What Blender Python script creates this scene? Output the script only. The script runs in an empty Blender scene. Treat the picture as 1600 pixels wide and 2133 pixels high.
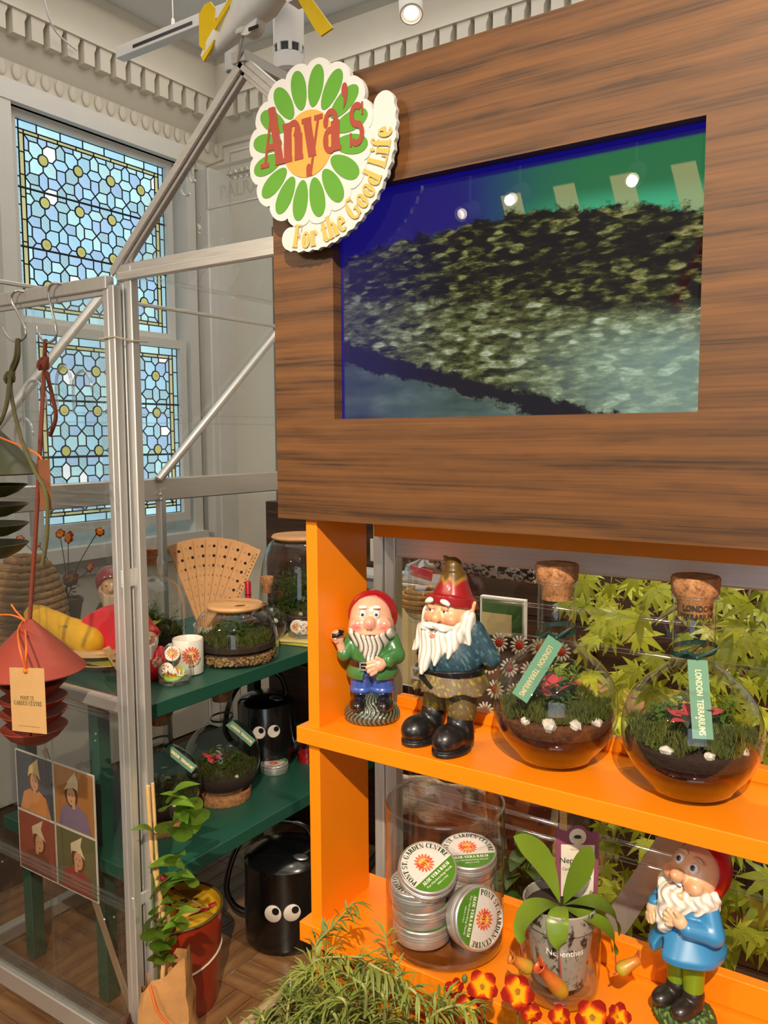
import bpy, bmesh, math, random
import numpy as np
from mathutils import Vector, Matrix, Euler
random.seed(7); rng = np.random.default_rng(7)
sc = bpy.context.scene
col = sc.collection
PI = math.pi; R = math.radians
V = Vector
# ------------------------------------------------------------------ camera
EYE = V((0, 0, 1.55)); FPX = 1713.3
_y, _p, _r = R(33.8415), R(5.2707), R(-0.3083)
FWD = V((-math.sin(_y)*math.cos(_p), math.cos(_y)*math.cos(_p), -math.sin(_p)))
_rt = V((math.cos(_y), math.sin(_y), 0)); _up = _rt.cross(FWD)
RT = math.cos(_r)*_rt + math.sin(_r)*_up; UP = -math.sin(_r)*_rt + math.cos(_r)*_up
cam = bpy.data.cameras.new('camera'); camo = bpy.data.objects.new('camera', cam); col.objects.link(camo)
cam.sensor_fit = 'HORIZONTAL'; cam.sensor_width = 36; cam.lens = 36*FPX/1600; cam.clip_start = 0.02
camo.matrix_world = Matrix.Translation(EYE) @ Matrix((RT, UP, -FWD)).transposed().to_4x4()
sc.camera = camo
# ------------------------------------------------------------------ world, lights, exposure
sc.view_settings.view_transform = 'Standard'; sc.view_settings.look = 'None'
sc.view_settings.gamma = 1; sc.view_settings.use_curve_mapping = False
sc.view_settings.exposure = -0.3
sc.cycles.max_bounces = 14; sc.cycles.transparent_max_bounces = 40; sc.cycles.glossy_bounces = 6
sc.cycles.transmission_bounces = 8; sc.cycles.diffuse_bounces = 4
sc.cycles.sample_clamp_indirect = 4; sc.cycles.caustics_reflective = False; sc.cycles.caustics_refractive = False
sc.cycles.use_denoising = True
w = bpy.data.worlds.new('world'); sc.world = w; w.use_nodes = True
w.node_tree.nodes['Background'].inputs[0].default_value = (0.72, 0.86, 1.0, 1)
w.node_tree.nodes['Background'].inputs[1].default_value = 1.0
def lamp_spot(loc, target, power, color, angle=60, blend=0.5, size=0.03):
    l = bpy.data.lights.new('spot_light', 'SPOT'); l.energy = power; l.color = color
    l.spot_size = R(angle); l.spot_blend = blend; l.shadow_soft_size = size
    o = bpy.data.objects.new('spot_light', l); col.objects.link(o); o.location = loc
    o.rotation_euler = (V(target)-V(loc)).to_track_quat('-Z', 'Y').to_euler()
    return o
def lamp_area(loc, target, power, color, sx, sy):
    l = bpy.data.lights.new('window_and_fill_light', 'AREA'); l.energy = power; l.color = color
    l.shape = 'RECTANGLE'; l.size = sx; l.size_y = sy
    o = bpy.data.objects.new('window_and_fill_light', l); col.objects.link(o); o.location = loc
    o.rotation_euler = (V(target)-V(loc)).to_track_quat('-Z', 'Y').to_euler()
    return o
WARM = (1.0, 0.84, 0.64)
SPOTS = [  # ceiling spot lamps of the shop: lamp position, target, watts, cone
    ((0.62, -1.10, 3.12), (-0.45, 1.05, 1.02), 720, 50),
    ((-1.23, -1.87, 2.72), (-0.75, 1.0, 1.15), 110, 46),
    ((-1.83, -1.83, 2.72), (-1.65, 1.4, 1.15), 150, 50),
    ((-2.17, -1.93, 2.72), (-1.95, 1.6, 1.3), 60, 50),
    ((-1.35, 2.1, 2.97), (-1.75, 1.65, 0.9), 24, 80),
    ((0.25, 1.62, 3.05), (-0.18, 1.52, 1.0), 230, 62),
]
for _l, _t, _w, _a in SPOTS:
    lamp_spot(_l, _t, _w, WARM, _a, 0.6, 0.025)
lamp_area((1.6, -2.95, 1.75), (0.2, 1.0, 1.6), 45, (0.84, 0.92, 1.0), 2.6, 2.2)
lamp_area((-1.5, 2.0, 3.36), (-1.5, 2.0, 0), 34, (1.0, 0.93, 0.84), 3.0, 2.4)  # added ambient fill under the ceiling by the greenhouse, no fitting there
lamp_area((-0.3, -0.9, 3.36), (-0.3, -0.9, 0), 15, (1.0, 0.92, 0.82), 4.0, 3.6)  # second added ceiling fill, above the viewer's side, without a fitting
# ------------------------------------------------------------------ pixel -> place helpers
def ray(px, py): return FWD + (px-800)/FPX*RT - (py-1066.5)/FPX*UP
def atY(px, py, v): d = ray(px, py); return EYE + d*((v-EYE.y)/d.y)
def atX(px, py, v): d = ray(px, py); return EYE + d*((v-EYE.x)/d.x)
def atZ(px, py, v): d = ray(px, py); return EYE + d*((v-EYE.z)/d.z)
# ------------------------------------------------------------------ materials
MATS = {}
class NT:
    def __init__(s, name):
        s.m = bpy.data.materials.new(name); s.m.use_nodes = True; s.t = s.m.node_tree; s.t.nodes.clear()
        s.out = s.t.nodes.new('ShaderNodeOutputMaterial')
    def n(s, typ, **kw):
        nd = s.t.nodes.new('ShaderNode'+typ)
        for k, v in kw.items():
            if k.startswith('_'): setattr(nd, k[1:], v)
            else:
                key = k.replace('__', ' ')
                key = int(key[1:]) if key[0] == 'i' and key[1:].isdigit() else key
                inp = nd.inputs[key]
                if hasattr(v, 'is_output') or isinstance(v, bpy.types.NodeSocket): s.t.links.new(v, inp)
                else:
                    if isinstance(v, (tuple, list)) and len(v) == 3 and inp.type == 'RGBA': v = (*v, 1)
                    inp.default_value = v
        return nd
    def ramp(s, fac, stops, interp='LINEAR'):
        nd = s.t.nodes.new('ShaderNodeValToRGB'); s.t.links.new(fac, nd.inputs[0]); cr = nd.color_ramp; cr.interpolation = interp
        while len(cr.elements) > 1: cr.elements.remove(cr.elements[-1])
        for i, (p, c) in enumerate(stops):
            e = cr.elements[0] if i == 0 else cr.elements.new(p)
            e.position = p; e.color = (*c, 1) if len(c) == 3 else c
        return nd.outputs[0]
    def math(s, op, a, b=0.0, c=None, clamp=False):
        nd = s.t.nodes.new('ShaderNodeMath'); nd.operation = op; nd.use_clamp = clamp
        for i, v in enumerate((a, b) if c is None else (a, b, c)):
            if isinstance(v, (int, float)): nd.inputs[i].default_value = v
            else: s.t.links.new(v, nd.inputs[i])
        return nd.outputs[0]
    def mix(s, fac, a, b):
        nd = s.t.nodes.new('ShaderNodeMix'); nd.data_type = 'RGBA'
        for i, v in ((0, fac), (6, a), (7, b)):
            if isinstance(v, (int, float)): nd.inputs[i].default_value = v
            elif isinstance(v, tuple): nd.inputs[i].default_value = (*v, 1)
            else: s.t.links.new(v, nd.inputs[i])
        return nd.outputs[2]
    def coord(s, scale=(1, 1, 1), kind='Object', loc=(0, 0, 0), rot=(0, 0, 0)):
        tc = s.n('TexCoord'); mp = s.n('Mapping'); s.t.links.new(tc.outputs[kind], mp.inputs[0])
        mp.inputs['Scale'].default_value = scale; mp.inputs['Location'].default_value = loc; mp.inputs['Rotation'].default_value = rot
        return mp.outputs[0]
    def noise(s, vec, scale=5, detail=3, rough=0.5, dist=0.0):
        nd = s.n('TexNoise', Scale=scale, Detail=detail, Roughness=rough, Distortion=dist)
        s.t.links.new(vec, nd.inputs['Vector']); return nd.outputs['Fac']
    def bsdf(s, **kw): return s.n('BsdfPrincipled', **kw)
    def done(s, sh):
        s.t.links.new(sh.outputs[0] if hasattr(sh, 'outputs') else sh, s.out.inputs[0]); return s.m
    def bump(s, h, strength=0.2, dist=0.01):
        nd = s.n('Bump', Strength=strength, Distance=dist); s.t.links.new(h, nd.inputs['Height']); return nd.outputs[0]
def srgb(r, g, b):
    f = lambda c: (c/255/12.92 if c/255 <= 0.04045 else ((c/255+0.055)/1.055)**2.4)
    return (f(r), f(g), f(b))
def plain(name, rgb, rough=0.5, metal=0.0, var=0.0, scale=30, bump=0.0, coat=0.0, spec=0.5, sub=0.0):
    """a paint, clay, cloth or plastic colour with a little procedural unevenness"""
    if name in MATS: return MATS[name]
    t = NT(name); c = srgb(*rgb); kw = {}
    vec = t.coord(); nz = t.noise(vec, scale, 4, 0.6)
    v = var or 0.06
    dark = tuple(x*(1-v) for x in c); lite = tuple(min(1, x*(1+v)) for x in c)
    cc = t.ramp(nz, [(0.25, dark), (0.75, lite)])
    b = t.bsdf(Base__Color=cc, Roughness=rough, Metallic=metal)
    b.inputs['Specular IOR Level'].default_value = spec
    b.inputs['Coat Weight'].default_value = coat; b.inputs['Coat Roughness'].default_value = 0.08
    if sub:
        b.inputs['Subsurface Weight'].default_value = sub; b.inputs['Subsurface Radius'].default_value = (0.01, 0.006, 0.004)
    if bump: t.t.links.new(t.bump(nz, bump, 0.004), b.inputs['Normal'])
    MATS[name] = t.done(b); return MATS[name]
def vcol(name, rough=0.4, coat=0.0, bump=0.0, bscale=60):
    """colours painted on the piece itself, kept in its colour attribute"""
    if name in MATS: return MATS[name]
    t = NT(name); a = t.n('VertexColor', _layer_name='Col')
    nz = t.noise(t.coord(), bscale, 3)
    cc = t.mix(t.math('MULTIPLY', nz, 0.14), a.outputs[0], (0.05, 0.03, 0.02))
    b = t.bsdf(Base__Color=cc, Roughness=rough); b.inputs['Coat Weight'].default_value = coat; b.inputs['Coat Roughness'].default_value = 0.06
    if bump: t.t.links.new(t.bump(nz, bump, 0.003), b.inputs['Normal'])
    MATS[name] = t.done(b); return MATS[name]
def glass(name, tint=(1, 1, 1), base=0.04, edge=0.85, power=4.0, rough=0.02, edge_tint=None, wave=0.0):
    """thin clear wall: transparent face-on, mirror-like and darker at grazing angles"""
    if name in MATS: return MATS[name]
    t = NT(name); lw = t.n('LayerWeight', Blend=0.5); f = lw.outputs['Facing']
    fac = t.math('ADD', t.math('MULTIPLY', t.math('POWER', f, power), edge), base, clamp=True)
    tr = t.n('BsdfTransparent'); cc = t.mix(t.math('POWER', f, 2.5), tint, edge_tint or tuple(x*0.8 for x in tint)); t.t.links.new(cc, tr.inputs[0])
    gl = t.n('BsdfGlossy', Roughness=rough); gl.inputs[0].default_value = (1, 1, 1, 1)
    if wave:
        bm_ = t.bump(t.noise(t.coord((1, 1, 1)), 9, 2, 0.5), wave, 0.02); t.t.links.new(bm_, gl.inputs['Normal'])
    mx = t.n('MixShader'); t.t.links.new(fac, mx.inputs[0]); t.t.links.new(tr.outputs[0], mx.inputs[1]); t.t.links.new(gl.outputs[0], mx.inputs[2])
    MATS[name] = t.done(mx); return MATS[name]
def emit(name, rgb, strength):
    if name in MATS: return MATS[name]
    t = NT(name); e = t.n('Emission', Color=srgb(*rgb), Strength=strength)
    MATS[name] = t.done(e); return MATS[name]
def leafmat(name, c1, c2, rough=0.45, trans=0.35, scale=12):
    if name in MATS: return MATS[name]
    t = NT(name); oi = t.n('ObjectInfo'); nz = t.noise(t.coord(), scale, 3)
    f = t.math('ADD', t.math('MULTIPLY', nz, 0.6), t.math('MULTIPLY', oi.outputs['Random'], 0.5), clamp=True)
    cc = t.mix(f, srgb(*c1), srgb(*c2))
    b = t.bsdf(Base__Color=cc, Roughness=rough)
    tr = t.n('BsdfTranslucent'); t.t.links.new(cc, tr.inputs[0])
    mx = t.n('MixShader', Fac=trans); t.t.links.new(b.outputs[0], mx.inputs[1]); t.t.links.new(tr.outputs[0], mx.inputs[2])
    MATS[name] = t.done(mx); return MATS[name]
def woodmat(name, c_light, c_mid, c_dark, axis='X', fine=26, rough=0.45, coat=0.0, scale=1.0, bump=0.05, figure=0.0, axis_b='Z'):
    if name in MATS: return MATS[name]
    t = NT(name)
    sc_ = {'X': (0.9, 8, fine), 'Y': (8, 0.9, fine), 'Z': (fine, 8, 0.9)}[axis]
    vec = t.coord(tuple(x*scale for x in sc_))
    wob = t.n('VectorMath', _operation='ADD'); t.t.links.new(vec, wob.inputs[0])
    nlow = t.n('TexNoise', Scale=0.55, Detail=2.0); t.t.links.new(t.coord((1.6*scale,)*3), nlow.inputs['Vector'])
    sv = t.n('VectorMath', _operation='SCALE', Scale=2.2); t.t.links.new(nlow.outputs['Color'], sv.inputs[0]); t.t.links.new(sv.outputs[0], wob.inputs[1])
    n1 = t.noise(wob.outputs[0], 1.0, 6, 0.62, 0.35); n2 = t.noise(wob.outputs[0], 5.5, 4, 0.6)
    if figure:   # flowing growth rings with hair-fine pores
        wv = t.n('TexWave', _bands_direction=axis_b, Scale=figure, Distortion=6.5, Detail=4.0)
        wv.inputs['Detail Scale'].default_value = 1.3; wv.inputs['Detail Roughness'].default_value = 0.6
        t.t.links.new(t.coord((0.30, 0.3, 1.0)), wv.inputs['Vector'])
        n3 = t.noise(t.coord((3.0, 3.0, 230.0)), 1.0, 4, 0.7)
        f = t.math('ADD', t.math('ADD', t.math('MULTIPLY', wv.outputs['Fac'], 0.11), t.math('MULTIPLY', n1, 0.33)), t.math('ADD', t.math('MULTIPLY', n2, 0.20), t.math('MULTIPLY', n3, 0.38)))
    else:
        f = t.math('ADD', t.math('MULTIPLY', n1, 0.75), t.math('MULTIPLY', n2, 0.25))
    cc = t.ramp(f, [(0.36, srgb(*c_dark)), (0.47, srgb(*c_mid)), (0.62, srgb(*c_light))])
    b = t.bsdf(Base__Color=cc, Roughness=rough); b.inputs['Coat Weight'].default_value = coat
    t.t.links.new(t.bump(f, bump, 0.003), b.inputs['Normal'])
    MATS[name] = t.done(b); return MATS[name]
def brushed(name, rgb=(205, 202, 198), rough=0.40, axis=(1, 1, 60)):
    if name in MATS: return MATS[name]
    t = NT(name); nz = t.noise(t.coord(axis), 12, 3)
    c = srgb(*rgb); cc = t.ramp(nz, [(0.3, tuple(x*0.86 for x in c)), (0.7, c)])
    rr = t.math('MULTIPLY_ADD', nz, 0.18, rough-0.09)
    b = t.bsdf(Base__Color=cc, Roughness=rr, Metallic=0.72)
    MATS[name] = t.done(b); return MATS[name]
# ------------------------------------------------------------------ mesh helpers
class MB:
    def __init__(s): s.v = []; s.f = []; s.c = None
    def add(s, vs, fs):
        b = len(s.v); s.v += [V(x) for x in vs]; s.f += [tuple(i+b for i in f) for f in fs]; return s
    def box(s, c, d, rot=None, bev=0.0):
        x, y, z = d[0]/2, d[1]/2, d[2]/2
        if bev > 0:
            bm = bmesh.new(); bmesh.ops.create_cube(bm, size=1, matrix=Matrix.Diagonal((d[0], d[1], d[2], 1)))
            bmesh.ops.bevel(bm, geom=bm.edges[:], offset=bev, segments=1, affect='EDGES', profile=0.5)
            vs = [v.co.copy() for v in bm.verts]; bm.verts.index_update(); fs = [[v.index for v in f.verts] for f in bm.faces]; bm.free()
        else:
            vs = [V((i*x, j*y, k*z)) for i in (-1, 1) for j in (-1, 1) for k in (-1, 1)]
            fs = [(0, 1, 3, 2), (4, 6, 7, 5), (0, 4, 5, 1), (2, 3, 7, 6), (0, 2, 6, 4), (1, 5, 7, 3)]
        m = rot.to_matrix() if hasattr(rot, 'to_matrix') else rot
        return s.add([(m @ v if m else v)+V(c) for v in vs], fs)
    def bb(s, a, b, bev=0.0): 
        a, b = V(a), V(b); return s.box((a+b)/2, [abs(x) for x in (b-a)], None, bev)
    def beam(s, a, b, w, h, up=(0, 0, 1), bev=0.0):
        a, b = V(a), V(b); d = (b-a); L = d.length; d.normalize(); u = V(up)
        x = d.cross(u).normalized(); u = x.cross(d).normalized()
        return s.box((a+b)/2, (L, w, h), Matrix((d, -x, u)).transposed(), bev)
    def tube(s, pts, r, seg=8, cap=True, closed=False):
        pts = [V(p) for p in pts]; n = len(pts); rs = [r]*n if isinstance(r, (int, float)) else list(r)
        t0 = None; rings = []; nrm = None
        for i, p in enumerate(pts):
            if closed: d = pts[(i+1) % n]-pts[i-1]
            else: d = pts[min(i+1, n-1)]-pts[max(i-1, 0)]
            d.normalize()
            if nrm is None:
                nrm = d.orthogonal().normalized()
            else:
                nrm = (nrm - d*nrm.dot(d))
                nrm = nrm.normalized() if nrm.length > 1e-6 else d.orthogonal().normalized()
            bi = d.cross(nrm)
            rings.append([p + (nrm*math.cos(a)+bi*math.sin(a))*rs[i] for a in (2*PI*k/seg for k in range(seg))])
        vs = [v for rg in rings for v in rg]; fs = []
        m = n if closed else n-1
        for i in range(m):
            j = (i+1) % n
            for k in range(seg):
                fs.append((i*seg+k, i*seg+(k+1) % seg, j*seg+(k+1) % seg, j*seg+k))
        if cap and not closed: fs += [tuple(range(seg-1, -1, -1)), tuple((n-1)*seg+k for k in range(seg))]
        return s.add(vs, fs)
    def lathe(s, prof, seg=32, c=(0, 0, 0), m=None):
        c = V(c); n = len(prof); vs = []; fs = []; idx = []
        for r, z in prof:
            if r < 1e-6: idx.append([len(vs)]*seg); vs.append(V((0, 0, z)))
            else:
                idx.append(list(range(len(vs), len(vs)+seg)))
                vs += [V((r*math.cos(2*PI*k/seg), r*math.sin(2*PI*k/seg), z)) for k in range(seg)]
        for i in range(n-1):
            for k in range(seg):
                q = [idx[i][k], idx[i][(k+1) % seg], idx[i+1][(k+1) % seg], idx[i+1][k]]
                q2 = []
                for a in q:
                    if a not in q2: q2.append(a)
                if len(q2) > 2: fs.append(tuple(q2))
        return s.add([(m @ v if m else v)+c for v in vs], fs)
    def ell(s, c, r, seg=16, rings=10, rot=None):
        r = (r, r, r) if isinstance(r, (int, float)) else r
        m = rot.to_matrix() if hasattr(rot, 'to_matrix') else (rot or Matrix.Identity(3))
        m = m @ Matrix.Diagonal(r)
        return s.lathe([(math.sin(PI*i/rings), -math.cos(PI*i/rings)) for i in range(rings+1)], seg, c, m)
    def prism(s, poly, d0, d1, o=(0, 0, 0), x=(1, 0, 0), y=(0, 0, 1), n=None):
        """polygon (2D) placed at o along x,y and pulled from d0 to d1 along n; n-gon caps"""
        o, x, y = V(o), V(x), V(y); n = V(n) if n else x.cross(y).normalized()
        k = len(poly); vs = [o+x*p[0]+y*p[1]+n*d0 for p in poly]+[o+x*p[0]+y*p[1]+n*d1 for p in poly]
        fs = [tuple(range(k-1, -1, -1)), tuple(range(k, 2*k))]+[(i, (i+1) % k, k+(i+1) % k, k+i) for i in range(k)]
        return s.add(vs, fs)
    def xf(s, m): s.v = [m @ v for v in s.v]; return s
    def mesh(s, name, mat, smooth=40):
        me = bpy.data.meshes.new(name); me.from_pydata([tuple(v) for v in s.v], [], s.f); me.validate()
        if mat: me.materials.append(mat)
        if smooth:
            me.polygons.foreach_set('use_smooth', [True]*len(me.polygons))
            if smooth < 180: me.set_sharp_from_angle(angle=R(smooth))
        if s.c is not None and len(s.c) == len(me.vertices):
            a = me.color_attributes.new('Col', 'FLOAT_COLOR', 'POINT')
            a.data.foreach_set('color', np.concatenate([np.asarray(s.c, np.float32), np.ones((len(s.c), 1), np.float32)], 1).ravel())
        me.update(); return me
    def build(s, name, mat, parent=None, smooth=40, loc=None, rot=None, kind=None):
        return put(name, s.mesh(name, mat, smooth), parent, loc, rot, kind)
def put(name, me, parent=None, loc=None, rot=None, kind=None):
    o = bpy.data.objects.new(name, me); col.objects.link(o); o.parent = parent
    if loc is not None: o.location = loc
    if rot is not None: o.rotation_euler = rot
    if kind: o['kind'] = kind
    return o
def tag(o, label, cat, group=None):
    o['label'] = label; o['category'] = cat
    if group: o['group'] = group
    return o
def thing(name, label, cat, loc=(0, 0, 0), rz=0, group=None, rot=None):
    o = bpy.data.objects.new(name, None); col.objects.link(o); o.empty_display_size = 0.05
    o.location = loc; o.rotation_euler = rot or (0, 0, rz); return tag(o, label, cat, group)
def struct(o, label, cat):
    o['kind'] = 'structure'; return tag(o, label, cat)
def copy_tree(o, parent=None):
    c = o.copy(); col.objects.link(c); c.parent = parent
    for ch in o.children: copy_tree(ch, c)
    return c
def bez(p0, p1, p2, p3, n=12):
    out = []
    for i in range(n+1):
        t = i/n; out.append(V(p0)*(1-t)**3+V(p1)*3*t*(1-t)**2+V(p2)*3*t*t*(1-t)+V(p3)*t**3)
    return out
def spline(pts, n=8):
    pts = [V(p) for p in pts]; out = []
    for i in range(len(pts)-1):
        p0 = pts[max(i-1, 0)]; p1 = pts[i]; p2 = pts[i+1]; p3 = pts[min(i+2, len(pts)-1)]
        for k in range(n):
            t = k/n
            out.append(0.5*((2*p1)+(p2-p0)*t+(2*p0-5*p1+4*p2-p3)*t*t+(3*p1-p0-3*p2+p3)*t**3))
    return out+[pts[-1]]
# ------------------------------------------------------------------ lettering
def A_(cx, cy, rx, ry, a0, a1, wv, wh, n=18):
    """modulated arc stroke: wv thick where the stroke runs upright, wh where it runs level"""
    if a1-a0 > 200:
        am = (a0+a1)/2; return A_(cx, cy, rx, ry, a0, am, wv, wh, n)+A_(cx, cy, rx, ry, am, a1, wv, wh, n)
    o, i = [], []
    for k in range(n+1):
        a = R(a0+(a1-a0)*k/n); c, s_ = math.cos(a), math.sin(a); w_ = wh+(wv-wh)*abs(c)**1.3
        o.append((cx+(rx)*c, cy+(ry)*s_)); i.append((cx+(rx-w_)*c, cy+(ry-max(wh, w_*0.55))*s_))
    return [o+i[::-1]]
def L_(x0, y0, x1, y1, w_):
    """slanting or upright stroke whose level width is w_"""
    if abs(y1-y0) < 1e-6: return [[(x0, y0-w_/2), (x1, y0-w_/2), (x1, y0+w_/2), (x0, y0+w_/2)]]
    return [[(x0-w_/2, y0), (x0+w_/2, y0), (x1+w_/2, y1), (x1-w_/2, y1)]]
def S_(x, y, hw, h=0.06): return [[(x-hw, y), (x+hw, y), (x+hw, y+h), (x-hw, y+h)]]
def D_(cx, cy, r, n=14): return [[(cx+r*math.cos(2*PI*k/n), cy+r*math.sin(2*PI*k/n)) for k in range(n)]]
T, H = 0.23, 0.08   # stem and hairline
def _glyph(c):
    s = 0.13
    return {
     'A': (0.72, L_(0.12, 0, 0.37, 0.72, 0.07)+L_(0.60, 0, 0.36, 0.72, T)+L_(0.2, 0.24, 0.55, 0.24, H)+S_(0.12, 0, s)+S_(0.60, 0, 0.15)+[[(0.27,0.66),(0.46,0.66),(0.44,0.73),(0.28,0.73)]]),
     'B': (0.62, L_(0.16, 0, 0.16, 0.72, T)+A_(0.3, 0.54, 0.25, 0.18, -90, 90, T, H)+A_(0.3, 0.2, 0.29, 0.2, -90, 90, T, H)+S_(0.2, 0, 0.18)+S_(0.2, 0.66, 0.18)+L_(0.16, 0.385, 0.34, 0.385, H)),
     'C': (0.64, A_(0.36, 0.36, 0.33, 0.38, 50, 310, T, H)+L_(0.58, 0.5, 0.58, 0.72, 0.06)),
     'D': (0.68, L_(0.16, 0, 0.16, 0.72, T)+A_(0.28, 0.36, 0.37, 0.36, -90, 90, T, H)+S_(0.18, 0, 0.16)+S_(0.18, 0.66, 0.16)),
     'E': (0.58, L_(0.16, 0, 0.16, 0.72, T)+S_(0.27, 0, 0.25)+S_(0.27, 0.66, 0.25)+S_(0.27, 0.34, 0.12)+L_(0.5, 0, 0.5, 0.2, 0.06)+L_(0.5, 0.52, 0.5, 0.72, 0.06)),
     'F': (0.56, L_(0.16, 0, 0.16, 0.72, T)+S_(0.16, 0, 0.15)+S_(0.27, 0.66, 0.26)+S_(0.27, 0.34, 0.12)+L_(0.5, 0.5, 0.5, 0.72, 0.06)+L_(0.39, 0.27, 0.39, 0.47, 0.05)),
     'G': (0.72, A_(0.36, 0.36, 0.33, 0.38, 50, 300, T, H)+L_(0.58, 0.5, 0.58, 0.72, 0.06)+L_(0.56, 0.02, 0.56, 0.3, 0.15)+S_(0.55, 0.28, 0.15)),
     'L': (0.55, L_(0.16, 0, 0.16, 0.72, T)+S_(0.27, 0, 0.25)+S_(0.16, 0.66, 0.15)+L_(0.5, 0, 0.5, 0.24, 0.06)),
     'M': (0.88, L_(0.14, 0, 0.14, 0.72, 0.07)+L_(0.72, 0, 0.72, 0.72, T)+L_(0.2, 0.72, 0.43, 0.02, 0.15)+L_(0.43, 0.02, 0.66, 0.72, 0.06)+S_(0.14, 0, s)+S_(0.72, 0, 0.15)+S_(0.12, 0.66, 0.1)+S_(0.74, 0.66, 0.12)),
     'N': (0.74, L_(0.14, 0, 0.14, 0.72, 0.07)+L_(0.6, 0, 0.6, 0.72, 0.07)+L_(0.17, 0.72, 0.57, 0, 0.17)+S_(0.14, 0, s)+S_(0.12, 0.66, 0.12)+S_(0.6, 0.66, s)),
     'O': (0.72, A_(0.36, 0.36, 0.34, 0.38, 0, 360, T, H, 32)),
     'P': (0.6, L_(0.16, 0, 0.16, 0.72, T)+A_(0.28, 0.52, 0.29, 0.2, -90, 90, T, H)+S_(0.16, 0, 0.15)+S_(0.18, 0.66, 0.17)),
     'R': (0.68, L_(0.16, 0, 0.16, 0.72, T)+A_(0.28, 0.53, 0.28, 0.19, -90, 90, T, H)+L_(0.58, 0, 0.36, 0.38, T)+S_(0.16, 0, 0.14)+S_(0.18, 0.66, 0.17)+S_(0.6, 0, 0.1)),
     'S': (0.56, A_(0.28, 0.54, 0.25, 0.2, 30, 270, 0.14, H)+A_(0.28, 0.19, 0.26, 0.2, -150, 90, 0.14, H)+L_(0.48, 0.5, 0.48, 0.72, 0.06)+L_(0.06, 0, 0.06, 0.22, 0.06)+[[(0.1,0.46),(0.2,0.36),(0.48,0.26),(0.42,0.38)]]),
     'T': (0.64, L_(0.31, 0, 0.31, 0.72, T)+S_(0.31, 0, 0.16)+S_(0.31, 0.66, 0.29)+L_(0.05, 0.48, 0.05, 0.72, 0.06)+L_(0.57, 0.48, 0.57, 0.72, 0.06)),
     'V': (0.7, L_(0.34, 0, 0.13, 0.72, T)+L_(0.36, 0, 0.57, 0.72, 0.07)+S_(0.13, 0.66, 0.15)+S_(0.57, 0.66, s)),
     'a': (0.56, L_(0.38, 0.0, 0.38, 0.36, T)+A_(0.26, 0.34, 0.205, 0.17, 0, 165, 0.14, H)+A_(0.24, 0.14, 0.2, 0.16, 60, 330, 0.15, H)+S_(0.44, 0, 0.1)+D_(0.12, 0.36, 0.07)),
     'd': (0.6, L_(0.42, 0, 0.42, 0.74, T)+A_(0.27, 0.24, 0.24, 0.25, 30, 330, T, H)+S_(0.36, 0.68, 0.12)+S_(0.47, 0, 0.1)),
     'e': (0.54, A_(0.27, 0.24, 0.245, 0.26, 5, 315, T, H)+L_(0.1, 0.255, 0.49, 0.255, H)),
     'f': (0.42, L_(0.18, 0, 0.18, 0.58, T)+A_(0.3, 0.56, 0.205, 0.19, 60, 180, 0.15, H)+S_(0.2, 0.42, 0.17)+S_(0.19, 0, 0.15)+D_(0.38, 0.67, 0.065)),
     'h': (0.62, L_(0.15, 0, 0.15, 0.74, T)+A_(0.32, 0.3, 0.23, 0.2, 0, 140, T, H)+L_(0.465, 0, 0.465, 0.32, T)+S_(0.12, 0.68, 0.12)+S_(0.15, 0, 0.13)+S_(0.47, 0, 0.13)),
     'i': (0.32, L_(0.16, 0, 0.16, 0.48, T)+S_(0.13, 0.42, 0.12)+S_(0.16, 0, 0.14)+D_(0.16, 0.63, 0.09)),
     'n': (0.62, L_(0.15, 0, 0.15, 0.48, T)+A_(0.32, 0.3, 0.23, 0.2, 0, 140, T, H)+L_(0.465, 0, 0.465, 0.32, T)+S_(0.12, 0.42, 0.12)+S_(0.15, 0, 0.13)+S_(0.47, 0, 0.13)),
     'o': (0.56, A_(0.28, 0.24, 0.26, 0.26, 0, 360, T, H, 28)),
     'r': (0.46, L_(0.15, 0, 0.15, 0.48, T)+S_(0.12, 0.42, 0.12)+S_(0.16, 0, 0.15)+A_(0.32, 0.3, 0.2, 0.19, 70, 150, 0.13, H)+D_(0.37, 0.4, 0.08)),
     's': (0.46, A_(0.23, 0.355, 0.19, 0.145, 40, 270, 0.12, H)+A_(0.23, 0.135, 0.2, 0.145, -150, 90, 0.12, H)+[[(0.06,0.32),(0.14,0.24),(0.40,0.17),(0.34,0.27)]]+L_(0.38, 0.34, 0.38, 0.49, 0.05)+L_(0.07, 0, 0.07, 0.16, 0.05)),
     't': (0.42, L_(0.19, 0.1, 0.19, 0.62, T)+A_(0.285, 0.13, 0.18, 0.14, 180, 330, T, H)+S_(0.2, 0.42, 0.18)),
     'y': (0.58, L_(0.28, 0.0, 0.12, 0.48, T)+L_(0.22, -0.2, 0.47, 0.48, 0.07)+S_(0.12, 0.42, 0.14)+S_(0.46, 0.42, 0.12)+D_(0.17, -0.15, 0.075)+L_(0.1, -0.2, 0.26, -0.2, 0.05)),
     "'": (0.24, D_(0.12, 0.68, 0.085)+[[(0.1, 0.62), (0.2, 0.66), (0.17, 0.54), (0.08, 0.46)]]),
     '.': (0.24, D_(0.12, 0.085, 0.085)), ' ': (0.26, []),
    }.get(c, (0.5, []))
def text_polys(txt, size=1.0, track=0.0, sx=1.0):
    x = 0; out = []
    for ch in txt:
        w_, pl = _glyph(ch)
        for p in pl: out.append([((x+px)*size*sx, py*size) for px, py in p])
        x += w_+track
    return out, x*size*sx
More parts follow.
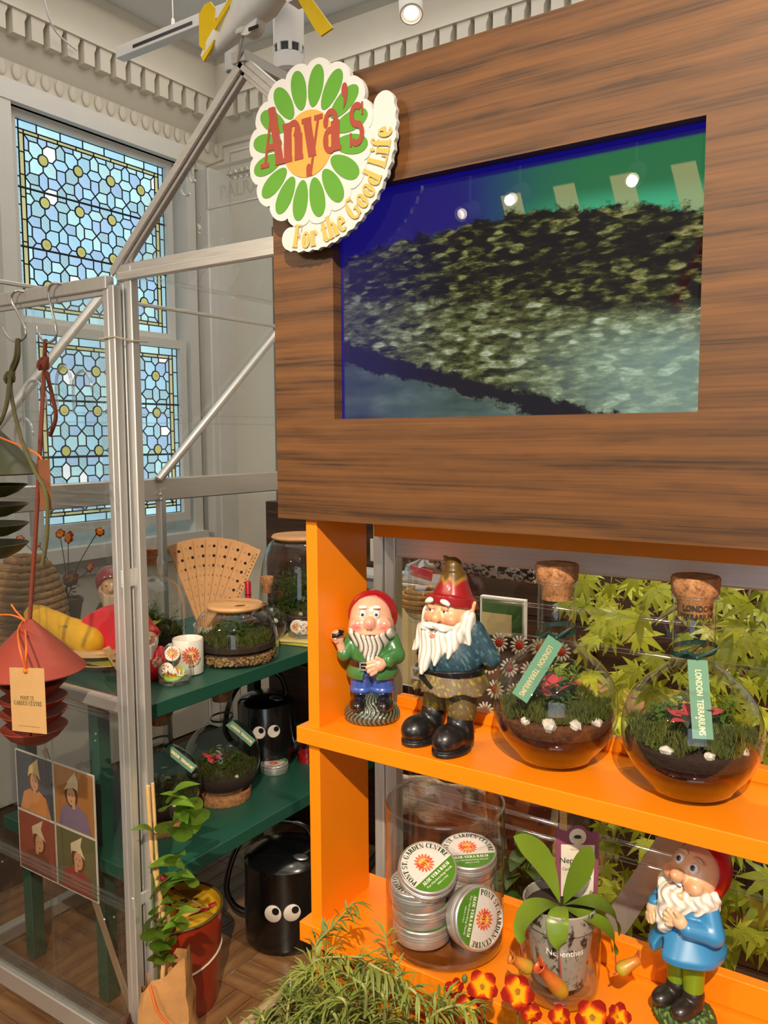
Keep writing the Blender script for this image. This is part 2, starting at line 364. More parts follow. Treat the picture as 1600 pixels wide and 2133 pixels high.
def arc_map(polys, total, radius, mid_deg, out=True):
    """bend level lettering onto a circle; out=True reads clockwise over the top, False reads along the bottom"""
    res = []
    for p in polys:
        q = []
        for x, y in p:
            if out: a = R(mid_deg)-(x-total/2)/radius; r = radius+y
            else: a = R(mid_deg)+(x-total/2)/radius; r = radius-y
            q.append((r*math.cos(a), r*math.sin(a)))
        res.append(q)
    return res
def flat_polys(mb, polys, o, x, y, lift, dz=0.0):
    """thin print: polygons laid just above a surface"""
    o, x, y = V(o), V(x), V(y); n = x.cross(y).normalized()
    for i, p in enumerate(polys):
        h = lift+1.3e-5*(i % 9)
        vs = [o+x*a+y*b+n*h for a, b in p]
        ar = sum(p[k][0]*p[(k+1) % len(p)][1]-p[(k+1) % len(p)][0]*p[k][1] for k in range(len(p)))
        mb.add(vs, [tuple(range(len(p))) if ar > 0 else tuple(range(len(p)-1, -1, -1))])
    return mb
_sans = {}
def sans_mesh(txt, bold=0.0):
    """plain sans lettering from the built-in font, as (verts, faces, width), cap height about 0.7"""
    k = (txt, bold)
    if k in _sans: return _sans[k]
    cu = bpy.data.curves.new('lettering', 'FONT'); cu.body = txt; cu.offset = bold; cu.resolution_u = 3
    o = bpy.data.objects.new('lettering', cu); col.objects.link(o); dg = bpy.context.evaluated_depsgraph_get()
    me = bpy.data.meshes.new_from_object(o.evaluated_get(dg))
    vs = [v.co.copy() for v in me.vertices]; fs = [tuple(p.vertices) for p in me.polygons]
    bpy.data.objects.remove(o); bpy.data.meshes.remove(me); bpy.data.curves.remove(cu)
    wd = max((v.x for v in vs), default=0)
    _sans[k] = (vs, fs, wd); return _sans[k]
def sans(mb, txt, o, x, y, size, lift=0.0004, center=True, bold=0.0, sx=1.0, arc=None):
    vs, fs, wd = sans_mesh(txt, bold); o, x, y = V(o), V(x), V(y); n = x.cross(y).normalized(); out = []
    for v in vs:
        a = (v.x-(wd/2 if center else 0))*size*sx; b = (v.y-0.35)*size
        if arc:
            ang = R(arc[1])-a/arc[0]; rr = arc[0]+b; a, b = rr*math.cos(ang), rr*math.sin(ang)
        out.append(o+x*a+y*b+n*lift)
    return mb.add(out, fs)
# ------------------------------------------------------------------ smooth solids (distance fields -> surface nets)
def surf(fn, lo, hi, h):
    lo = np.array(lo, float); hi = np.array(hi, float); n = np.maximum(((hi-lo)/h).astype(int)+2, 4)
    ax = [lo[i]+h*np.arange(n[i]) for i in range(3)]
    X, Y, Z = np.meshgrid(*ax, indexing='ij'); v = fn(X, Y, Z).astype(np.float64)
    ins = v < 0
    cn = tuple(n-1); cnt = np.zeros(cn); acc = np.zeros(cn+(3,))
    I = np.stack(np.meshgrid(*[np.arange(k) for k in cn], indexing='ij'), -1).astype(float)
    corners = [(i, j, k) for i in (0, 1) for j in (0, 1) for k in (0, 1)]
    sl = lambda c: v[c[0]:c[0]+cn[0], c[1]:c[1]+cn[1], c[2]:c[2]+cn[2]]
    for a in corners:
        for ax_ in range(3):
            if a[ax_] == 1: continue
            b = list(a); b[ax_] = 1; va, vb = sl(a), sl(b)
            m = (va < 0) != (vb < 0)
            t = np.where(m, va/np.where(m, va-vb, 1), 0)
            p = I+np.array(a); p[..., ax_] += t
            acc += p*m[..., None]; cnt += m
    act = cnt > 0; idx = -np.ones(cn, int); idx[act] = np.arange(act.sum())
    vs = lo+h*(acc[act]/cnt[act][:, None]); fs = []
    for ax_ in range(3):
        o1, o2 = (ax_+1) % 3, (ax_+2) % 3
        s0 = [slice(None)]*3; s1 = [slice(None)]*3
        s0[ax_] = slice(0, n[ax_]-1); s1[ax_] = slice(1, n[ax_])
        a, b = ins[tuple(s0)], ins[tuple(s1)]
        e = np.argwhere(a != b); 
        e = e[(e[:, o1] > 0) & (e[:, o2] > 0) & (e[:, o1] < cn[o1]) & (e[:, o2] < cn[o2])]
        if not len(e): continue
        def g(d1, d2):
            q = e.copy(); q[:, o1] -= d1; q[:, o2] -= d2; return idx[q[:, 0], q[:, 1], q[:, 2]]
        quad = np.stack([g(1, 1), g(0, 1), g(0, 0), g(1, 0)], 1)
        flip = b[tuple(e.T)]
        quad[flip] = quad[flip][:, ::-1]; fs.append(quad)
    return vs, np.concatenate(fs) if fs else np.zeros((0, 4), int)
def sE(X, Y, Z, c, r, rot=None):
    x, y, z = X-c[0], Y-c[1], Z-c[2]
    if rot is not None:
        m = np.array(Euler(rot).to_matrix()).T
        x, y, z = m[0, 0]*x+m[0, 1]*y+m[0, 2]*z, m[1, 0]*x+m[1, 1]*y+m[1, 2]*z, m[2, 0]*x+m[2, 1]*y+m[2, 2]*z
    k0 = np.sqrt((x/r[0])**2+(y/r[1])**2+(z/r[2])**2)+1e-9; k1 = np.sqrt((x/r[0]**2)**2+(y/r[1]**2)**2+(z/r[2]**2)**2)+1e-9
    return k0*(k0-1)/k1
def sC(X, Y, Z, a, b, r0, r1):
    a = np.array(a, float); b = np.array(b, float); d = b-a; L = d@d
    t = np.clip(((X-a[0])*d[0]+(Y-a[1])*d[1]+(Z-a[2])*d[2])/L, 0, 1)
    return np.sqrt((X-a[0]-t*d[0])**2+(Y-a[1]-t*d[1])**2+(Z-a[2]-t*d[2])**2)-(r0+(r1-r0)*t)
def sU(a, b, k=0.0):
    if k <= 0: return np.minimum(a, b)
    h = np.clip(0.5+0.5*(b-a)/k, 0, 1); return b+(a-b)*h-k*h*(1-h)
def sS(a, b, k=0.0):
    if k <= 0: return np.maximum(a, -b)
    h = np.clip(0.5-0.5*(a+b)/k, 0, 1); return a+(-b-a)*h+k*h*(1-h)
def solid(name, fn, lo, hi, h, mat, parent, color=None, smooth=180, scale=1.0):
    vs, fs = surf(fn, lo, hi, h); mb = MB()
    if color is not None: mb.c = np.clip(np.asarray(color(vs)), 0, 1)
    mb.v = [V(p*scale) for p in vs]; mb.f = [tuple(int(i) for i in f) for f in fs]
    return mb.build(name, mat, parent, smooth)
# ================================================================== the room
M_wall = plain('wall_paint', (226, 218, 202), 0.75, var=0.05, scale=4, bump=0.05)
M_ceil = plain('ceiling_paint', (228, 229, 230), 0.8, var=0.03, scale=3)
M_white = plain('white_gloss_paint', (232, 229, 223), 0.4, var=0.03, scale=8)
M_alu = brushed('brushed_aluminium', (228, 224, 218))
M_alu_v = brushed('brushed_aluminium_upright', (228, 224, 218), axis=(60, 60, 1))
M_dark = plain('dark_gap', (28, 24, 20), 0.9)
CEIL = 3.40; WX = -3.2; BY = 3.22
def wallbox(name, a, b, mat, label, cat='wall'):
    return struct(MB().bb(a, b).build(name, mat), label, cat)
floor = struct(MB().bb((-3.4, -3.2, -0.06), (2.6, 3.6, -0.012)).build('floor', plain('floor_underlay', (70, 46, 28), 0.8)), 'brown oak parquet floor of the shop', 'floor')
wallbox('ceiling', (-3.5, -3.3, CEIL), (2.7, 3.7, CEIL+0.08), M_ceil, 'plain pale grey ceiling above the cornice', 'ceiling')
# window wall with the opening
OY0, OY1, OZ0, OZ1 = 2.02, 2.96, 1.06, 2.93
wl = MB()
wl.bb((WX-0.25, -3.2, 0), (WX, OY0, CEIL)).bb((WX-0.25, OY1, 0), (WX, 3.6, CEIL)).bb((WX-0.25, OY0, 0), (WX, OY1, OZ0)).bb((WX-0.25, OY0, OZ1), (WX, OY1, CEIL))
wall_left = struct(wl.build('wall_left', M_wall), 'cream plastered wall around the leaded window', 'wall')
wall_back = wallbox('wall_back', (-3.5, BY, 0), (2.7, BY+0.15, CEIL), M_wall, 'cream plastered wall behind the greenhouse')
wallbox('wall_right', (2.5, -3.3, 0), (2.65, 3.6, CEIL), M_wall, 'cream wall far to the right, outside the picture')
wf = MB(); wf.bb((-3.5, -3.25, 0), (0.2, -3.1, CEIL)).bb((0.2, -3.25, 0), (3.0, -3.1, 0.6)).bb((0.2, -3.25, 2.9), (3.0, -3.1, CEIL)).bb((2.95, -3.25, 0.6), (3.0, -3.1, 2.9))
struct(wf.build('wall_front', M_wall), 'cream wall with the shop window, behind the viewer', 'wall')
# parquet blocks where the floor shows
M_oak = woodmat('oak_parquet', (150, 112, 74), (120, 84, 54), (82, 56, 36), 'X', 40, 0.28, 0.3, 1.6)
blk = {}
def oak_block(lx, ly):
    if (lx, ly) not in blk:
        blk[(lx, ly)] = MB().box((0, 0, -0.006), (lx-0.0015, ly-0.0015, 0.012), bev=0.0006).mesh('plank', M_oak)
    return blk[(lx, ly)]
nb = 0; S = 0.24; W4 = S/4
for i in range(-1, 7):
    for j in range(0, 10):
        x0, y0 = -2.35+i*S, 0.62+j*S
        for k in range(4):
            if nb >= 296: break
            if (i+j) % 2: put('plank', oak_block(S, W4), floor, (x0+S/2, y0+W4*(k+.5), 0))
            else: put('plank', oak_block(S, W4), floor, (x0+W4*(k+.5), y0+S/2, 0), (0, 0, PI/2))
            nb += 1
# cornice with dentils
prof = [(0, 2.90), (0.018, 2.90), (0.018, 2.935), (0.03, 2.95), (0.03, 2.985), (0.012, 2.995), (0.012, 3.07), (0.04, 3.10), (0.055, 3.14), (0.055, 3.235), (0.115, 3.235), (0.115, 3.26), (0.13, 3.30), (0.16, 3.345), (0.175, 3.36), (0.175, 3.40), (0, 3.40)]
cz = MB(); cz.prism(prof, -3.1, BY, (WX, 0, 0), (1, 0, 0), (0, 0, 1), (0, 1, 0))
cor_l = struct(cz.build('trim_1', M_wall, smooth=30), 'moulded cream cornice with dentils over the leaded window', 'cornice')
cz = MB(); cz.prism(prof, -3.2, 2.5, (0, BY, 0), (0, -1, 0), (0, 0, 1), (1, 0, 0))
cor_b = struct(cz.build('trim_2', M_wall, smooth=30), 'moulded cream cornice with dentils along the back wall', 'cornice')
dm = MB().prism([(-0.028, 3.142), (0.024, 3.142), (0.024, 3.20), (0.034, 3.222), (0.034, 3.235), (-0.028, 3.235)], 0.05, 0.105, (0, 0, 0), (1, 0, 0), (0, 0, 1), (0, -1, 0)).mesh('dentil', M_wall)
for k in range(34): put('dentil', dm, cor_l, (WX, 1.55+0.082*(k % 24)+0, 0), (0, 0, PI/2)) if k < 23 else None
for k in range(26): put('dentil', dm, cor_b, (-3.0+0.082*k, BY, 0))
# leaf-and-dart enrichment below the dentils
em = MB().ell((0, 0, 0), (0.009, 0.020, 0.032), 8, 6).mesh('leaf_ornament', M_wall)
for k in range(28): put('leaf_ornament', em, cor_l, (WX+0.02, 1.55+0.066*k, 3.035))
# pilaster in the corner and panel mouldings on the back wall
pl = struct(MB().bb((WX, 3.06, 0), (WX+0.09, BY, 2.9), 0.006).build('trim_3', M_white), 'white pilaster in the corner beside the window', 'pilaster')
MB().bb((WX+0.09, 3.1, 0.3), (WX+0.1, 3.34, 2.7)).build('raised_panel', M_white, pl)
tr = struct(MB().bb((-2.825, BY-0.006, 0.9), (-2.817, BY, 2.6)).build('trim_4', plain('joint_shadow_gap', (120, 112, 100), .9)), 'narrow dark joint between panels of the back wall', 'wall joint')
pm = MB(); 
for (a, b) in (((-2.72, 2.5), (-2.0, 2.54)), ((-2.72, 1.2), (-2.0, 1.24)), ((-2.72, 1.2), (-2.68, 2.54))): pm.bb((a[0], BY-0.02, a[1]), (b[0], BY, b[1]))
struct(pm.build('trim_5', M_white), 'white picture-rail panel moulding on the back wall', 'moulding')
pm = MB()
for (a, b) in (((2.1, 0.93), (2.9, 0.96)), ((2.1, 0.45), (2.9, 0.48)), ((2.1, 0.45), (2.13, 0.96)), ((2.87, 0.45), (2.9, 0.96))): pm.bb((WX, a[0], a[1]), (WX+0.02, b[0], b[1]))
struct(pm.build('trim_6', M_white), 'white panel moulding on the wall below the window', 'moulding')
# ------------------------------------------------------------------ leaded windows
def pane_mat(name, rgb, s, hatch=False):
    if name in MATS: return MATS[name]
    t = NT(name); vec = t.coord((1, 1, 1)); oi = t.n('ObjectInfo')
    f = t.math('ADD', t.math('MULTIPLY', t.noise(vec, 9, 3), 0.7), t.math('MULTIPLY', oi.outputs['Random'], 0.5), clamp=True)
    c = srgb(*rgb); cc = t.mix(f, tuple(x*0.78 for x in c), tuple(min(1, x*1.12) for x in c))
    if hatch:
        wv = t.n('TexWave', Scale=34.0, _bands_direction='DIAGONAL'); t.t.links.new(vec, wv.inputs['Vector'])
        cc = t.mix(t.math('MULTIPLY', wv.outputs['Fac'], 0.45), cc, tuple(x*0.45 for x in c))
    e = t.n('Emission', Strength=s); t.t.links.new(cc, e.inputs[0])
    g = t.n('BsdfGlossy', Roughness=0.15)
    mx = t.n('MixShader', Fac=0.04); t.t.links.new(e.outputs[0], mx.inputs[1]); t.t.links.new(g.outputs[0], mx.inputs[2])
    MATS[name] = t.done(mx); return MATS[name]
P_BLUE = [pane_mat('daylit_glass_blue', (172, 220, 240), 1.4), pane_mat('daylit_glass_pale', (190, 236, 240), 1.4), pane_mat('daylit_glass_lilac', (170, 206, 238), 1.35), pane_mat('daylit_glass_ribbed', (176, 220, 232), 1.35, True)]
P_WHITE = pane_mat('daylit_glass_clear', (236, 246, 250), 1.6)
P_YEL = pane_mat('daylit_glass_yellow', (226, 222, 160), 0.95)
P_ROUND = pane_mat('daylit_glass_roundel', (214, 214, 150), 1.0)
P_BULL = pane_mat('daylit_glass_bullseye', (206, 200, 96), 1.1)
M_lead = plain('lead_came', (34, 38, 42), 0.6, metal=0.3)
def leaded(name, x, y0, y1, z0, z1, nx, nz, label, frame_w):
    w_ = thing(name, label, 'window', (x, (y0+y1)/2, z0)); w_['kind'] = 'structure'
    lx, lz = y1-y0, z1-z0; A = lambda u, v: V((0, u-lx/2, v))
    fr = MB()
    for a, b in (((-frame_w, -frame_w), (lx+frame_w, 0)), ((-frame_w, lz), (lx+frame_w, lz+frame_w)), ((-frame_w, 0), (0, lz)), ((lx, 0), (lx+frame_w, lz))):
        fr.bb(A(*a)+V((-0.03, 0, 0)), A(*b)+V((0.03, 0, 0)))
    fr.build('sash_frame', M_white, w_)
    lead = MB(); done = set()
    def came(p, q, r=0.0032):
        k = tuple(sorted((tuple(round(c, 4) for c in p), tuple(round(c, 4) for c in q))))
        if k in done or (V(p)-V(q)).length < 1e-4: return
        done.add(k); lead.tube([A(*p)+V((0.003, 0, 0)), A(*q)+V((0.003, 0, 0))], r, 6, False)
    def pane(poly, mat):
        xs = [min(max(p[0], bx0), bx1) for p in poly] if inner else [p[0] for p in poly]
        zs = [min(max(p[1], bz0), bz1) for p in poly] if inner else [p[1] for p in poly]
        pts = []
        for p in zip(xs, zs):
            if not pts or (abs(p[0]-pts[-1][0])+abs(p[1]-pts[-1][1])) > 1e-5: pts.append(p)
        if len(pts) > 1 and abs(pts[0][0]-pts[-1][0])+abs(pts[0][1]-pts[-1][1]) < 1e-5: pts.pop()
        if len(pts) < 3: return
        ar = sum(pts[k][0]*pts[(k+1) % len(pts)][1]-pts[(k+1) % len(pts)][0]*pts[k][1] for k in range(len(pts)))/2
        if abs(ar) < 2e-5: return
        if ar < 0: pts = pts[::-1]
        cx = sum(p[0] for p in pts)/len(pts); cz_ = sum(p[1] for p in pts)/len(pts)
        MB().prism([(p[0]-cx, p[1]-cz_) for p in pts], -0.002, 0.002, (0, 0, 0), (0, 1, 0), (0, 0, 1)).build('pane', mat, w_, 0, A(cx, cz_))
        for k in range(len(pts)): came(pts[k], pts[(k+1) % len(pts)])
    b1, b2 = 0.036, 0.052   # outer blue strips, yellow strips
    inner = False
    for side in range(4):
        n1 = 7
        for k in range(n1):
            f0, f1 = k/n1, (k+1)/n1
            if side < 2:
                zz0, zz1 = (0, b1) if side == 0 else (lz-b1, lz); pane([(lx*f0, zz0), (lx*f1, zz0), (lx*f1, zz1), (lx*f0, zz1)], P_BLUE[k % 2])
            else:
                xx0, xx1 = (0, b1*0.8) if side == 2 else (lx-b1*0.8, lx); pane([(xx0, lz*f0), (xx1, lz*f0), (xx1, lz*f1), (xx0, lz*f1)], P_BLUE[3])
        n2 = 8
        for k in range(n2):
            f0, f1 = k/n2, (k+1)/n2; x0, x1 = b1*0.8, lx-b1*0.8; w0, w1 = b1, lz-b1
            if side < 2:
                zz0, zz1 = (b1, b2) if side == 0 else (lz-b2, lz-b1); pane([(x0+(x1-x0)*f0, zz0), (x0+(x1-x0)*f1, zz0), (x0+(x1-x0)*f1, zz1), (x0+(x1-x0)*f0, zz1)], P_YEL)
            else:
                xx0, xx1 = (b1*0.8, b2) if side == 2 else (lx-b2, lx-b1*0.8); pane([(xx0, w0+(w1-w0)*f0), (xx1, w0+(w1-w0)*f0), (xx1, w0+(w1-w0)*f1), (xx0, w0+(w1-w0)*f1)], P_YEL)
    inner = True
    bx0, bx1, bz0, bz1 = b2, lx-b2, b2, lz-b2
    ux, uz = (bx1-bx0)/nx, (bz1-bz0)/nz; rr = 0.135
    PT = lambda i, j, u, v: (bx0+(i+0.5+u)*ux, bz0+(j+0.5+v)*uz)
    pick = lambda: (P_WHITE if random.random() < 0.03 else random.choice(P_BLUE))
    for i in range(nx):
        for j in range(nz):
            c = PT(i, j, 0, 0); rad = rr*ux
            disc = [(rad*math.cos(2*PI*k/16), rad*math.sin(2*PI*k/16)) for k in range(16)]
            rd = MB().prism(disc, -0.004, 0.006, (0, 0, 0), (0, 1, 0), (0, 0, 1)).build('roundel', P_ROUND, w_, 0, A(*c))
            MB().ell((0.006, 0, 0), (0.008, rad*0.5, rad*0.5), 12, 8).build('bullseye', P_BULL, rd, 60)
            lead.tube([A(c[0]+rad*math.cos(2*PI*k/18), c[1]+rad*math.sin(2*PI*k/18))+V((0.004, 0, 0)) for k in range(18)], 0.004, 6, False, True)
            for sx in (-1, 1):
                for sz in (-1, 1):
                    q = [(rr, 0), (.27, 0), (.375, .125), (.37, .37), (.125, .375), (0, .27), (0, rr), (rr*.71, rr*.71)]
                    pane([PT(i, j, a*sx, b*sz) for a, b in q], pick())
            for sx in (0, 1):
                if sx == 0 and i > 0: continue
                for s_ in ((-1, 1) if i == 0 and sx == 0 else (1,)): pass
            for s_ in ((1,) if i > 0 else (-1, 1)):
                pane([PT(i, j, s_*a, b) for a, b in ((.27, 0), (.375, .125), (.625, .125), (.73, 0), (.625, -.125), (.375, -.125))], pick())
            for s_ in ((1,) if j > 0 else (-1, 1)):
                pane([PT(i, j, b, s_*a) for a, b in ((.27, 0), (.375, .125), (.625, .125), (.73, 0), (.625, -.125), (.375, -.125))], pick())
            for sx in ((1,) if i > 0 else (-1, 1)):
                for sz in ((1,) if j > 0 else (-1, 1)):
                    for hs in ([(.375, .125), (.625, .125), (.63, .37), (.5, .5), (.37, .37)], [(.375, .875), (.625, .875), (.63, .63), (.5, .5), (.37, .63)], [(.125, .375), (.125, .625), (.37, .63), (.5, .5), (.37, .37)], [(.875, .375), (.875, .625), (.63, .63), (.5, .5), (.63, .37)]):
                        pane([PT(i, j, sx*a, sz*b) for a, b in hs], pick())
    for f in (0.36, 0.66):   # saddle bars
        lead.tube([A(0, lz*f)+V((0.008, 0, 0)), A(lx, lz*f)+V((0.008, 0, 0))], 0.005, 6)
    lead.build('lead_cames', M_lead, w_, 60)
    return w_
u0, u1 = atX(22, 243, WX-0.035), atX(347, 697, WX-0.035)
leaded('window_1', WX-0.035, u0.y, u1.y, u1.z, u0.z, 4, 4, 'upper leaded sash with yellow roundels in pale blue glass', 0.035)
l0, l1 = atX(70, 738, WX+0.02), atX(376, 1066, WX+0.02); lt = atX(365, 727, WX+0.02)
leaded('window_2', WX+0.02, l0.y-0.005, l1.y, l1.z, lt.z, 4, 4, 'lower leaded sash standing in front of the upper one', 0.04)
cs = MB(); 
cs.bb((WX-0.1, OY0-0.06, OZ0+0.01), (WX+0.05, OY0+0.005, OZ1-0.03)).bb((WX-0.1, OY1-0.005, OZ0+0.01), (WX+0.05, OY1+0.05, OZ1-0.03)).bb((WX-0.1, OY0-0.06, OZ1-0.03), (WX+0.055, OY1+0.05, OZ1+0.05)).bb((WX-0.1, OY0-0.06, OZ0-0.05), (WX+0.09, OY1+0.05, OZ0+0.01)).bb((WX-0.14, OY0-0.06, OZ0-0.05), (WX-0.1, OY1+0.05, OZ1+0.05))
struct(cs.build('trim_7', M_white), 'white casing and sill around the leaded window', 'window casing')
# ================================================================== greenhouse
GY = 1.25; DY = 1.22
PC = glass('clear_polycarbonate', (0.985, 0.99, 0.985), 0.035, 0.75, 3.5, 0.03, (0.86, 0.88, 0.86), wave=0.25)
PCR = glass('polycarbonate_rib', (0.96, 0.97, 0.97), 0.07, 0.6, 2.5, 0.08, (0.78, 0.8, 0.8))
PCE = glass('polycarbonate_edge', (0.93, 0.95, 0.95), 0.24, 0.75, 1.6, 0.10, (0.7, 0.72, 0.72))
gh = thing('greenhouse', 'aluminium framed greenhouse glazed with clear plastic panels', 'greenhouse', (-1.2, GY, 0))
def G(p): return V(p)-V((-1.2, GY, 0))
def gpart(mb, name, mat=None, smooth=35, parent=None):
    mb.v = [G(v) for v in mb.v]; return mb.build(name, mat or M_alu, parent or gh, smooth)
def profile_post(x0, x1, y0, y1, z0, z1):
    m = MB(); w_ = x1-x0
    m.bb((x0, y0, z0), (x0+w_*0.42, y1, z1), 0.002); m.bb((x0+w_*0.42, y0+0.012, z0), (x0+w_*0.55, y1, z1)); m.bb((x0+w_*0.55, y0-0.004, z0), (x1, y1, z1), 0.002)
    return m
gpart(profile_post(-1.553, -1.500, GY-0.012, GY+0.006, 0.02, 1.93), 'post', M_alu_v)
gpart(profile_post(-0.850, -0.800, GY-0.02, GY+0.004, 0.02, 1.93), 'post', M_alu_v)
gpart(MB().bb((0.5, GY-0.02, 0.02), (0.55, GY+0.03, 1.93), 0.002), 'post', M_alu_v)
gpart(MB().bb((-2.33, GY-0.02, 0.02), (-2.28, GY+0.03, 1.93), 0.002), 'post', M_alu_v)
# gable over the doorway
AP = V((-1.16, GY, 2.284)); E0 = V((-1.575, GY, 1.925)); E1 = V((-0.745, GY, 1.925))
b_ = MB().bb((-1.56, GY-0.012, 1.915), (-0.78, GY+0.01, 1.937), 0.003); b_.bb((-1.54, GY-0.022, 1.897), (-0.8, GY-0.008, 1.917), 0.003); gpart(b_, 'gable_beam')
for e in (E0, E1):
    d = (AP-e).normalized(); n_ = V((-d.z, 0, d.x)) if e is E0 else V((d.z, 0, -d.x))
    m = MB().beam(e, AP, 0.022, 0.013, n_, 0.002); m.beam(e-n_*0.011+V((0, -.012, 0)), AP-n_*0.011+V((0, -.012, 0)), 0.006, 0.012, n_, 0.001); m.beam(e-n_*0.021, AP-n_*0.021, 0.014, 0.009, n_, 0.001)
    gpart(m, 'rafter')
RB = 2.2
gpart(MB().beam(AP+V((0, -0.02, 0.0)), AP+V((0, RB-GY, 0)), 0.035, 0.02), 'ridge_bar')
for e, n_ in ((E0, 'l'), (E1, 'r')):
    gpart(MB().beam(e+V((0, 0, 0)), e+V((0, RB-GY, 0)), 0.010, 0.010), 'eave_bar', PCR)
    gpart(MB().add([e, AP, AP+V((0, RB-GY, 0)), e+V((0, RB-GY, 0))], [(0, 1, 2, 3)]), 'pane', PC)
    m = MB().beam(e+V((0, RB-GY, 0)), AP+V((0, RB-GY, 0)), 0.04, 0.02, (1, 0, 0)); gpart(m, 'rafter')
gpart(MB().prism([(-1.53, 1.945), (-0.79, 1.945), (-1.16, 2.262)], -0.002, 0.002, (0, GY+0.01, 0), (1, 0, 0), (0, 0, 1)), 'pane', PC, 0)
# embossed maker's panel in the gable glazing
em_ = MB(); ox, oz = -1.256, 2.018
def ribtube(pts, r=0.0025): em_.tube([V((p[0], GY+0.002, p[1])) for p in pts], r, 6, True)
ribtube([(ox-.02, oz), (ox+.2, oz), (ox+.2, oz+.115), (ox+.03, oz+.115), (ox+.03, oz+.09), (ox-.02, oz+.085), (ox-.02, oz)])
ribtube([(ox+.045, oz+.055), (ox+.05, oz+.1), (ox+.18, oz+.1), (ox+.18, oz+.055)])
ribtube([(ox+.04+.004*k, oz+.062+.004*math.sin(k*1.6)) for k in range(35)], 0.0015)
ribtube([(ox+.04+.004*k, oz+.05+.004*math.sin(k*1.6+1)) for k in range(35)], 0.0015)
sans(em_, 'PALRAM', (ox+.09, GY-0.001, oz+.026), (1, 0, 0), (0, 0, 1), 0.038, 0.001, True, 0.02)
gpart(em_, 'embossed_lettering', PCE, 60)
# ornament swirls pressed into the gable panes
em2 = MB()
for (cx, cz_, r0) in ((-1.335, 2.085, 0.03), (-1.315, 2.1, 0.02)):
    em2.tube([V((cx+r0*0.7*math.cos(a), GY+.002, cz_+r0*math.sin(a))) for a in np.linspace(0.3, 5.2, 16)], 0.003, 6)
em2.tube([V((-1.3+0.004*math.sin(k), GY+.002, 1.975+0.004*k)) for k in range(10)], 0.003, 6)
gpart(em2, 'pressed_ornament', PCE, 60)['kind'] = 'stuff'
# long front wall to the right of the doorway, behind the orange shelves
r = MB().bb((-0.80, GY-0.022, 1.333), (0.52, GY+0.02, 1.372), 0.003); gpart(r, 'rail')
gpart(MB().bb((-0.80, GY-0.015, 0.28), (0.52, GY+0.02, 0.32), 0.003), 'rail')
gpart(MB().bb((-0.80, GY-0.015, 0.02), (0.52, GY+0.02, 0.06), 0.003), 'rail')
gpart(MB().bb((-0.79, GY+0.004, 0.32), (0.51, GY+0.007, 1.335)), 'pane', PC, 0)
gpart(MB().bb((-0.79, GY+0.004, 1.372), (0.51, GY+0.007, 1.93)), 'pane', PC, 0)
for z in (1.27, 1.215, 0.905, 0.878): gpart(MB().tube([V((-0.785, GY, z)), V((0.5, GY, z))], 0.004, 8), 'pressed_rib', PCR, 60)
for x in (-0.782, -0.77): gpart(MB().tube([V((x, GY, 0.33)), V((x, GY, 1.325))], 0.003, 8), 'pressed_rib', PCR, 60)
a_, b_2 = atY(1225, 2010, GY+0.03), atY(1420, 1720, GY+0.03)
gpart(MB().beam(a_-(b_2-a_)*0.6, b_2+(b_2-a_)*0.3, 0.040, 0.006, (0, -1, 0)), 'brace')
# end wall on the far left, running into the room
SX = -2.3
gpart(MB().bb((SX-0.02, GY, 1.325), (SX+0.014, 2.9, 1.405), 0.004), 'rail')
gpart(MB().bb((SX-0.02, GY, 0.02), (SX+0.02, 2.9, 0.06), 0.003), 'rail')
gpart(MB().bb((SX-0.006, GY, 2.0), (SX+0.006, 2.9, 2.012), 0.002), 'rail')
gpart(MB().bb((SX-0.02, 2.86, 0.02), (SX+0.02, 2.9, 2.012), 0.003), 'post', M_alu_v)
s0 = atX(335, 1050, SX); gpart(MB().bb((SX-0.015, s0.y-0.012, 0.05), (SX+0.015, s0.y+0.012, 1.37), 0.002), 'post', M_alu_v)
for (p, q) in (((330, 1000), (606, 658)), ((-20, 905), (215, 611))):
    a_, b_2 = atX(*p, SX+0.02), atX(*q, SX+0.02); gpart(MB().tube([a_, b_2], 0.0155, 12), 'brace', M_alu, 60)
gpart(MB().bb((SX-0.002, GY+0.02, 0.06), (SX+0.002, 2.88, 1.365)), 'pane', PC, 0)
gpart(MB().bb((SX-0.002, GY+0.02, 1.405), (SX+0.002, 2.88, 2.0)), 'pane', PC, 0)
for z in (1.60, 1.63): gpart(MB().tube([V((SX+0.004, GY+0.03, z)), V((SX+0.004, 2.88, z))], 0.0025, 6), 'pressed_rib', PCR, 60)
for k in range(3):
    p = atX((332, 334, 336)[k], (998, 1030, 1040)[k], SX+0.025); gpart(MB().ell(p, 0.006, 8, 6), 'bolt', M_alu, 60)
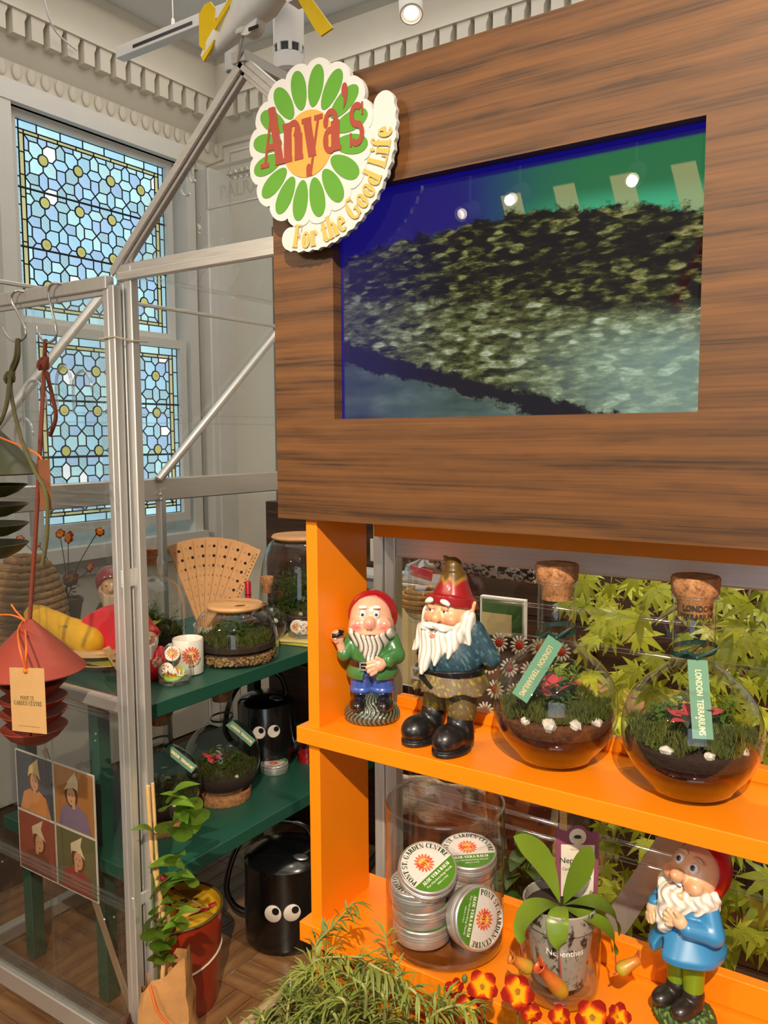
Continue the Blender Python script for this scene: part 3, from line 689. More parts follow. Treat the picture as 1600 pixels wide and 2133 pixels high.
# door, folded open to the left of the post
door = profile_post(-1.562, -1.520, DY-0.014, DY+0.004, 0.03, 1.885)
door.bb((-2.3, DY-0.018, 1.878), (-1.545, DY+0.006, 1.908), 0.002)
door.bb((-2.3, DY-0.01, 1.868), (-1.55, DY+0.004, 1.880))
door.bb((-2.3, DY-0.012, 0.02), (-1.55, DY+0.012, 0.075), 0.003)
door.bb((-2.299, DY-0.009, 0.03), (-2.25, DY+0.009, 1.87), 0.003)
door.bb((-2.3, DY-0.012, 0.905), (-1.55, DY+0.012, 0.938), 0.004)
door = gpart(door, 'door_frame', M_alu_v)
for z0, z1 in ((0.08, 0.42), (0.43, 0.90), (0.94, 1.39), (1.40, 1.868)):
    gpart(MB().bb((-2.25, DY-0.0015, z0), (-1.566, DY+0.0015, z1)), 'pane', PC, 0, door)
for z in (0.438, 0.415, 0.425, 0.895, 0.885, 1.385, 1.40, 1.418, 0.09, 0.10, 0.115, 0.128):
    gpart(MB().tube([V((-2.25, DY-0.004, z)), V((-1.566, DY-0.004, z))], 0.0045, 8), 'pressed_rib', PCR, 60, door)
for px_ in (62, 78, 222, 214):
    x_ = atY(px_, 800, DY).x; gpart(MB().tube([V((x_, DY-0.003, 0.08)), V((x_, DY-0.003, 1.868))], 0.003, 6), 'pressed_rib', PCR, 60, door)
sw = MB()
for cx, cz_, rx_, rz_ in ((-1.73, 1.67, 0.03, 0.05), (-1.66, 1.66, 0.035, 0.045), (-1.85, 1.63, 0.05, 0.06), (-1.9, 1.55, 0.04, 0.05)):
    sw.tube([V((cx+rx_*math.cos(a), DY-.003, cz_+rz_*math.sin(a))) for a in np.linspace(0, PI, 12)]+[V((cx-rx_, DY-.003, cz_-0.05))], 0.0035, 6)
gpart(sw, 'pressed_ornament', PCE, 60, door)['kind'] = 'stuff'
for px_, py_ in ((199, 1529), (199, 1543), (218, 1915), (238, 1910), (5, 1795)):
    gpart(MB().ell(atY(px_, py_, DY-0.006), 0.0035, 8, 6), 'pressed_stud', PCE, 60, door)
gpart(MB().tube([V((-1.572, DY-0.02, 1.770)), V((-1.52, DY-0.02, 1.772)), V((-1.498, GY-0.018, 1.764)), V((-1.49, GY+0.02, 1.765))], 0.002, 6), 'tie_string', plain('string', (190, 178, 150), 0.8), 60, door)
gpart(MB().bb((-1.53, DY-0.02, 1.208), (-1.522, GY-0.01, 1.25), 0.002), 'latch', M_alu)
gpart(MB().bb((-1.53, DY-0.02, 0.44), (-1.522, GY-0.01, 0.47), 0.002), 'latch', M_alu)
# flat strap brace behind the door
a_, b_2 = atY(92, 1560, GY+0.03), atY(272, 2100, GY+0.03)
gpart(MB().beam(a_, b_2, 0.022, 0.004, (0, -1, 0)), 'brace', brushed('warm_aluminium', (214, 190, 160), 0.4))
# ================================================================== display with screen
M_walnut = woodmat('walnut_laminate', (108, 68, 30), (84, 52, 22), (34, 20, 9), 'X', 52, 0.48, 0.0, 1.0, 0.05, 8.5)
PX0, PX1, PZ0, PZ1 = -0.876, 0.62, 1.42, 2.07
SX0, SX1, SZ0, SZ1 = -0.760, -0.232, 1.576, 1.907
cab = thing('display_cabinet', 'walnut wood-grain display box with a rectangular screen opening', 'display cabinet', (-0.13, 1.0, 0))
fr = MB(); o_ = V((-0.13, 1.0, 0))
for a, b in (((PX0, 1.0, PZ0), (SX0, 1.02, PZ1)), ((SX1, 1.0, PZ0), (PX1, 1.02, PZ1)), ((SX0, 1.0, PZ0), (SX1, 1.02, SZ0)), ((SX0, 1.0, SZ1), (SX1, 1.02, PZ1))): fr.bb(V(a)-o_, V(b)-o_)
fr.build('front_panel', M_walnut, cab, 0)
for a_s in (PX0, PX1-0.018): MB().bb(V((a_s, 1.02, PZ0))-o_, V((a_s+0.018, 1.18, PZ1))-o_).build('side_panel', M_walnut, cab, 0)
MB().bb(V((PX0+0.018, 1.02, PZ1-0.018))-o_, V((PX1-0.018, 1.18, PZ1))-o_).build('top_panel', M_walnut, cab, 0)
MB().bb(V((PX0+0.018, 1.02, PZ0))-o_, V((PX1-0.018, 1.18, PZ0+0.018))-o_).build('bottom_panel', M_walnut, cab, 0)
MB().bb(V((PX0+0.018, 1.165, PZ0+0.018))-o_, V((PX1-0.018, 1.18, PZ1-0.018))-o_).build('back_panel', M_walnut, cab, 0)
# the screen: a landscape video behind glass
def screen_mat():
    t = NT('video_screen'); w_, h_ = SX1-SX0, SZ1-SZ0
    tc = t.n('TexCoord'); sp = t.n('SeparateXYZ'); t.t.links.new(tc.outputs['Object'], sp.inputs[0])
    u = t.math('ADD', t.math('DIVIDE', sp.outputs[0], w_), 0.5); v = t.math('ADD', t.math('DIVIDE', sp.outputs[2], h_), 0.5)
    cv = t.n('CombineXYZ'); t.t.links.new(u, cv.inputs[0]); t.t.links.new(v, cv.inputs[1])
    def nz(sx_, sy_, det=3, seed=0.0, rough=0.55):
        mp = t.n('Mapping'); t.t.links.new(cv.outputs[0], mp.inputs[0]); mp.inputs['Scale'].default_value = (sx_, sy_, 1); mp.inputs['Location'].default_value = (seed, seed*1.7, 0)
        return t.noise(mp.outputs[0], 1.0, det, rough)
    def step(x, e0, e1):
        nd = t.n('MapRange', _interpolation_type='SMOOTHSTEP'); t.t.links.new(x, nd.inputs[0]); nd.inputs[1].default_value = e0; nd.inputs[2].default_value = e1; return nd.outputs[0]
    # backdrop: deep blue to the left, green to the right
    sky = t.mix(step(t.math('ADD', u, t.math('MULTIPLY', nz(3, 2, 2), 0.2)), 0.42, 0.85), srgb(24, 16, 120), srgb(34, 118, 70))
    band = t.math('MULTIPLY', step(t.math('ABSOLUTE', t.math('SUBTRACT', v, t.math('MULTIPLY_ADD', u, -0.08, 0.815))), 0.10, 0.0), step(u, 0.48, 0.8))
    sky = t.mix(t.math('MULTIPLY', band, 0.9), sky, srgb(70, 190, 140))
    us = t.math('ADD', u, t.math('MULTIPLY', v, 0.16))   # cream slanted stripes across the upper right
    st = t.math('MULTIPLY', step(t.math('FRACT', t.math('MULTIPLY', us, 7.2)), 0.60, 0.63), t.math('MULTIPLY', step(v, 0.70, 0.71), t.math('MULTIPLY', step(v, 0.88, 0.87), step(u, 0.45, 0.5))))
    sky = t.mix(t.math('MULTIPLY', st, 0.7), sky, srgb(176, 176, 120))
    sky = t.mix(step(v, 0.955, 0.97), sky, srgb(14, 10, 110))
    # shrub border, blocky like a compressed video
    vor = t.n('TexVoronoi', Scale=1.0, _feature='SMOOTH_F1', Smoothness=0.6); mp = t.n('Mapping'); t.t.links.new(cv.outputs[0], mp.inputs[0]); mp.inputs['Scale'].default_value = (30, 46, 1); t.t.links.new(mp.outputs[0], vor.inputs['Vector'])
    tone = t.math('ADD', t.math('MULTIPLY', vor.outputs['Color'], 0.38), t.math('MULTIPLY', nz(24, 52, 4, 3.0, 0.75), 0.68))
    shrub = t.ramp(tone, [(0.44, srgb(4, 4, 8)), (0.53, srgb(26, 28, 12)), (0.61, srgb(80, 84, 34)), (0.74, srgb(168, 166, 108))])
    lawn = t.ramp(tone, [(0.38, srgb(22, 26, 10)), (0.5, srgb(88, 92, 46)), (0.6, srgb(132, 142, 96)), (0.76, srgb(212, 224, 200))])
    lower = t.ramp(nz(5, 9, 3, 7.0), [(0.3, srgb(48, 70, 66)), (0.55, srgb(86, 108, 100)), (0.8, srgb(132, 150, 134))])
    edge_n = t.math('MULTIPLY', t.math('SUBTRACT', nz(18, 14, 4, 1.0, 0.7), 0.5), 0.16)
    ve = t.math('ADD', v, edge_n)
    top_line = t.math('ADD', t.math('MULTIPLY', t.math('POWER', t.math('ABSOLUTE', t.math('SUBTRACT', u, 0.5)), 2.0), -0.35), 0.80)
    c = t.mix(step(t.math('SUBTRACT', ve, top_line), 0.012, -0.012), sky, shrub)
    mid_line = t.math('MULTIPLY_ADD', u, -0.19, 0.545)
    c = t.mix(step(t.math('SUBTRACT', ve, mid_line), 0.03, -0.03), c, lawn)
    pale = t.math('MULTIPLY', step(u, 0.45, 0.95), step(v, 0.42, 0.2)); c = t.mix(t.math('MULTIPLY', pale, 0.45), c, srgb(178, 214, 200))
    dl = t.math('SUBTRACT', ve, t.math('MULTIPLY_ADD', u, -0.44, 0.305))
    c = t.mix(step(t.math('ABSOLUTE', t.math('SUBTRACT', dl, 0.0)), 0.06, 0.03), c, srgb(14, 16, 30))
    c = t.mix(step(dl, -0.03, -0.06), c, lower)
    lb = t.math('MULTIPLY', step(u, 0.42, 0.0), 0.5); c = t.mix(lb, c, srgb(30, 24, 110))
    rim = t.math('MAXIMUM', step(u, 0.012, 0.006), step(v, 0.98, 0.985)); c = t.mix(rim, c, srgb(16, 10, 120))
    b = t.bsdf(Base__Color=(0.004, 0.004, 0.006), Roughness=0.0); t.t.links.new(c, b.inputs['Emission Color']); b.inputs['Emission Strength'].default_value = 0.95
    b.inputs['Specular IOR Level'].default_value = 0.9
    return t.done(b)
scr = thing('television_screen', 'glossy screen set in walnut box playing a garden video', 'screen', ((SX0+SX1)/2, 1.0206, (SZ0+SZ1)/2))
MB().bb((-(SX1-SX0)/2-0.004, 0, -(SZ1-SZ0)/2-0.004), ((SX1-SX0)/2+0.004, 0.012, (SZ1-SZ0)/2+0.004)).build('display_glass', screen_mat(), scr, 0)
MB().bb((-(SX1-SX0)/2-0.006, 0.012, -(SZ1-SZ0)/2-0.006), ((SX1-SX0)/2+0.006, 0.05, (SZ1-SZ0)/2+0.006)).build('casing', plain('black_plastic', (16, 16, 18), 0.4), scr)
# ================================================================== orange shelf unit
M_or = plain('orange_lacquer', (238, 130, 14), 0.33, var=0.05, scale=6, bump=0.02)
OF, OB = 1.0, 1.19
S1T, S1B, S2T, S2B = 1.081, 1.054, 0.747, 0.713
sh = thing('shelf_unit', 'bright orange lacquered open shelf unit below walnut display box', 'shelf unit', (-0.15, 1.09, 0)); so = V((-0.15, 1.09, 0))
def spart(a, b, name, bev=0.0012): return MB().bb(V(a)-so, V(b)-so, bev).build(name, M_or, sh, 30)
spart((-0.829, OF+0.012, 0.0), (-0.807, OB-0.04, PZ0), 'upright'); spart((0.58, OF+0.012, 0.0), (0.605, OB-0.04, PZ0), 'upright')
for t_, b_s, l in ((S1T, S1B, 0.02), (S2T, S2B, 0.045)):
    spart((-0.845, OF, b_s), (0.62, OB, t_), 'shelf')
    spart((-0.76, OB-0.02, t_), (0.57, OB, t_+l), 'back_lip')
spart((-0.80, OB-0.03, 1.378), (0.57, OB-0.01, PZ0), 'header')
spart((-0.80, OB-0.03, 0.02), (0.57, OB-0.01, 0.6), 'back_board')
# ================================================================== flower sign
M_sw = plain('sign_white', (188, 187, 184), 0.6, var=0.02); M_sg = plain('petal_green', (76, 134, 28), 0.5, var=0.03)
M_so = plain('sign_amber', (214, 142, 58), 0.5, var=0.03); M_sr = plain('sign_red_brown', (140, 54, 36), 0.5, var=0.03); M_sy = plain('sign_mustard', (190, 158, 74), 0.5, var=0.03)
def daisy_logo(parent, o, x, y, rad, petal, heart, letter, ink_mats, lift=0.0003, n=16, text=True, name=True):
    """printed flower with the name across it; o centre, x/y axes of the printed face"""
    mp, mh, ml = ink_mats; mb = MB(); o, x, y = V(o), V(x), V(y)
    for k in range(n):
        a = 2*PI*(k+0.5)/n; cx, cy = 0.70*rad*math.cos(a), 0.70*rad*math.sin(a); pl = []
        for q in range(14):
            t_ = 2*PI*q/14; e, g = 0.27*rad*math.cos(t_), 0.115*rad*math.sin(t_)
            pl.append((cx+e*math.cos(a)-g*math.sin(a), cy+e*math.sin(a)+g*math.cos(a)))
        flat_polys(mb, [pl], o, x, y, lift)
    if name is True:
        for k in range(n):   # each petal a piece of its own on the large sign
            pass
    p = mb.build('printed_petals', mp, parent, 0, kind='stuff')
    h = flat_polys(MB(), [[(0.42*rad*math.cos(2*PI*k/32), 0.42*rad*math.sin(2*PI*k/32)) for k in range(32)]], o, x, y, lift*1.5).build('printed_heart', mh, parent, 0)
    if text:
        tp, tw = text_polys("Anya's", 1.0, -0.02, 0.66); s_ = 1.62*rad/tw
        tp = [[(a*s_-tw*s_/2, b*s_-0.3*s_) for a, b in q] for q in tp]
        flat_polys(MB(), tp, o, x, y, lift*2.2, lift*0.12).build('printed_name', ml, parent, 0)
SY = 0.972
sg_c = atY(642, 302, SY); R_s = (atY(650, 133, SY).z-atY(645, 460, SY).z)/2
sg_c.z = (atY(650, 133, SY).z+atY(645, 460, SY).z)/2
sign = thing('flower_sign', 'white cut-out sign of a green petalled daisy reading Anya\'s For the Good Life', 'sign', (sg_c.x, SY, sg_c.z))
out = []
for k in range(192):
    a = 2*PI*k/192; ph = abs(math.cos(8*a)) if False else abs(math.sin(8*a))
    out.append((R_s*(0.985+0.085*ph**0.6)*math.cos(a), R_s*(0.985+0.085*ph**0.6)*math.sin(a)))
b_ = MB().prism(out, 0, 0.008, (0, 0, 0), (1, 0, 0), (0, 0, 1), (0, 1, 0)); b_.build('backing_board', M_sw, sign, 30)
RB0, RB1 = R_s*0.8, R_s*1.39
band = []
for k in range(61):
    a = R(-106+k*1.967); wob = 1+0.010*math.sin(k*1.9); band.append((RB1*wob*math.cos(a), RB1*wob*math.sin(a)))
for k in range(61):
    a = R(-106+(60-k)*1.967); band.append((RB0*math.cos(a), RB0*math.sin(a)))
vs = MB()
for k in range(60):
    q = [band[k], band[k+1], band[119-k], band[120-k]] if k < 60 else None
    if k <= 59: q = [band[k], band[k+1], band[121-k-1], band[121-k]] if 121-k < len(band) else [band[k], band[k+1], band[120-k], band[121-k-0-0] if 121-k < len(band) else band[-1]]
    vs.prism(q, 0.0012, 0.0085, (0, 0, 0), (1, 0, 0), (0, 0, 1), (0, 1, 0))
for a_e in (-106, 12):
    ce = V((1.235*R_s*math.cos(R(a_e)), 0, 1.235*R_s*math.sin(R(a_e)))); vs.prism([(0.155*R_s*math.cos(2*PI*k/24), 0.155*R_s*math.sin(2*PI*k/24)) for k in range(24)], 0.0013, 0.0084, ce, (1, 0, 0), (0, 0, 1), (0, 1, 0))
vs.build('motto_banner', M_sw, sign, 30)
for k in range(16):
    a = 2*PI*(k+0.5)/16; pl = []
    for q in range(24):
        t_ = 2*PI*q/24; e, g = 0.265*R_s*math.cos(t_), 0.125*R_s*math.sin(t_)*(1+0.12*math.cos(t_)); pl.append((0.725*R_s*math.cos(a)+e*math.cos(a)-g*math.sin(a), 0.725*R_s*math.sin(a)+e*math.sin(a)+g*math.cos(a)))
    MB().prism(pl, 0, 0.0012, (0, -0.0008, 0), (1, 0, 0), (0, 0, 1), (0, 1, 0)).build('petal', M_sg, sign, 0)
MB().prism([(0.43*R_s*math.cos(2*PI*k/40), 0.43*R_s*math.sin(2*PI*k/40)) for k in range(40)], 0, 0.0014, (0, -0.001, 0), (1, 0, 0), (0, 0, 1), (0, 1, 0)).build('flower_heart', M_so, sign, 0)
tp, tw = text_polys("Anya's", 1.0, -0.035, 0.62)
s_ = (atY(760, 300, SY).x-atY(545, 350, SY).x)/tw; fz = 1.12
x0 = atY(545, 350, SY).x-sg_c.x; z0 = atY(548, 352, SY).z-sg_c.z
flat_polys(MB(), [[(x0+a*s_, z0+b*s_*fz) for a, b in q] for q in tp], (0, -0.0014, 0), (1, 0, 0), (0, 0, 1), 0.0004, 0.00006).build('name_lettering', M_sr, sign, 0)
tp, tw = text_polys("For the Good Life", 1.0, 0.0, 0.78); s_ = R(106)*RB1*0.93/tw
am = arc_map([[(a*s_, b*s_*1.12) for a, b in q] for q in tp], tw*s_, RB1*0.965, -52, False)
flat_polys(MB(), am, (0, -0.0004, 0), (1, 0, 0), (0, 0, 1), 0.0004, 0.00006).build('motto_lettering', M_sy, sign, 0)
MB().bb((-0.02, 0.008, -0.02), (0.02, 0.0285, 0.02)).build('mounting_block', M_sw, sign)
# ================================================================== gnomes (built in centimetres)
SKIN = np.array(srgb(226, 170, 140)); PINK = np.array(srgb(222, 96, 92)); WHITE = np.array(srgb(232, 228, 218)); BLACK = np.array(srgb(14, 14, 16))
def lerp(a, b, t): return a+(b-a)*np.clip(t, 0, 1)[:, None]
def near(p, c, r, soft=0.5):
    d = np.sqrt(((p-np.array(c))**2/np.array(r)**2).sum(1)); return np.clip((1-d)/soft, 0, 1)
M_glz = vcol('glazed_paint', 0.22, 0.8); M_mat = vcol('matt_paint', 0.55, 0.0, 0.25, 300); M_sat = vcol('satin_paint', 0.34, 0.25)
def eye(root, c, r, iris, look=(0, -1, 0), mat=None, lid=None):
    e = MB().ell((0, 0, 0), (r*0.85, r*0.6, r), 14, 10).build('eye', plain('eye_white', (236, 234, 228), 0.2, coat=0.6), root, 180, V(c)*0.01); d = V(look).normalized()
    e.scale = (0.01,)*3
    MB().ell(d*r*0.36, (r*0.52, r*0.36, r*0.56), 12, 8).build('iris', plain('iris_%d%d%d' % iris, iris, 0.2, coat=0.6), e, 180)
    MB().ell(d*r*0.52, (r*0.30, r*0.28, r*0.34), 10, 8).build('pupil', plain('pupil_black', (6, 6, 8), 0.15, coat=0.8), e, 180)
    return e
def hand(root, palm, wrist, tips, base, mat, cfun=None, r=0.42, name='hand'):
    """palm ball, wrist stub and five separate fingers given as knuckle-bend-tip points"""
    def fn(X, Y, Z):
        d = sU(sE(X, Y, Z, palm, (1.15, 0.75, 1.1)), sC(X, Y, Z, palm, wrist, 0.75, 0.7), 0.5)
        for t in tips:
            for a, b in zip(t[:-1], t[1:]): d = sU(d, sC(X, Y, Z, a, b, r, r*0.88), 0.12)
        return d
    pts = np.array([palm, wrist]+[p for t in tips for p in t])
    return solid(name, fn, pts.min(0)-1.6, pts.max(0)+1.6, 0.13, mat, root, cfun or (lambda p: np.tile(SKIN, (len(p), 1))), scale=0.01)
# ---- green jacket gnome
g1 = thing('garden_gnome', 'small glazed gnome in green jacket and blue trousers standing on grassy mound', 'garden gnome', atZ(758, 1488, S1T), R(31), 'garden gnomes on the orange shelves')
CM = 0.01
def f(X, Y, Z):
    a = np.arctan2(Y, X); d = sE(X, Y, Z, (0, -.3, 1.0), (4.8, 4.3, 2.7)); d = sU(d, sE(X, Y, Z, (0, -.8, 2.8), (1.6, 2.8, 2.2)), 1.2)
    return np.maximum(d+0.10*np.sin(34*a+4*np.sin(Z*2)), -Z)
solid('mound', f, (-6.6, -5.6, -.2), (6.6, 5, 5.6), 0.17, M_glz, g1, lambda p: lerp(np.tile(np.array(srgb(92, 104, 84)), (len(p), 1)), BLACK, 0.5+0.9*np.sin(34*np.arctan2(p[:, 1], p[:, 0])+4*np.sin(p[:, 2]*2))), scale=CM)
for s in (-1, 1):
    solid('boot', lambda X, Y, Z: sU(sE(X, Y, Z, (2.2*s, -2.0, 3.0), (1.65, 2.4, 1.45)), sC(X, Y, Z, (2.0*s, -.3, 3.2), (1.8*s, 0, 4.9), 1.6, 1.75), 0.6), (2.1*s-2.4, -5, 1), (2.1*s+2.4, 2.4, 6.9), 0.15, M_glz, g1, lambda p: np.tile(BLACK, (len(p), 1)), scale=CM)
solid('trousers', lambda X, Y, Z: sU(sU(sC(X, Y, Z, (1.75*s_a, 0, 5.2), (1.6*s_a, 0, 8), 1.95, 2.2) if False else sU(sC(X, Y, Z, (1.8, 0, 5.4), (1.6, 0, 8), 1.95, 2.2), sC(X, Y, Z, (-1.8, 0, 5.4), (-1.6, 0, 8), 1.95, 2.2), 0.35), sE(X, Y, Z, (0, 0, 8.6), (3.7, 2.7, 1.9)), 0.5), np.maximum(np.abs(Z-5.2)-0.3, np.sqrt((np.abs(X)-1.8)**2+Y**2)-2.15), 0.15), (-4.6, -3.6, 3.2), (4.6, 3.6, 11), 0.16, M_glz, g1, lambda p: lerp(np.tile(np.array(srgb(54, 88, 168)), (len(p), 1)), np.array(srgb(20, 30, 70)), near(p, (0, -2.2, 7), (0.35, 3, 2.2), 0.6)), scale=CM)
def jk(X, Y, Z, arms=True):
    d = sE(X, Y, Z, (0, 0.1, 11.8), (4.0, 3.2, 5.0)); d = sU(d, sE(X, Y, Z, (0, 0, 8.2), (4.5, 3.5, 2.4)), 1.2)
    if arms:
        d = sU(d, sC(X, Y, Z, (3.3, 0, 13.8), (4.3, -1.2, 11.2), 1.4, 1.45), .6); d = sU(d, sC(X, Y, Z, (4.3, -1.2, 11.2), (3.0, -3.0, 10.9), 1.35, 1.25), .3)
        d = sU(d, sC(X, Y, Z, (-3.2, 0, 13.8), (-4.6, -1.6, 11.6), 1.4, 1.35), .6)
    d = sS(d, sE(X, Y, Z, (-.25, -3.2, 6.6), (1.2, 1.6, 3.0)), 0.2)
    return np.maximum(d, 7.3-Z)
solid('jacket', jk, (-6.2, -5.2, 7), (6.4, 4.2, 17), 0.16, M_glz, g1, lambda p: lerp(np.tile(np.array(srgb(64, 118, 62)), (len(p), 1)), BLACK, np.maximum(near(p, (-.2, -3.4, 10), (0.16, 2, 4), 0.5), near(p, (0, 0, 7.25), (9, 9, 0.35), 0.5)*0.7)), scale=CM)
solid('belt', lambda X, Y, Z: np.maximum(sE(X, Y, Z, (0, 0.05, 11.0), (4.25, 3.5, 5.4)), np.abs(Z-9.9+0.05*X)-0.62), (-5, -4.2, 8.6), (5, 4.2, 11.4), 0.13, M_glz, g1, lambda p: np.tile(np.array(srgb(58, 36, 26)), (len(p), 1)), scale=CM)
bk = MB(); [bk.box((-1.0+a*0.75, -3.62, 9.95+b*0.6), s_) for a, b, s_ in ((-1, 0, (.25, .3, 1.45)), (1, 0, (.25, .3, 1.45)), (0, 1, (1.7, .3, .25)), (0, -1, (1.7, .3, .25)), (0, 0, (1.0, .28, .2)))]
bk.xf(Matrix.Scale(CM, 4)).build('buckle', plain('buckle_silver', (176, 172, 160), 0.3, metal=0.6), g1)
hand(g1, (1.3, -3.75, 10.2), (3.0, -3.2, 10.9), [[(0.6, -4.1, 10.9), (-.4, -4.0, 10.6)], [(0.5, -4.2, 10.3), (-.5, -4.1, 9.9)], [(0.6, -4.2, 9.7), (-.3, -4.1, 9.2)], [(0.9, -4.1, 9.2), (0.2, -4.0, 8.7)], [(1.8, -3.9, 11.0), (1.1, -4.1, 11.5)]], None, M_glz, r=0.4)
hand(g1, (-5.7, -2.5, 14.7), (-4.7, -1.9, 11.5), [[(-5.9, -3.1, 15.3), (-5.5, -3.5, 15.6)], [(-6.2, -3.0, 15.1), (-5.9, -3.6, 15.1)], [(-6.3, -2.8, 14.6), (-5.9, -3.5, 14.5)], [(-6.2, -2.6, 14.1), (-5.8, -3.3, 14.0)], [(-5.2, -3.0, 15.1), (-5.0, -3.4, 15.7)]], None, M_glz, r=0.36)
MB().tube([V((-6.4, -3.5, 15.0))*CM, V((-5.6, -3.7, 15.1))*CM, V((-5.0, -3.6, 15.4))*CM, V((-4.9, -3.5, 16.0))*CM], [0.004, 0.0035, 0.005, 0.006], 8).build('pipe', plain('pipe_black', (14, 12, 12), 0.25, coat=0.7), g1, 60)
def hd(X, Y, Z):
    d = sE(X, Y, Z, (0, 0, 17.4), (3.75, 3.3, 4.0)); d = sU(d, sE(X, Y, Z, (0, -.6, 15.9), (3.9, 3.2, 2.6)), .8)
    for s in (-1, 1): d = sU(d, sE(X, Y, Z, (2.3*s, -2.7, 16.6), (1.3, 1.0, 1.2)), .5)
    d = sU(d, sE(X, Y, Z, (-.1, -3.7, 17.1), (1.0, 1.0, 1.15)), .35); return sU(d, sE(X, Y, Z, (0, -3.35, 15.5), (1.3, .7, .6)), .3)
def hc(p):
    c = np.tile(SKIN, (len(p), 1))
    for s in (-1, 1): c = lerp(c, PINK, 0.85*near(p, (2.3*s, -3.4, 16.6), (1.3, 1.6, 1.2), .7))
    c = lerp(c, PINK, 0.6*near(p, (-.1, -4.5, 17.0), (.9, 1, 1), .7))
    for s in (-1, 1): c = lerp(c, BLACK, near(p, (-.1+.3*s, -4.4, 16.1), (.16, .8, .4), .5))
    return lerp(c, np.array(srgb(90, 20, 22)), near(p, (0.1, -3.9, 15.05), (1.1, .9, .35), .4))
solid('head', hd, (-5, -5.4, 13), (5, 4, 22), 0.15, M_glz, g1, hc, scale=CM)
for s in (-1, 1):
    eye(g1, (-.1+1.15*s, -3.15, 18.55), 0.62, (70, 100, 170), (-0.15, -1, 0.05))
    MB().tube([V((-.1+1.15*s+q, -2.95-0.1*(1-q*q), 19.75-0.25*q*q))*CM for q in (-.6, -.2, .2, .6)], [0.002, 0.003, 0.003, 0.002], 8).build('eyebrow', plain('brow_white', (226, 220, 210), 0.4), g1, 60)
def bd(X, Y, Z):
    d = sC(X, Y, Z, (0, -1.5, 14.6), (0, -3.0, 11.2), 4.0, 1.0); d = sU(d, sE(X, Y, Z, (0, 0.2, 15.2), (4.3, 2.8, 2.2)), .6)
    d = sS(d, sE(X, Y, Z, (0, -3.2, 17.3), (3.6, 3.6, 2.25)), 0.3)
    return d+0.13*np.sin(6.5*np.arctan2(X, 3.0)*4+2*np.sin(Z*1.3))
solid('beard', bd, (-5.6, -6.4, 9.4), (5.6, 3.4, 18.6), 0.15, M_glz, g1, lambda p: lerp(np.tile(WHITE, (len(p), 1)), BLACK, -0.5+1.5*np.sin(26*np.arctan2(p[:, 0], 3.0)+2*np.sin(p[:, 2]*1.3))), scale=CM)
solid('hat', lambda X, Y, Z: sU(sS(sE(X, Y, Z, (.2, .9, 17.9), (4.15, 3.6, 4.1)), sE(X, Y, Z, (0, -3.0, 17.2), (3.95, 3.5, 4.7)), .25), np.maximum(sE(X, Y, Z, (.2, .5, 17.8), (4.3, 3.6, 4.25)), np.maximum(np.abs(Y+.4-0.02*Z)-.35, 15.5-Z)), .2), (-5, -4, 12.5), (5, 5, 22.8), 0.15, M_glz, g1, lambda p: np.tile(np.array(srgb(150, 20, 26)), (len(p), 1)), scale=CM)
# ---- tall gnome, arms behind the back
g2 = thing('garden_gnome', 'tall weathered gnome in teal shirt, crooked red hat and black boots', 'garden gnome', atZ(948, 1548, S1T), R(-6), 'garden gnomes on the orange shelves')
def weather(base, streak, k=1.0):
    b, s_ = np.array(srgb(*base)), np.array(srgb(*streak))
    return lambda p: lerp(np.tile(b, (len(p), 1)), s_, k*(np.sin(p[:, 0]*3.1+3*np.sin(p[:, 2]*1.3+p[:, 1]*2))*np.sin(p[:, 2]*1.9+2.5*np.sin(p[:, 0]*1.7+p[:, 1])+p[:, 1]*1.3)+.35*np.sin(p[:, 0]*11+p[:, 2]*7)-0.2)*1.5)
BLK = lambda p: lerp(np.tile(np.array(srgb(20, 19, 20)), (len(p), 1)), np.array(srgb(70, 68, 66)), (np.sin(p[:, 0]*3+p[:, 2]*2)*np.sin(p[:, 1]*2.7)-.72)*2)
for cx, cy in ((-3.4, -1.0), (3.0, -1.6)):
    def f(X, Y, Z):
        d = sE(X, Y, Z, (cx-.5, cy-2.2, 2.0), (2.35, 3.0, 2.2)); d = sU(d, sC(X, Y, Z, (cx, cy+.6, 1.6), (cx*.86, cy+.9, 4.3), 2.0, 2.05), .8)
        d = sU(d, np.maximum(sE(X, Y, Z, (cx-.4, cy-1.4, .4), (2.6, 3.9, 6)), np.abs(Z-.35)-.35), .12); return np.maximum(d, -Z)
    solid('boot', f, (cx-3.8, cy-6, -.2), (cx+3.2, cy+3.6, 8), 0.18, M_sat, g2, BLK, scale=CM)
TR = weather((92, 74, 40), (150, 128, 36))
solid('trousers', lambda X, Y, Z: sU(sU(sC(X, Y, Z, (-2.8, .2, 5.6), (-1.9, .4, 9), 2.1, 2.6), sC(X, Y, Z, (2.6, -.4, 5.6), (2.0, .2, 9), 2.3, 2.8), .4), sE(X, Y, Z, (0, .3, 9.4), (4.6, 3.4, 2.4)), .5), (-6, -5, 3.4), (6, 5, 12.5), 0.18, M_mat, g2, TR, scale=CM)
def skirt(X, Y, Z):
    a = np.arctan2(Y, X); q = np.sqrt((X/1.12)**2+(Y-.2)**2)
    d = q-(4.7+(12-Z)*.38)+0.16*np.sin(a*9)*np.clip((12-Z)/4, 0, 1)
    d = sS(d, sE(X, Y, Z, (-2.4, -5.4, 7.0), (.8, 2.4, 3.4)), .2)
    return np.maximum(np.maximum(d, 8.9+0.3*np.sin(a*7)-Z), Z-12.0)
solid('coat_skirt', skirt, (-8, -7.4, 7), (8, 7.4, 12.8), 0.2, M_mat, g2, weather((104, 84, 56), (148, 130, 40)), scale=CM)
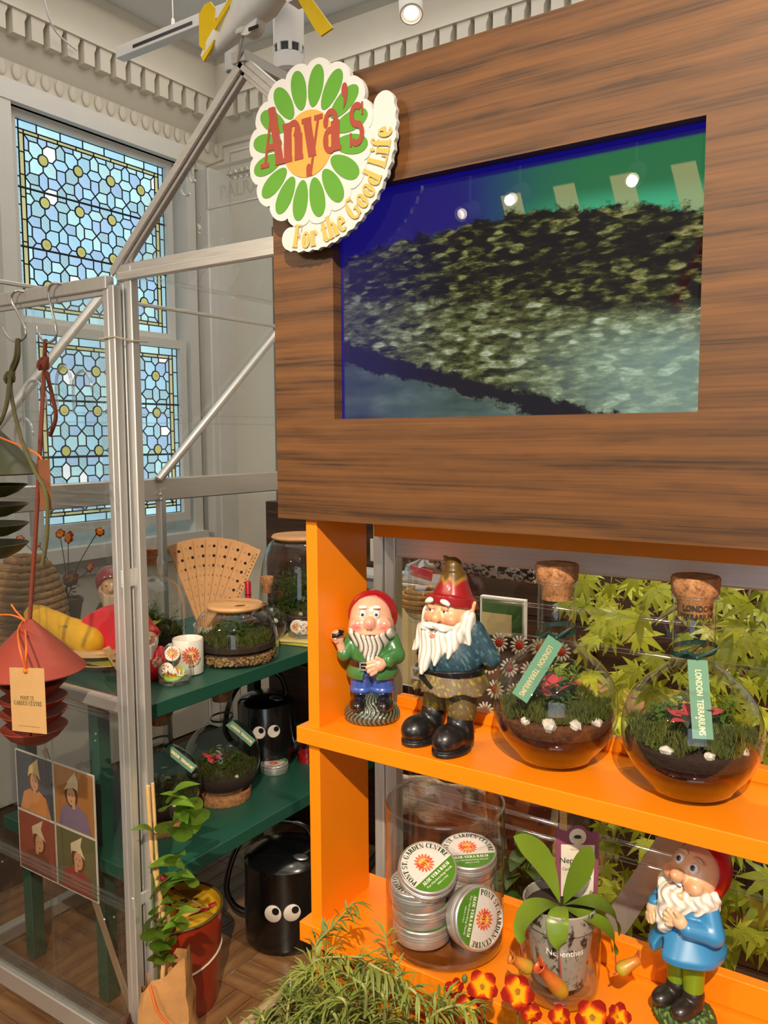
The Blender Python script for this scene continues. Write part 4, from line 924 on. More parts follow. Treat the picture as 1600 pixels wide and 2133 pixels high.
def torso(X, Y, Z):
    d = sE(X, Y, Z, (0, 0, 14.0), (5.5, 4.6, 4.6)); d = sU(d, sE(X, Y, Z, (0, .3, 17.2), (4.2, 3.2, 3.2)), 1.5)
    d = sU(d, sC(X, Y, Z, (4.2, .6, 18.0), (6.3, 2.2, 13.8), 1.7, 1.5), .5); d = sU(d, sC(X, Y, Z, (-4.2, .8, 18.0), (-5.8, 2.8, 13.6), 1.7, 1.5), .5)
    return np.maximum(d, 11.5-Z)
solid('shirt', torso, (-8, -6, 11), (8.4, 6, 21.5), 0.2, M_mat, g2, weather((34, 66, 80), (80, 116, 124), .8), scale=CM)
solid('sleeve_cuff', lambda X, Y, Z: sC(X, Y, Z, (6.2, 2.2, 13.9), (5.2, 3.6, 12.7), 1.55, 1.3), (3.4, .4, 10.8), (8, 5.6, 15.8), 0.16, M_mat, g2, weather((110, 98, 44), (168, 152, 50)), scale=CM)
solid('belt', lambda X, Y, Z: np.maximum(sE(X, Y, Z, (0, .1, 12.6), (5.85, 4.85, 5.4)), np.abs(Z-11.7-.06*X)-.55), (-6.6, -5.6, 10.2), (6.6, 5.8, 13.4), 0.15, M_sat, g2, BLK, scale=CM)
MB().beam(V((-1.9, -4.9, 11.4))*CM, V((0.6, -5.1, 9.9))*CM, 0.004, 0.011, (0, -1, 0)).build('belt_end', plain('belt_black', (26, 24, 24), 0.35), g2)
bk = MB(); [bk.box((-2.9+a*.75, -4.75, 11.45+b*.75), s_) for a, b, s_ in ((-1, 0, (.34, .4, 1.85)), (1, 0, (.34, .4, 1.85)), (0, 1, (1.85, .4, .34)), (0, -1, (1.85, .4, .34)))]
bk.xf(Matrix.Scale(CM, 4)).build('buckle', plain('buckle_silver', (176, 172, 160), 0.3, metal=0.6), g2)
MB().ell((0, 0, 0), (.0045, .003, .0045), 10, 6).build('button', plain('pipe_black', (14, 12, 12)), g2, 180, V((-2.6, -4.55, 14.6))*CM)
def hd(X, Y, Z):
    d = sE(X, Y, Z, (0, 0, 20.6), (3.5, 3.3, 3.6))
    for s in (-1, 1): d = sU(d, sE(X, Y, Z, (1.75*s, -2.4, 19.9), (1.25, 1.0, 1.0)), .5)
    d = sU(d, sE(X, Y, Z, (0, -3.5, 20.2), (.85, 1.0, .8)), .35); d = sU(d, sC(X, Y, Z, (0, -3.0, 21.4), (0, -3.5, 20.4), .4, .6), .4)
    for s in (-1, 1): d = sS(d, sE(X, Y, Z, (1.3*s, -3.5, 21.3), (.8, .5, .5)), .3)
    d = sU(d, sC(X, Y, Z, (3.3, .4, 20.2), (4.3, .6, 22.4), .75, .28), .3); return sU(d, sC(X, Y, Z, (-3.3, .4, 20.2), (-4.3, .6, 22.4), .75, .28), .3)
def hc(p):
    c = np.tile(np.array(srgb(224, 166, 122)), (len(p), 1))
    for s in (-1, 1): c = lerp(c, np.array(srgb(214, 106, 80)), .7*near(p, (1.9*s, -3.2, 19.8), (1.2, 1.4, 1.1), .8))
    return lerp(c, np.array(srgb(190, 110, 90)), .5*near(p, (0, -4.4, 19.8), (.9, .8, .7), .8))
solid('head', hd, (-5.6, -5.2, 16.6), (5.6, 4, 24.8), 0.15, M_sat, g2, hc, scale=CM)
for s in (-1, 1):
    eye(g2, (1.3*s, -2.95, 21.25), 0.5, (60, 40, 26), (-.35, -1, .1))
    MB().ell((0, 0, 0), (.0068, .003, .0035), 12, 8, Euler((0, R(-14*s if s < 0 else 10), 0))).build('eyelid', plain('lid_skin', (206, 146, 108), 0.4), g2, 180, V((1.3*s, -3.12, 21.68))*CM)
    MB().tube([V((1.35*s+q, -3.15-.12*(1-q*q), 22.75+.3*q*s*(-1)-0.2*q*q))*CM for q in (-.9, -.45, 0, .45, .9)], [.002, .0042, .0048, .0042, .002], 8).build('eyebrow', plain('brow_white', (226, 220, 210), 0.4), g2, 60)
def bd(X, Y, Z):
    d = sE(X, Y, Z, (0, -1.2, 17.4), (4.0, 3.0, 3.0))
    for a, b, r0, r1 in (((-1.2, -3.0, 17), (-2.0, -5.0, 12.6), 2.0, .35), ((.8, -3.2, 17), (.9, -5.3, 13.6), 2.0, .3), ((2.6, -2.4, 17.4), (2.9, -4.5, 14.8), 1.7, .3), ((-2.8, -2.2, 17.6), (-4.0, -3.9, 14.8), 1.7, .3), ((3.6, -.2, 20), (4.1, -1.4, 15.6), 1.3, .5), ((-3.6, -.2, 20), (-4.1, -1.4, 15.8), 1.3, .5), ((-1.0, -3.4, 15.5), (-1.4, -5.3, 12.0), 1.6, .4)): d = sU(d, sC(X, Y, Z, a, b, r0, r1), .35)
    d = sS(d, sE(X, Y, Z, (0, -3.4, 20.4), (3.1, 3.2, 2.2)), .25); d = sS(d, sE(X, Y, Z, (0, -4.6, 18.0), (.75, 1.6, .75)), .2)
    return d+.07*np.sin(X*7+1.6*np.sin(Z*1.1)+Y*2)
solid('beard', bd, (-6.2, -6.6, 10.8), (6.2, 2.6, 22), 0.16, M_sat, g2, lambda p: lerp(np.tile(WHITE, (len(p), 1)), np.array(srgb(160, 140, 116)), .2+.9*np.sin(p[:, 0]*7+1.6*np.sin(p[:, 2]*1.1)+p[:, 1]*2)-.4), scale=CM)
for s in (-1, 1):
    solid('moustache', lambda X, Y, Z: sU(sC(X, Y, Z, (.3*s, -4.15, 19.15), (1.7*s, -4.2, 18.9), .5, .62), sC(X, Y, Z, (1.7*s, -4.2, 18.9), (3.1*s, -3.0, 19.0), .62, .2), .2)+.05*np.sin(Z*9+X*3), (1.7*s-2.4, -5.4, 17.4), (1.7*s+2.4, -2, 20.4), 0.11, M_sat, g2, lambda p: np.tile(WHITE, (len(p), 1)), scale=CM)
solid('lower_lip', lambda X, Y, Z: sE(X, Y, Z, (0, -4.25, 17.45), (.8, .5, .35)), (-1.2, -5, 16.8), (1.2, -3.4, 18.2), 0.1, M_sat, g2, lambda p: np.tile(np.array(srgb(212, 124, 104)), (len(p), 1)), scale=CM)
def hat(X, Y, Z):
    Z = Z-.55
    q = np.sqrt((X-.1-.10*(Z-21.5))**2+(Y-.4)**2)
    d = np.maximum((q-(3.9-.55*(Z-21.3)+.025*(Z-21.3)**2))*.82, np.maximum(20.9-.22*Y-Z, Z-26.3))
    d = sU(d, np.maximum(np.abs(q-3.5)-.38, np.abs(Z-21.75+.22*Y)-.55)-.12, .3)
    d = sU(d, sC(X, Y, Z, (.6, .4, 25.2), (.5, .4, 27.2), 1.75, 1.25), .6); d = sU(d, sC(X, Y, Z, (.5, .4, 27.0), (-1.1, .3, 28.4), 1.25, .3), .5)
    return sS(d, sE(X, Y, Z, (0, -.3, 19.2), (3.75, 3.6, 3.6)), .1)+.04*np.sin(X*3+Z)
def htc(p):
    z = p[:, 2]+.35*np.sin(p[:, 0]*4); c = np.tile(np.array(srgb(148, 26, 30)), (len(p), 1)); c = lerp(c, np.array(srgb(170, 120, 40)), (z-25.1)*1.5); return lerp(c, np.array(srgb(92, 66, 24)), (z-25.7)*1.8)
solid('hat', hat, (-5.4, -5, 19.4), (5.4, 5.4, 29.9), 0.17, M_sat, g2, htc, scale=CM)
# ---- blue jacket gnome, looking up
g3 = thing('garden_gnome', 'smiling gnome in blue jacket and green leggings gazing up beside the pitcher plant', 'garden gnome', atZ(1425, 2122, S2T), R(-24), 'garden gnomes on the orange shelves')
def f(X, Y, Z): return np.maximum(sE(X, Y, Z, (0, 0, .6), (4.6, 4.2, 2.3))+.14*np.sin(X*5)*np.sin(Y*5+Z*3), -Z)
solid('mound', f, (-5.4, -5, -.2), (5.4, 5, 3.6), 0.16, M_mat, g3, weather((44, 70, 30), (120, 150, 60)), scale=CM)
for s in (-1, 1):
    solid('boot', lambda X, Y, Z: sU(sE(X, Y, Z, (1.7*s-.2, -2.0, 3.1), (1.55, 2.3, 1.35)), sC(X, Y, Z, (1.5*s, -.2, 3.0), (1.4*s, 0, 4.6), 1.45, 1.6), .5), (1.6*s-2.4, -5, 1.2), (1.6*s+2.4, 2.2, 6.6), 0.15, M_sat, g3, lambda p: np.tile(np.array(srgb(34, 28, 24)), (len(p), 1)), scale=CM)
    solid('legging', lambda X, Y, Z: sC(X, Y, Z, (1.4*s, 0, 4.9), (1.3*s, .1, 12.4), 1.4, 1.8), (1.4*s-2.4, -2.4, 3.2), (1.4*s+2.4, 2.6, 14.4), 0.15, M_sat, g3, lambda p: np.tile(np.array(srgb(112, 140, 22)), (len(p), 1)), scale=CM)
def jk(X, Y, Z):
    a = np.arctan2(Y, X); d = sE(X, Y, Z, (0, .2, 14.2), (3.9, 3.3, 4.4)); d = sU(d, sC(X, Y, Z, (0, .2, 12.6), (0, .2, 9.2), 3.0, 5.3), .8)+.10*np.sin(a*6)*np.clip((12-Z)/3, 0, 1)
    d = sU(d, sC(X, Y, Z, (3.2, .3, 16.2), (4.7, -.4, 12.9), 1.35, 1.5), .5); d = sU(d, sC(X, Y, Z, (4.7, -.4, 12.9), (2.5, -3.1, 13.6), 1.45, 1.2), .3)
    d = sU(d, sC(X, Y, Z, (-3.2, .3, 16.2), (-4.4, -.9, 13.6), 1.35, 1.3), .5); d = sU(d, sC(X, Y, Z, (-4.4, -.9, 13.6), (-3.4, -2.6, 14.4), 1.2, 1.1), .3)
    d = sS(d, sE(X, Y, Z, (-1.2, -4.4, 7.6), (.9, 2.4, 3.2)), .3); return np.maximum(d, 8.2-Z)
solid('jacket', jk, (-6.8, -6.2, 7.8), (6.8, 6.4, 19.4), 0.18, M_sat, g3, lambda p: np.tile(np.array(srgb(52, 130, 182)), (len(p), 1)), scale=CM)
solid('belt', lambda X, Y, Z: np.maximum(sU(sE(X, Y, Z, (0, .2, 14.0), (4.0, 3.45, 4.9)), sC(X, Y, Z, (0, .2, 12.6), (0, .2, 10.2), 3.1, 3.9), .5), np.abs(Z-11.9)-.42), (-5.2, -4.6, 10.6), (5.2, 4.8, 13.2), 0.14, M_sat, g3, lambda p: np.tile(BLACK, (len(p), 1)), scale=CM)
bk = MB(); [bk.box((-1.3+a*.65, -3.15, 11.9+b*.5), s_) for a, b, s_ in ((-1, 0, (.22, .5, 1.2)), (1, 0, (.22, .5, 1.2)), (0, 1, (1.5, .5, .22)), (0, -1, (1.5, .5, .22)))]
bk.xf(Matrix.Scale(CM, 4)).build('buckle', plain('buckle_brass', (150, 104, 48), 0.3, metal=0.7), g3)
SK3 = lambda p: np.tile(np.array(srgb(226, 186, 146)), (len(p), 1))
hand(g3, (1.6, -3.9, 14.6), (2.6, -3.1, 13.7), [[(.9, -4.4, 15.3), (.4, -4.7, 15.9)], [(.6, -4.5, 14.9), (0, -4.8, 15.2)], [(.6, -4.5, 14.4), (0, -4.8, 14.5)], [(.8, -4.4, 13.9), (.3, -4.7, 13.8)], [(1.8, -4.3, 15.5), (1.6, -4.6, 16.1)]], None, M_sat, SK3, r=0.4)
hand(g3, (-3.3, -3.2, 13.6), (-3.4, -2.4, 14.6), [[(-2.7, -3.9, 13.4), (-2.3, -4.1, 12.7)], [(-3.1, -4.0, 13.1), (-2.7, -4.2, 12.3)], [(-3.5, -3.9, 12.9), (-3.2, -4.1, 12.1)], [(-3.9, -3.7, 12.9), (-3.7, -3.9, 12.2)], [(-2.5, -3.5, 14.2), (-2.0, -3.9, 13.7)]], None, M_sat, SK3, r=0.36)
HP = Matrix.Translation((0, 0, 17.4)) @ Euler((R(-24), R(10), 0)).to_matrix().to_4x4()   # head thrown back
def headpart(o):
    o.matrix_basis = Matrix.Scale(CM, 4) @ HP @ Matrix.Translation((0, 0, -17.4)) @ Matrix.Scale(100, 4) @ o.matrix_basis; return o
def hd(X, Y, Z):
    d = sE(X, Y, Z, (0, -.2, 20.0), (3.5, 3.3, 3.9))
    for s in (-1, 1): d = sU(d, sE(X, Y, Z, (1.9*s, -2.5, 18.6), (1.35, 1.15, 1.1)), .5)
    d = sU(d, sE(X, Y, Z, (0, -4.1, 19.0), (.95, 1.5, .9)), .4); d = sU(d, sE(X, Y, Z, (0, -2.7, 16.6), (1.8, 1.0, .8)), .5)
    d = sS(d, sE(X, Y, Z, (0, -3.6, 17.5), (1.25, 1.4, .75)), .2); return d
def hc(p):
    c = np.tile(np.array(srgb(224, 178, 136)), (len(p), 1))
    for s in (-1, 1): c = lerp(c, np.array(srgb(222, 120, 70)), .75*near(p, (1.8*s, -3.3, 18.6), (1.2, 1.4, 1.1), .8))
    c = lerp(c, np.array(srgb(212, 110, 70)), .5*near(p, (0, -5.4, 18.9), (1, 1.2, 1), .8)); return lerp(c, np.array(srgb(120, 50, 30)), near(p, (0, -2.6, 17.5), (1.2, 1.3, .7), .3))
headpart(solid('head', hd, (-5, -6.6, 14.8), (5, 3.8, 24.6), 0.15, M_sat, g3, hc, scale=CM))
headpart(MB().box((0, -3.55, 18.02), (1.7, .3, .38), bev=.08).xf(Matrix.Scale(CM, 4)).build('teeth', plain('eye_white', (236, 234, 228)), g3))
for s in (-1, 1):
    headpart(eye(g3, (1.2*s, -3.12, 20.9), 0.8, (60, 90, 130), (-.1, -1, .2)))
    headpart(MB().tube([V((1.25*s+q, -2.9-.1*(1-q*q), 22.3-.35*q*q))*CM for q in (-.8, -.3, .3, .8)], [.0015, .003, .003, .0015], 8).build('eyebrow', plain('brow_tan', (196, 160, 128), 0.4), g3, 60))
def bd(X, Y, Z):
    d = sC(X, Y, Z, (-.4, -2.2, 16.2), (-.9, -3.6, 13.0), 2.5, 1.3)
    for k in range(9):
        a = R(-100+25*k); x, y = 3.7*math.sin(a), -3.1*math.cos(a)*.9; d = sU(d, sE(X, Y, Z, (x, y+.3, 16.7), (1.0, 1.0, 1.7)), .35)
    d = sU(d, sE(X, Y, Z, (0, .6, 16.8), (4.0, 2.6, 1.6)), .4)
    return d+.13*np.sin(np.arctan2(X, -Y)*16+2.2*np.sin(Z*2.2))
solid('beard', bd, (-5.6, -6, 10.8), (5.6, 4, 19.4), 0.14, M_sat, g3, lambda p: lerp(np.tile(WHITE, (len(p), 1)), np.array(srgb(176, 160, 140)), .6*np.sin(np.arctan2(p[:, 0], -p[:, 1])*16+2.2*np.sin(p[:, 2]*2.2))), scale=CM)
def hat(X, Y, Z):
    d = sE(X, Y, Z, (0, 1.6, 20.4), (4.1, 3.4, 4.6)); d = sU(d, sC(X, Y, Z, (0, 1.8, 22.4), (0, 3.6, 24.8), 2.6, 1.0), 1.4)
    d = sS(d, sE(X, Y, Z, (0, -1.9, 19.6), (3.9, 3.5, 4.5)), .25); return d
headpart(solid('hat', hat, (-5, -3, 14.8), (5, 6.2, 26.6), 0.16, M_sat, g3, lambda p: np.tile(np.array(srgb(178, 10, 18)), (len(p), 1)), scale=CM))

for ch in g3.children:   # long green legs lift the body
    if ch.name.split('.')[0] not in ('mound', 'boot', 'legging'): ch.location.z += 0.024
g3.scale = (0.95, 0.95, 0.95)

g1.location = (-0.762, 1.098, S1T); g1.scale = (0.96, 0.96, 0.98)
g2.location.x -= 0.010; g2.scale = (0.97, 0.97, 0.985)
# ================================================================== foliage helpers
def blade(pts, widths, up=(0, 0, 1), fold=0.15, mb=None):
    """leaf strip along pts with a folded midrib"""
    mb = mb or MB(); pts = [V(p) for p in pts]; n = len(pts); vs = []
    for i, p in enumerate(pts):
        d = (pts[min(i+1, n-1)]-pts[max(i-1, 0)]).normalized(); side = d.cross(V(up))
        side = side.normalized() if side.length > 1e-4 else d.orthogonal().normalized()
        nn = side.cross(d).normalized(); w_ = widths[i]
        vs += [p-side*w_+nn*w_*fold, p, p+side*w_+nn*w_*fold]
    fs = []
    for i in range(n-1):
        a = 3*i; fs += [(a, a+1, a+4, a+3), (a+1, a+2, a+5, a+4)]
    return mb.add(vs, fs)
def leaf_profile(n, w_, p=0.8): return [max(1e-4, w_*math.sin(PI*min(1, (i/(n-1)))**p)) for i in range(n)]
def simple_leaf(name, mat, L, W, droop=0.25, n=7):
    pts = [(0, -L*i/(n-1), -droop*L*(i/(n-1))**2) for i in range(n)]
    return blade(pts, leaf_profile(n, W/2, 0.75)).mesh(name, mat, 180)
M_soil = plain('dark_soil', (44, 27, 15), 0.95, var=0.5, scale=160, bump=0.6)
M_moss = leafmat('moss', (28, 42, 8), (94, 102, 24), 0.8, 0.2, 60)
M_fern = leafmat('fern_green', (40, 82, 26), (110, 146, 52), 0.6, 0.3, 30)
M_cork = None
def corkmat():
    t = NT('cork'); vec = t.coord(); a = t.noise(vec, 260, 4, 0.7); b2 = t.noise(vec, 60, 3)
    cc = t.ramp(t.math('ADD', t.math('MULTIPLY', a, .6), t.math('MULTIPLY', b2, .4)), [(0.34, srgb(96, 58, 32)), (0.5, srgb(170, 116, 72)), (0.68, srgb(204, 152, 102))])
    b = t.bsdf(Base__Color=cc, Roughness=0.85); t.t.links.new(t.bump(a, 0.3, 0.003), b.inputs['Normal']); return t.done(b)
M_cork = corkmat()
M_bam = woodmat('bamboo_lid', (214, 168, 116), (196, 146, 94), (170, 120, 74), 'X', 40, 0.45, 0.1, 3.0)
M_glass = glass('jar_glass', (0.985, 0.99, 0.985), 0.045, 0.9, 3.2, 0.012, (0.72, 0.74, 0.69))
M_glass_e = glass('thick_glass', (0.985, 0.99, 0.985), 0.07, 0.7, 2.6, 0.02, (0.84, 0.86, 0.84))
M_stone = plain('pale_stone', (196, 188, 176), 0.8, var=0.35, scale=120, bump=0.5)
M_redleaf = leafmat('red_nerve_leaf', (186, 40, 56), (232, 92, 100), 0.45, 0.25, 60)
M_vari = leafmat('variegated_leaf', (120, 150, 90), (206, 216, 180), 0.5, 0.3, 60)
def moss_mesh(n, rad, zc, dome, h0, rr, bulge=None):
    """a cushion of short blades over a disc of radius rad"""
    mb = MB()
    for _ in range(n):
        a = rr.random()*2*PI; q = rad*math.sqrt(rr.random()); x, y = q*math.cos(a), q*math.sin(a)
        z = zc+dome*(1-(q/rad)**2)+(bulge(x, y) if bulge else 0); hh = h0*(0.5+rr.random()); b = rr.random()*2*PI; w_ = hh*0.16
        t = V((x+(rr.random()-.5)*hh*1.3, y+(rr.random()-.5)*hh*1.3, z+hh)); s_ = V((math.cos(b), math.sin(b), 0))*w_
        mb.add([V((x, y, z-.002))-s_, V((x, y, z-.002))+s_, t], [(0, 1, 2)])
    return mb
def sprig(mb, base, tip, n, L, W, rr):
    base, tip = V(base), V(tip); mb.tube([base, (base+tip)/2+V((0, 0, .002)), tip], [.0009, .0007, .0004], 5)
    for i in range(n):
        f = 0.15+0.85*i/n; p = base.lerp(tip, f); a = rr.random()*2*PI; d = V((math.cos(a), math.sin(a), 0.35)).normalized(); l = L*(1-.5*f)
        blade([p, p+d*l*.5, p+d*l-V((0, 0, l*.2))], [W*.2, W*.5, W*.03], mb=mb)
def stone_mesh(r, seed):
    rr = random.Random(seed); mb = MB().ell((0, 0, 0), r, 9, 6); mb.v = [v*(0.85+0.3*rr.random()) for v in mb.v]; return mb
M_soil2 = plain('amber_soil', (92, 52, 22), 0.95, var=0.6, scale=120, bump=0.6)
def terrarium_fill(root, rad, soil_z0, soil_z1, seed, moss=700, red=0, vari=0, ferns=4, stones=3, moss_h=0.012, fern_h=0.05, bowl=None, stones_front=None):
    rr = random.Random(seed)
    prof = [(0, soil_z0)]+([(r_, z) for r_, z in bowl] if bowl else [(rad*.7, soil_z0), (rad, soil_z0+(soil_z1-soil_z0)*.5)])+[(rad*.98, soil_z1), (rad*.6, soil_z1+.008), (0, soil_z1+.012)]
    MB().lathe(prof, 28).build('soil', M_soil2 if seed == 11 else M_soil, root, 50)
    bl = lambda x, y: 0.011*math.sin(x*75+seed)*math.cos(y*65+seed*2)+.004
    moss_mesh(moss, rad*.93, soil_z1+.002, .012, moss_h, rr, bl).build('moss', M_moss, root, 0, kind='stuff')
    for k in range(stones):
        a = (stones_front+R(-40+80*k/max(1, stones-1))) if stones_front is not None else rr.random()*2*PI
        q = rad*(.82+.1*rr.random()); s_ = 0.006+0.005*rr.random()
        stone_mesh((s_*1.2, s_, s_*.9), seed+k).build('stone', M_stone, root, 30, (q*math.cos(a), q*math.sin(a), soil_z1+.002+s_*.3), (rr.random(), rr.random(), rr.random()*3))
    lm = simple_leaf('leaf', M_redleaf, .030, .018); lv = simple_leaf('leaf', M_vari, .022, .012)
    ra = (stones_front if stones_front is not None else rr.random()*6)
    for k in range(red): put('leaf', lm, root, (rad*.42*math.cos(ra-.35)+.045*(rr.random()-.5), rad*.42*math.sin(ra-.35)+.045*(rr.random()-.5), soil_z1+.034+.016*rr.random()), (R(-20-35*rr.random()), 0, 2*PI*k/red+rr.random()*.4))
    for k in range(vari): put('leaf', lv, root, (rad*.5*(rr.random()-.5), rad*.5*(rr.random()-.5), soil_z1+.03+.04*rr.random()), (R(-25+50*rr.random()), 0, rr.random()*6))
    for k in range(ferns):
        a = rr.random()*2*PI; q = rad*.5*rr.random(); b = V((q*math.cos(a), q*math.sin(a), soil_z1)); mb = MB()
        for j in range(3): sprig(mb, b, b+V(((rr.random()-.5)*fern_h, (rr.random()-.5)*fern_h, fern_h*(.6+.5*rr.random()))), 16, fern_h*.42, .006, rr)
        mb.build('fern', M_fern, root, 180)
# ================================================================== flask terrariums
def flask_profile(rb, hneck, rn, htop):
    pts = [(0, .0015), (rb*.42, .0), (rb*.62, .010)]
    for i in range(1, 16):
        a = R(-52+i*(52+58)/15); pts.append((rb*math.cos(a) if i else 0, rb*.94+rb*math.sin(a)*.98))
    zt = pts[-1][1]; rt = pts[-1][0]
    for p in bez((rt, 0, zt), (rt-.012, 0, zt+.016), (rn, 0, hneck-.02), (rn, 0, hneck), 7)[1:]: pts.append((p.x, p.z))
    pts += [(rn, htop-.004), (rn+.0025, htop-.002), (rn+.0025, htop+.001), (rn-.002, htop+.001)]
    return pts
M_tag = plain('sage_card', (80, 126, 100), 0.6, var=0.03); M_gold = plain('gold_ink', (206, 176, 120), 0.4, metal=0.2); M_ribbon = plain('bottle_green_ribbon', (14, 52, 44), 0.55)
M_ink = plain('dark_ink', (44, 40, 30), 0.7)
def flask(loc, label, rz, seed, rb=.089, hneck=.185, rn=.0265, htop=.262, red=6, fern_h=.05, stones=4, tag_spec=None, lettered=False, cork_base=False, group='flask terrariums', grp_on=True, fern=4):
    t = thing('flask_terrarium', label, 'terrarium', loc, rz, group); z0 = 0
    if cork_base:
        MB().lathe([(0, 0), (rb*.72, 0), (rb*.74, .004), (rb*.74, .03), (rb*.62, .032), (rb*.5, .02), (0, .018)], 28).build('cork_ring', M_cork, t, 40); z0 = .020
    g_ = MB().lathe([(r_, z+z0) for r_, z in flask_profile(rb, hneck, rn, htop)], 44).build('glass_flask', M_glass, t, 180)
    MB().lathe([(rn+.003, htop+z0-.003), (rn+.0035, htop+z0), (rn+.002, htop+z0+.0025), (rn-.001, htop+z0)], 32).build('flask_lip', M_glass_e, g_, 180)
    ck = MB().lathe([(0, htop-.026), (rn*.80, htop-.026), (rn*.86, htop-.006), (rn*1.12, htop+.004), (rn*1.16, htop+.022), (rn*1.1, htop+.025), (0, htop+.0255)], 28)
    ck.v = [v+V((0, 0, z0)) for v in ck.v]; ck = ck.build('cork', M_cork, t, 40)
    if lettered:
        lt = MB()
        for k, wd in enumerate(('LONDON', 'TERRARIUMS')):
            vs, fs, w_ = sans_mesh(wd, .03); s_ = .0105 if k == 0 else .0095
            lt.add([V(((rn*.86+.0006)*math.sin((v.x-w_/2)*s_/rn), -(rn*.86+.0006)*math.cos((v.x-w_/2)*s_/rn), htop-.0135-k*.0105+(v.y-.35)*s_+z0)) for v in vs], fs)
        lt.xf(Matrix.Rotation(-rz+R(24), 4, 'Z')).build('cork_lettering', M_ink, ck, 0)
    bowl = [(rb*.45, .028), (rb*.80, .046), (rb*.93, .066)] if not cork_base else [(rb*.55, .016), (rb*.84, .036), (rb*.955, .066)]
    holder = t
    if z0: bowl = [(r_, z+z0) for r_, z in bowl]
    terrarium_fill(t, rb*.96, (.022 if not cork_base else .012)+z0, .072+z0, seed, 5200, red, 6, fern, stones, .0068, fern_h, bowl, R(-90)-rz+R(30))
    if not cork_base: MB().lathe([(0, .004), (rb*.42, .003), (rb*.60, .012), (rb*.76, .030), (rb*.90, .055), (rb*.80, .046), (rb*.45, .028), (0, .023)], 36).build('amber_shelf_tint', glass('shelf_tint_glass', (.80, .42, .12), .03, .5, 3.0, .05, (.45, .2, .05)), t, 180)  # added amber layer imitating the orange shelf seen through and reflected in glass
    if tag_spec:   # ribbon round the neck and a hanging card
        zr = hneck+.006+z0; pts = [V(((rn+.002)*math.cos(a), (rn+.002)*math.sin(a), zr+.004*math.sin(a+1))) for a in np.linspace(0, 2*PI, 25)[:-1]]
        rb_ = MB()
        for k in range(24):
            p, q = pts[k], pts[(k+1) % 24]; u_ = V((0, 0, .0032)); rb_.add([p-u_, q-u_, q+u_, p+u_], [(0, 1, 2, 3)])
        ang, lean, drop, loop = tag_spec; d = V((math.sin(ang), -math.cos(ang), 0)); sd_ = V((math.cos(ang), math.sin(ang), 0))
        kn = d*(rn+.004)+V((0, 0, zr-.004)); rb_.ell(kn, .0045, 8, 6)
        for sgn in (-1, 1): rb_.tube([kn, kn+sd_*.012*sgn*loop+d*.006+V((0, 0, .010)), kn+sd_*.022*sgn*loop+d*.002+V((0, 0, .004+.012*(sgn > 0)))], [.0026, .0022, .001], 6)
        rb_.build('ribbon', M_ribbon, t, 60)
        tx = (sd_*math.cos(lean)+V((0, 0, 1))*math.sin(lean)); ty = (-sd_*math.sin(lean)+V((0, 0, 1))*math.cos(lean))
        # card tilted outwards so that it rests on the shoulder of the flask
        out = d*drop; ty = (ty-out).normalized(); nrm = tx.cross(ty).normalized(); tx = ty.cross(nrm)
        if nrm.dot(d) < 0: nrm = -nrm; tx = -tx
        c0 = kn-ty*.002+d*.002; Lc, Wc = .098, .024
        pc = MB().prism([(-Wc/2, -Lc), (Wc/2, -Lc), (Wc/2, 0), (-Wc/2, 0)], -.0004, .0004, c0, tx, ty, nrm).build('tag_card', M_tag, t, 0)
        lt = sans(MB(), 'LONDON  TERRARIUMS', c0-ty*(Lc*.54), -ty, tx, .0105, .0007, True, .006, .72); lt.build('tag_lettering', M_gold, pc, 0)
    return t
fa = atZ(1155, 1583, S1T)
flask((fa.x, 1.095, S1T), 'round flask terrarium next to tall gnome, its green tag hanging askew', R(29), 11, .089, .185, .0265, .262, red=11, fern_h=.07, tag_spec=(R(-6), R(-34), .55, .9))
fb = atZ(1437, 1648, S1T)
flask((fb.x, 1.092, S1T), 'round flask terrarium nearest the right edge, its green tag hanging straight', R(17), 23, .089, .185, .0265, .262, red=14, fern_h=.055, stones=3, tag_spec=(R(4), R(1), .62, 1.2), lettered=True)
# ================================================================== jar of balm tins
ja = atZ(928, 1962, S2T); JC = V((ja.x-.006, 1.092, S2T))
jar = thing('glass_jar', 'tall straight-sided clear glass jar holding balm tins', 'jar', JC)
JR = .094
MB().lathe([(0, .002), (JR*.93, .0), (JR*.99, .006), (JR, .02), (JR, .226), (JR-.001, .229), (JR-.003, .228)], 56).build('jar_wall', M_glass, jar, 180)
MB().lathe([(JR+.001, .226), (JR+.0012, .2285), (JR-.001, .2305), (JR-.003, .229), (JR-.003, .226), (JR+.001, .226)], 56).build('jar_rim', M_glass_e, jar, 180)
MB().lathe([(0, .009), (JR*.9, .009), (JR*.96, .014), (JR*.97, .004), (JR*.9, .001), (0, .001)], 48).build('jar_base', M_glass_e, jar, 180)
M_tin = brushed('tin_metal', (226, 222, 218), .30, (1, 1, 30))
P_w = plain('label_white', (222, 212, 206), .35, coat=.3, var=.02); P_g = plain('label_green', (76, 128, 30), .35, coat=.3, var=.04); P_k = plain('label_dark_green_ink', (46, 66, 30), .5); P_o = plain('label_orange', (228, 110, 60), .4); P_y = plain('label_yellow', (240, 184, 60), .4); P_r = plain('label_red', (206, 44, 34), .4); P_wi = plain('label_white_ink', (234, 232, 222), .4)
TR_, TH_ = .0465, .030
tin_parts = {}
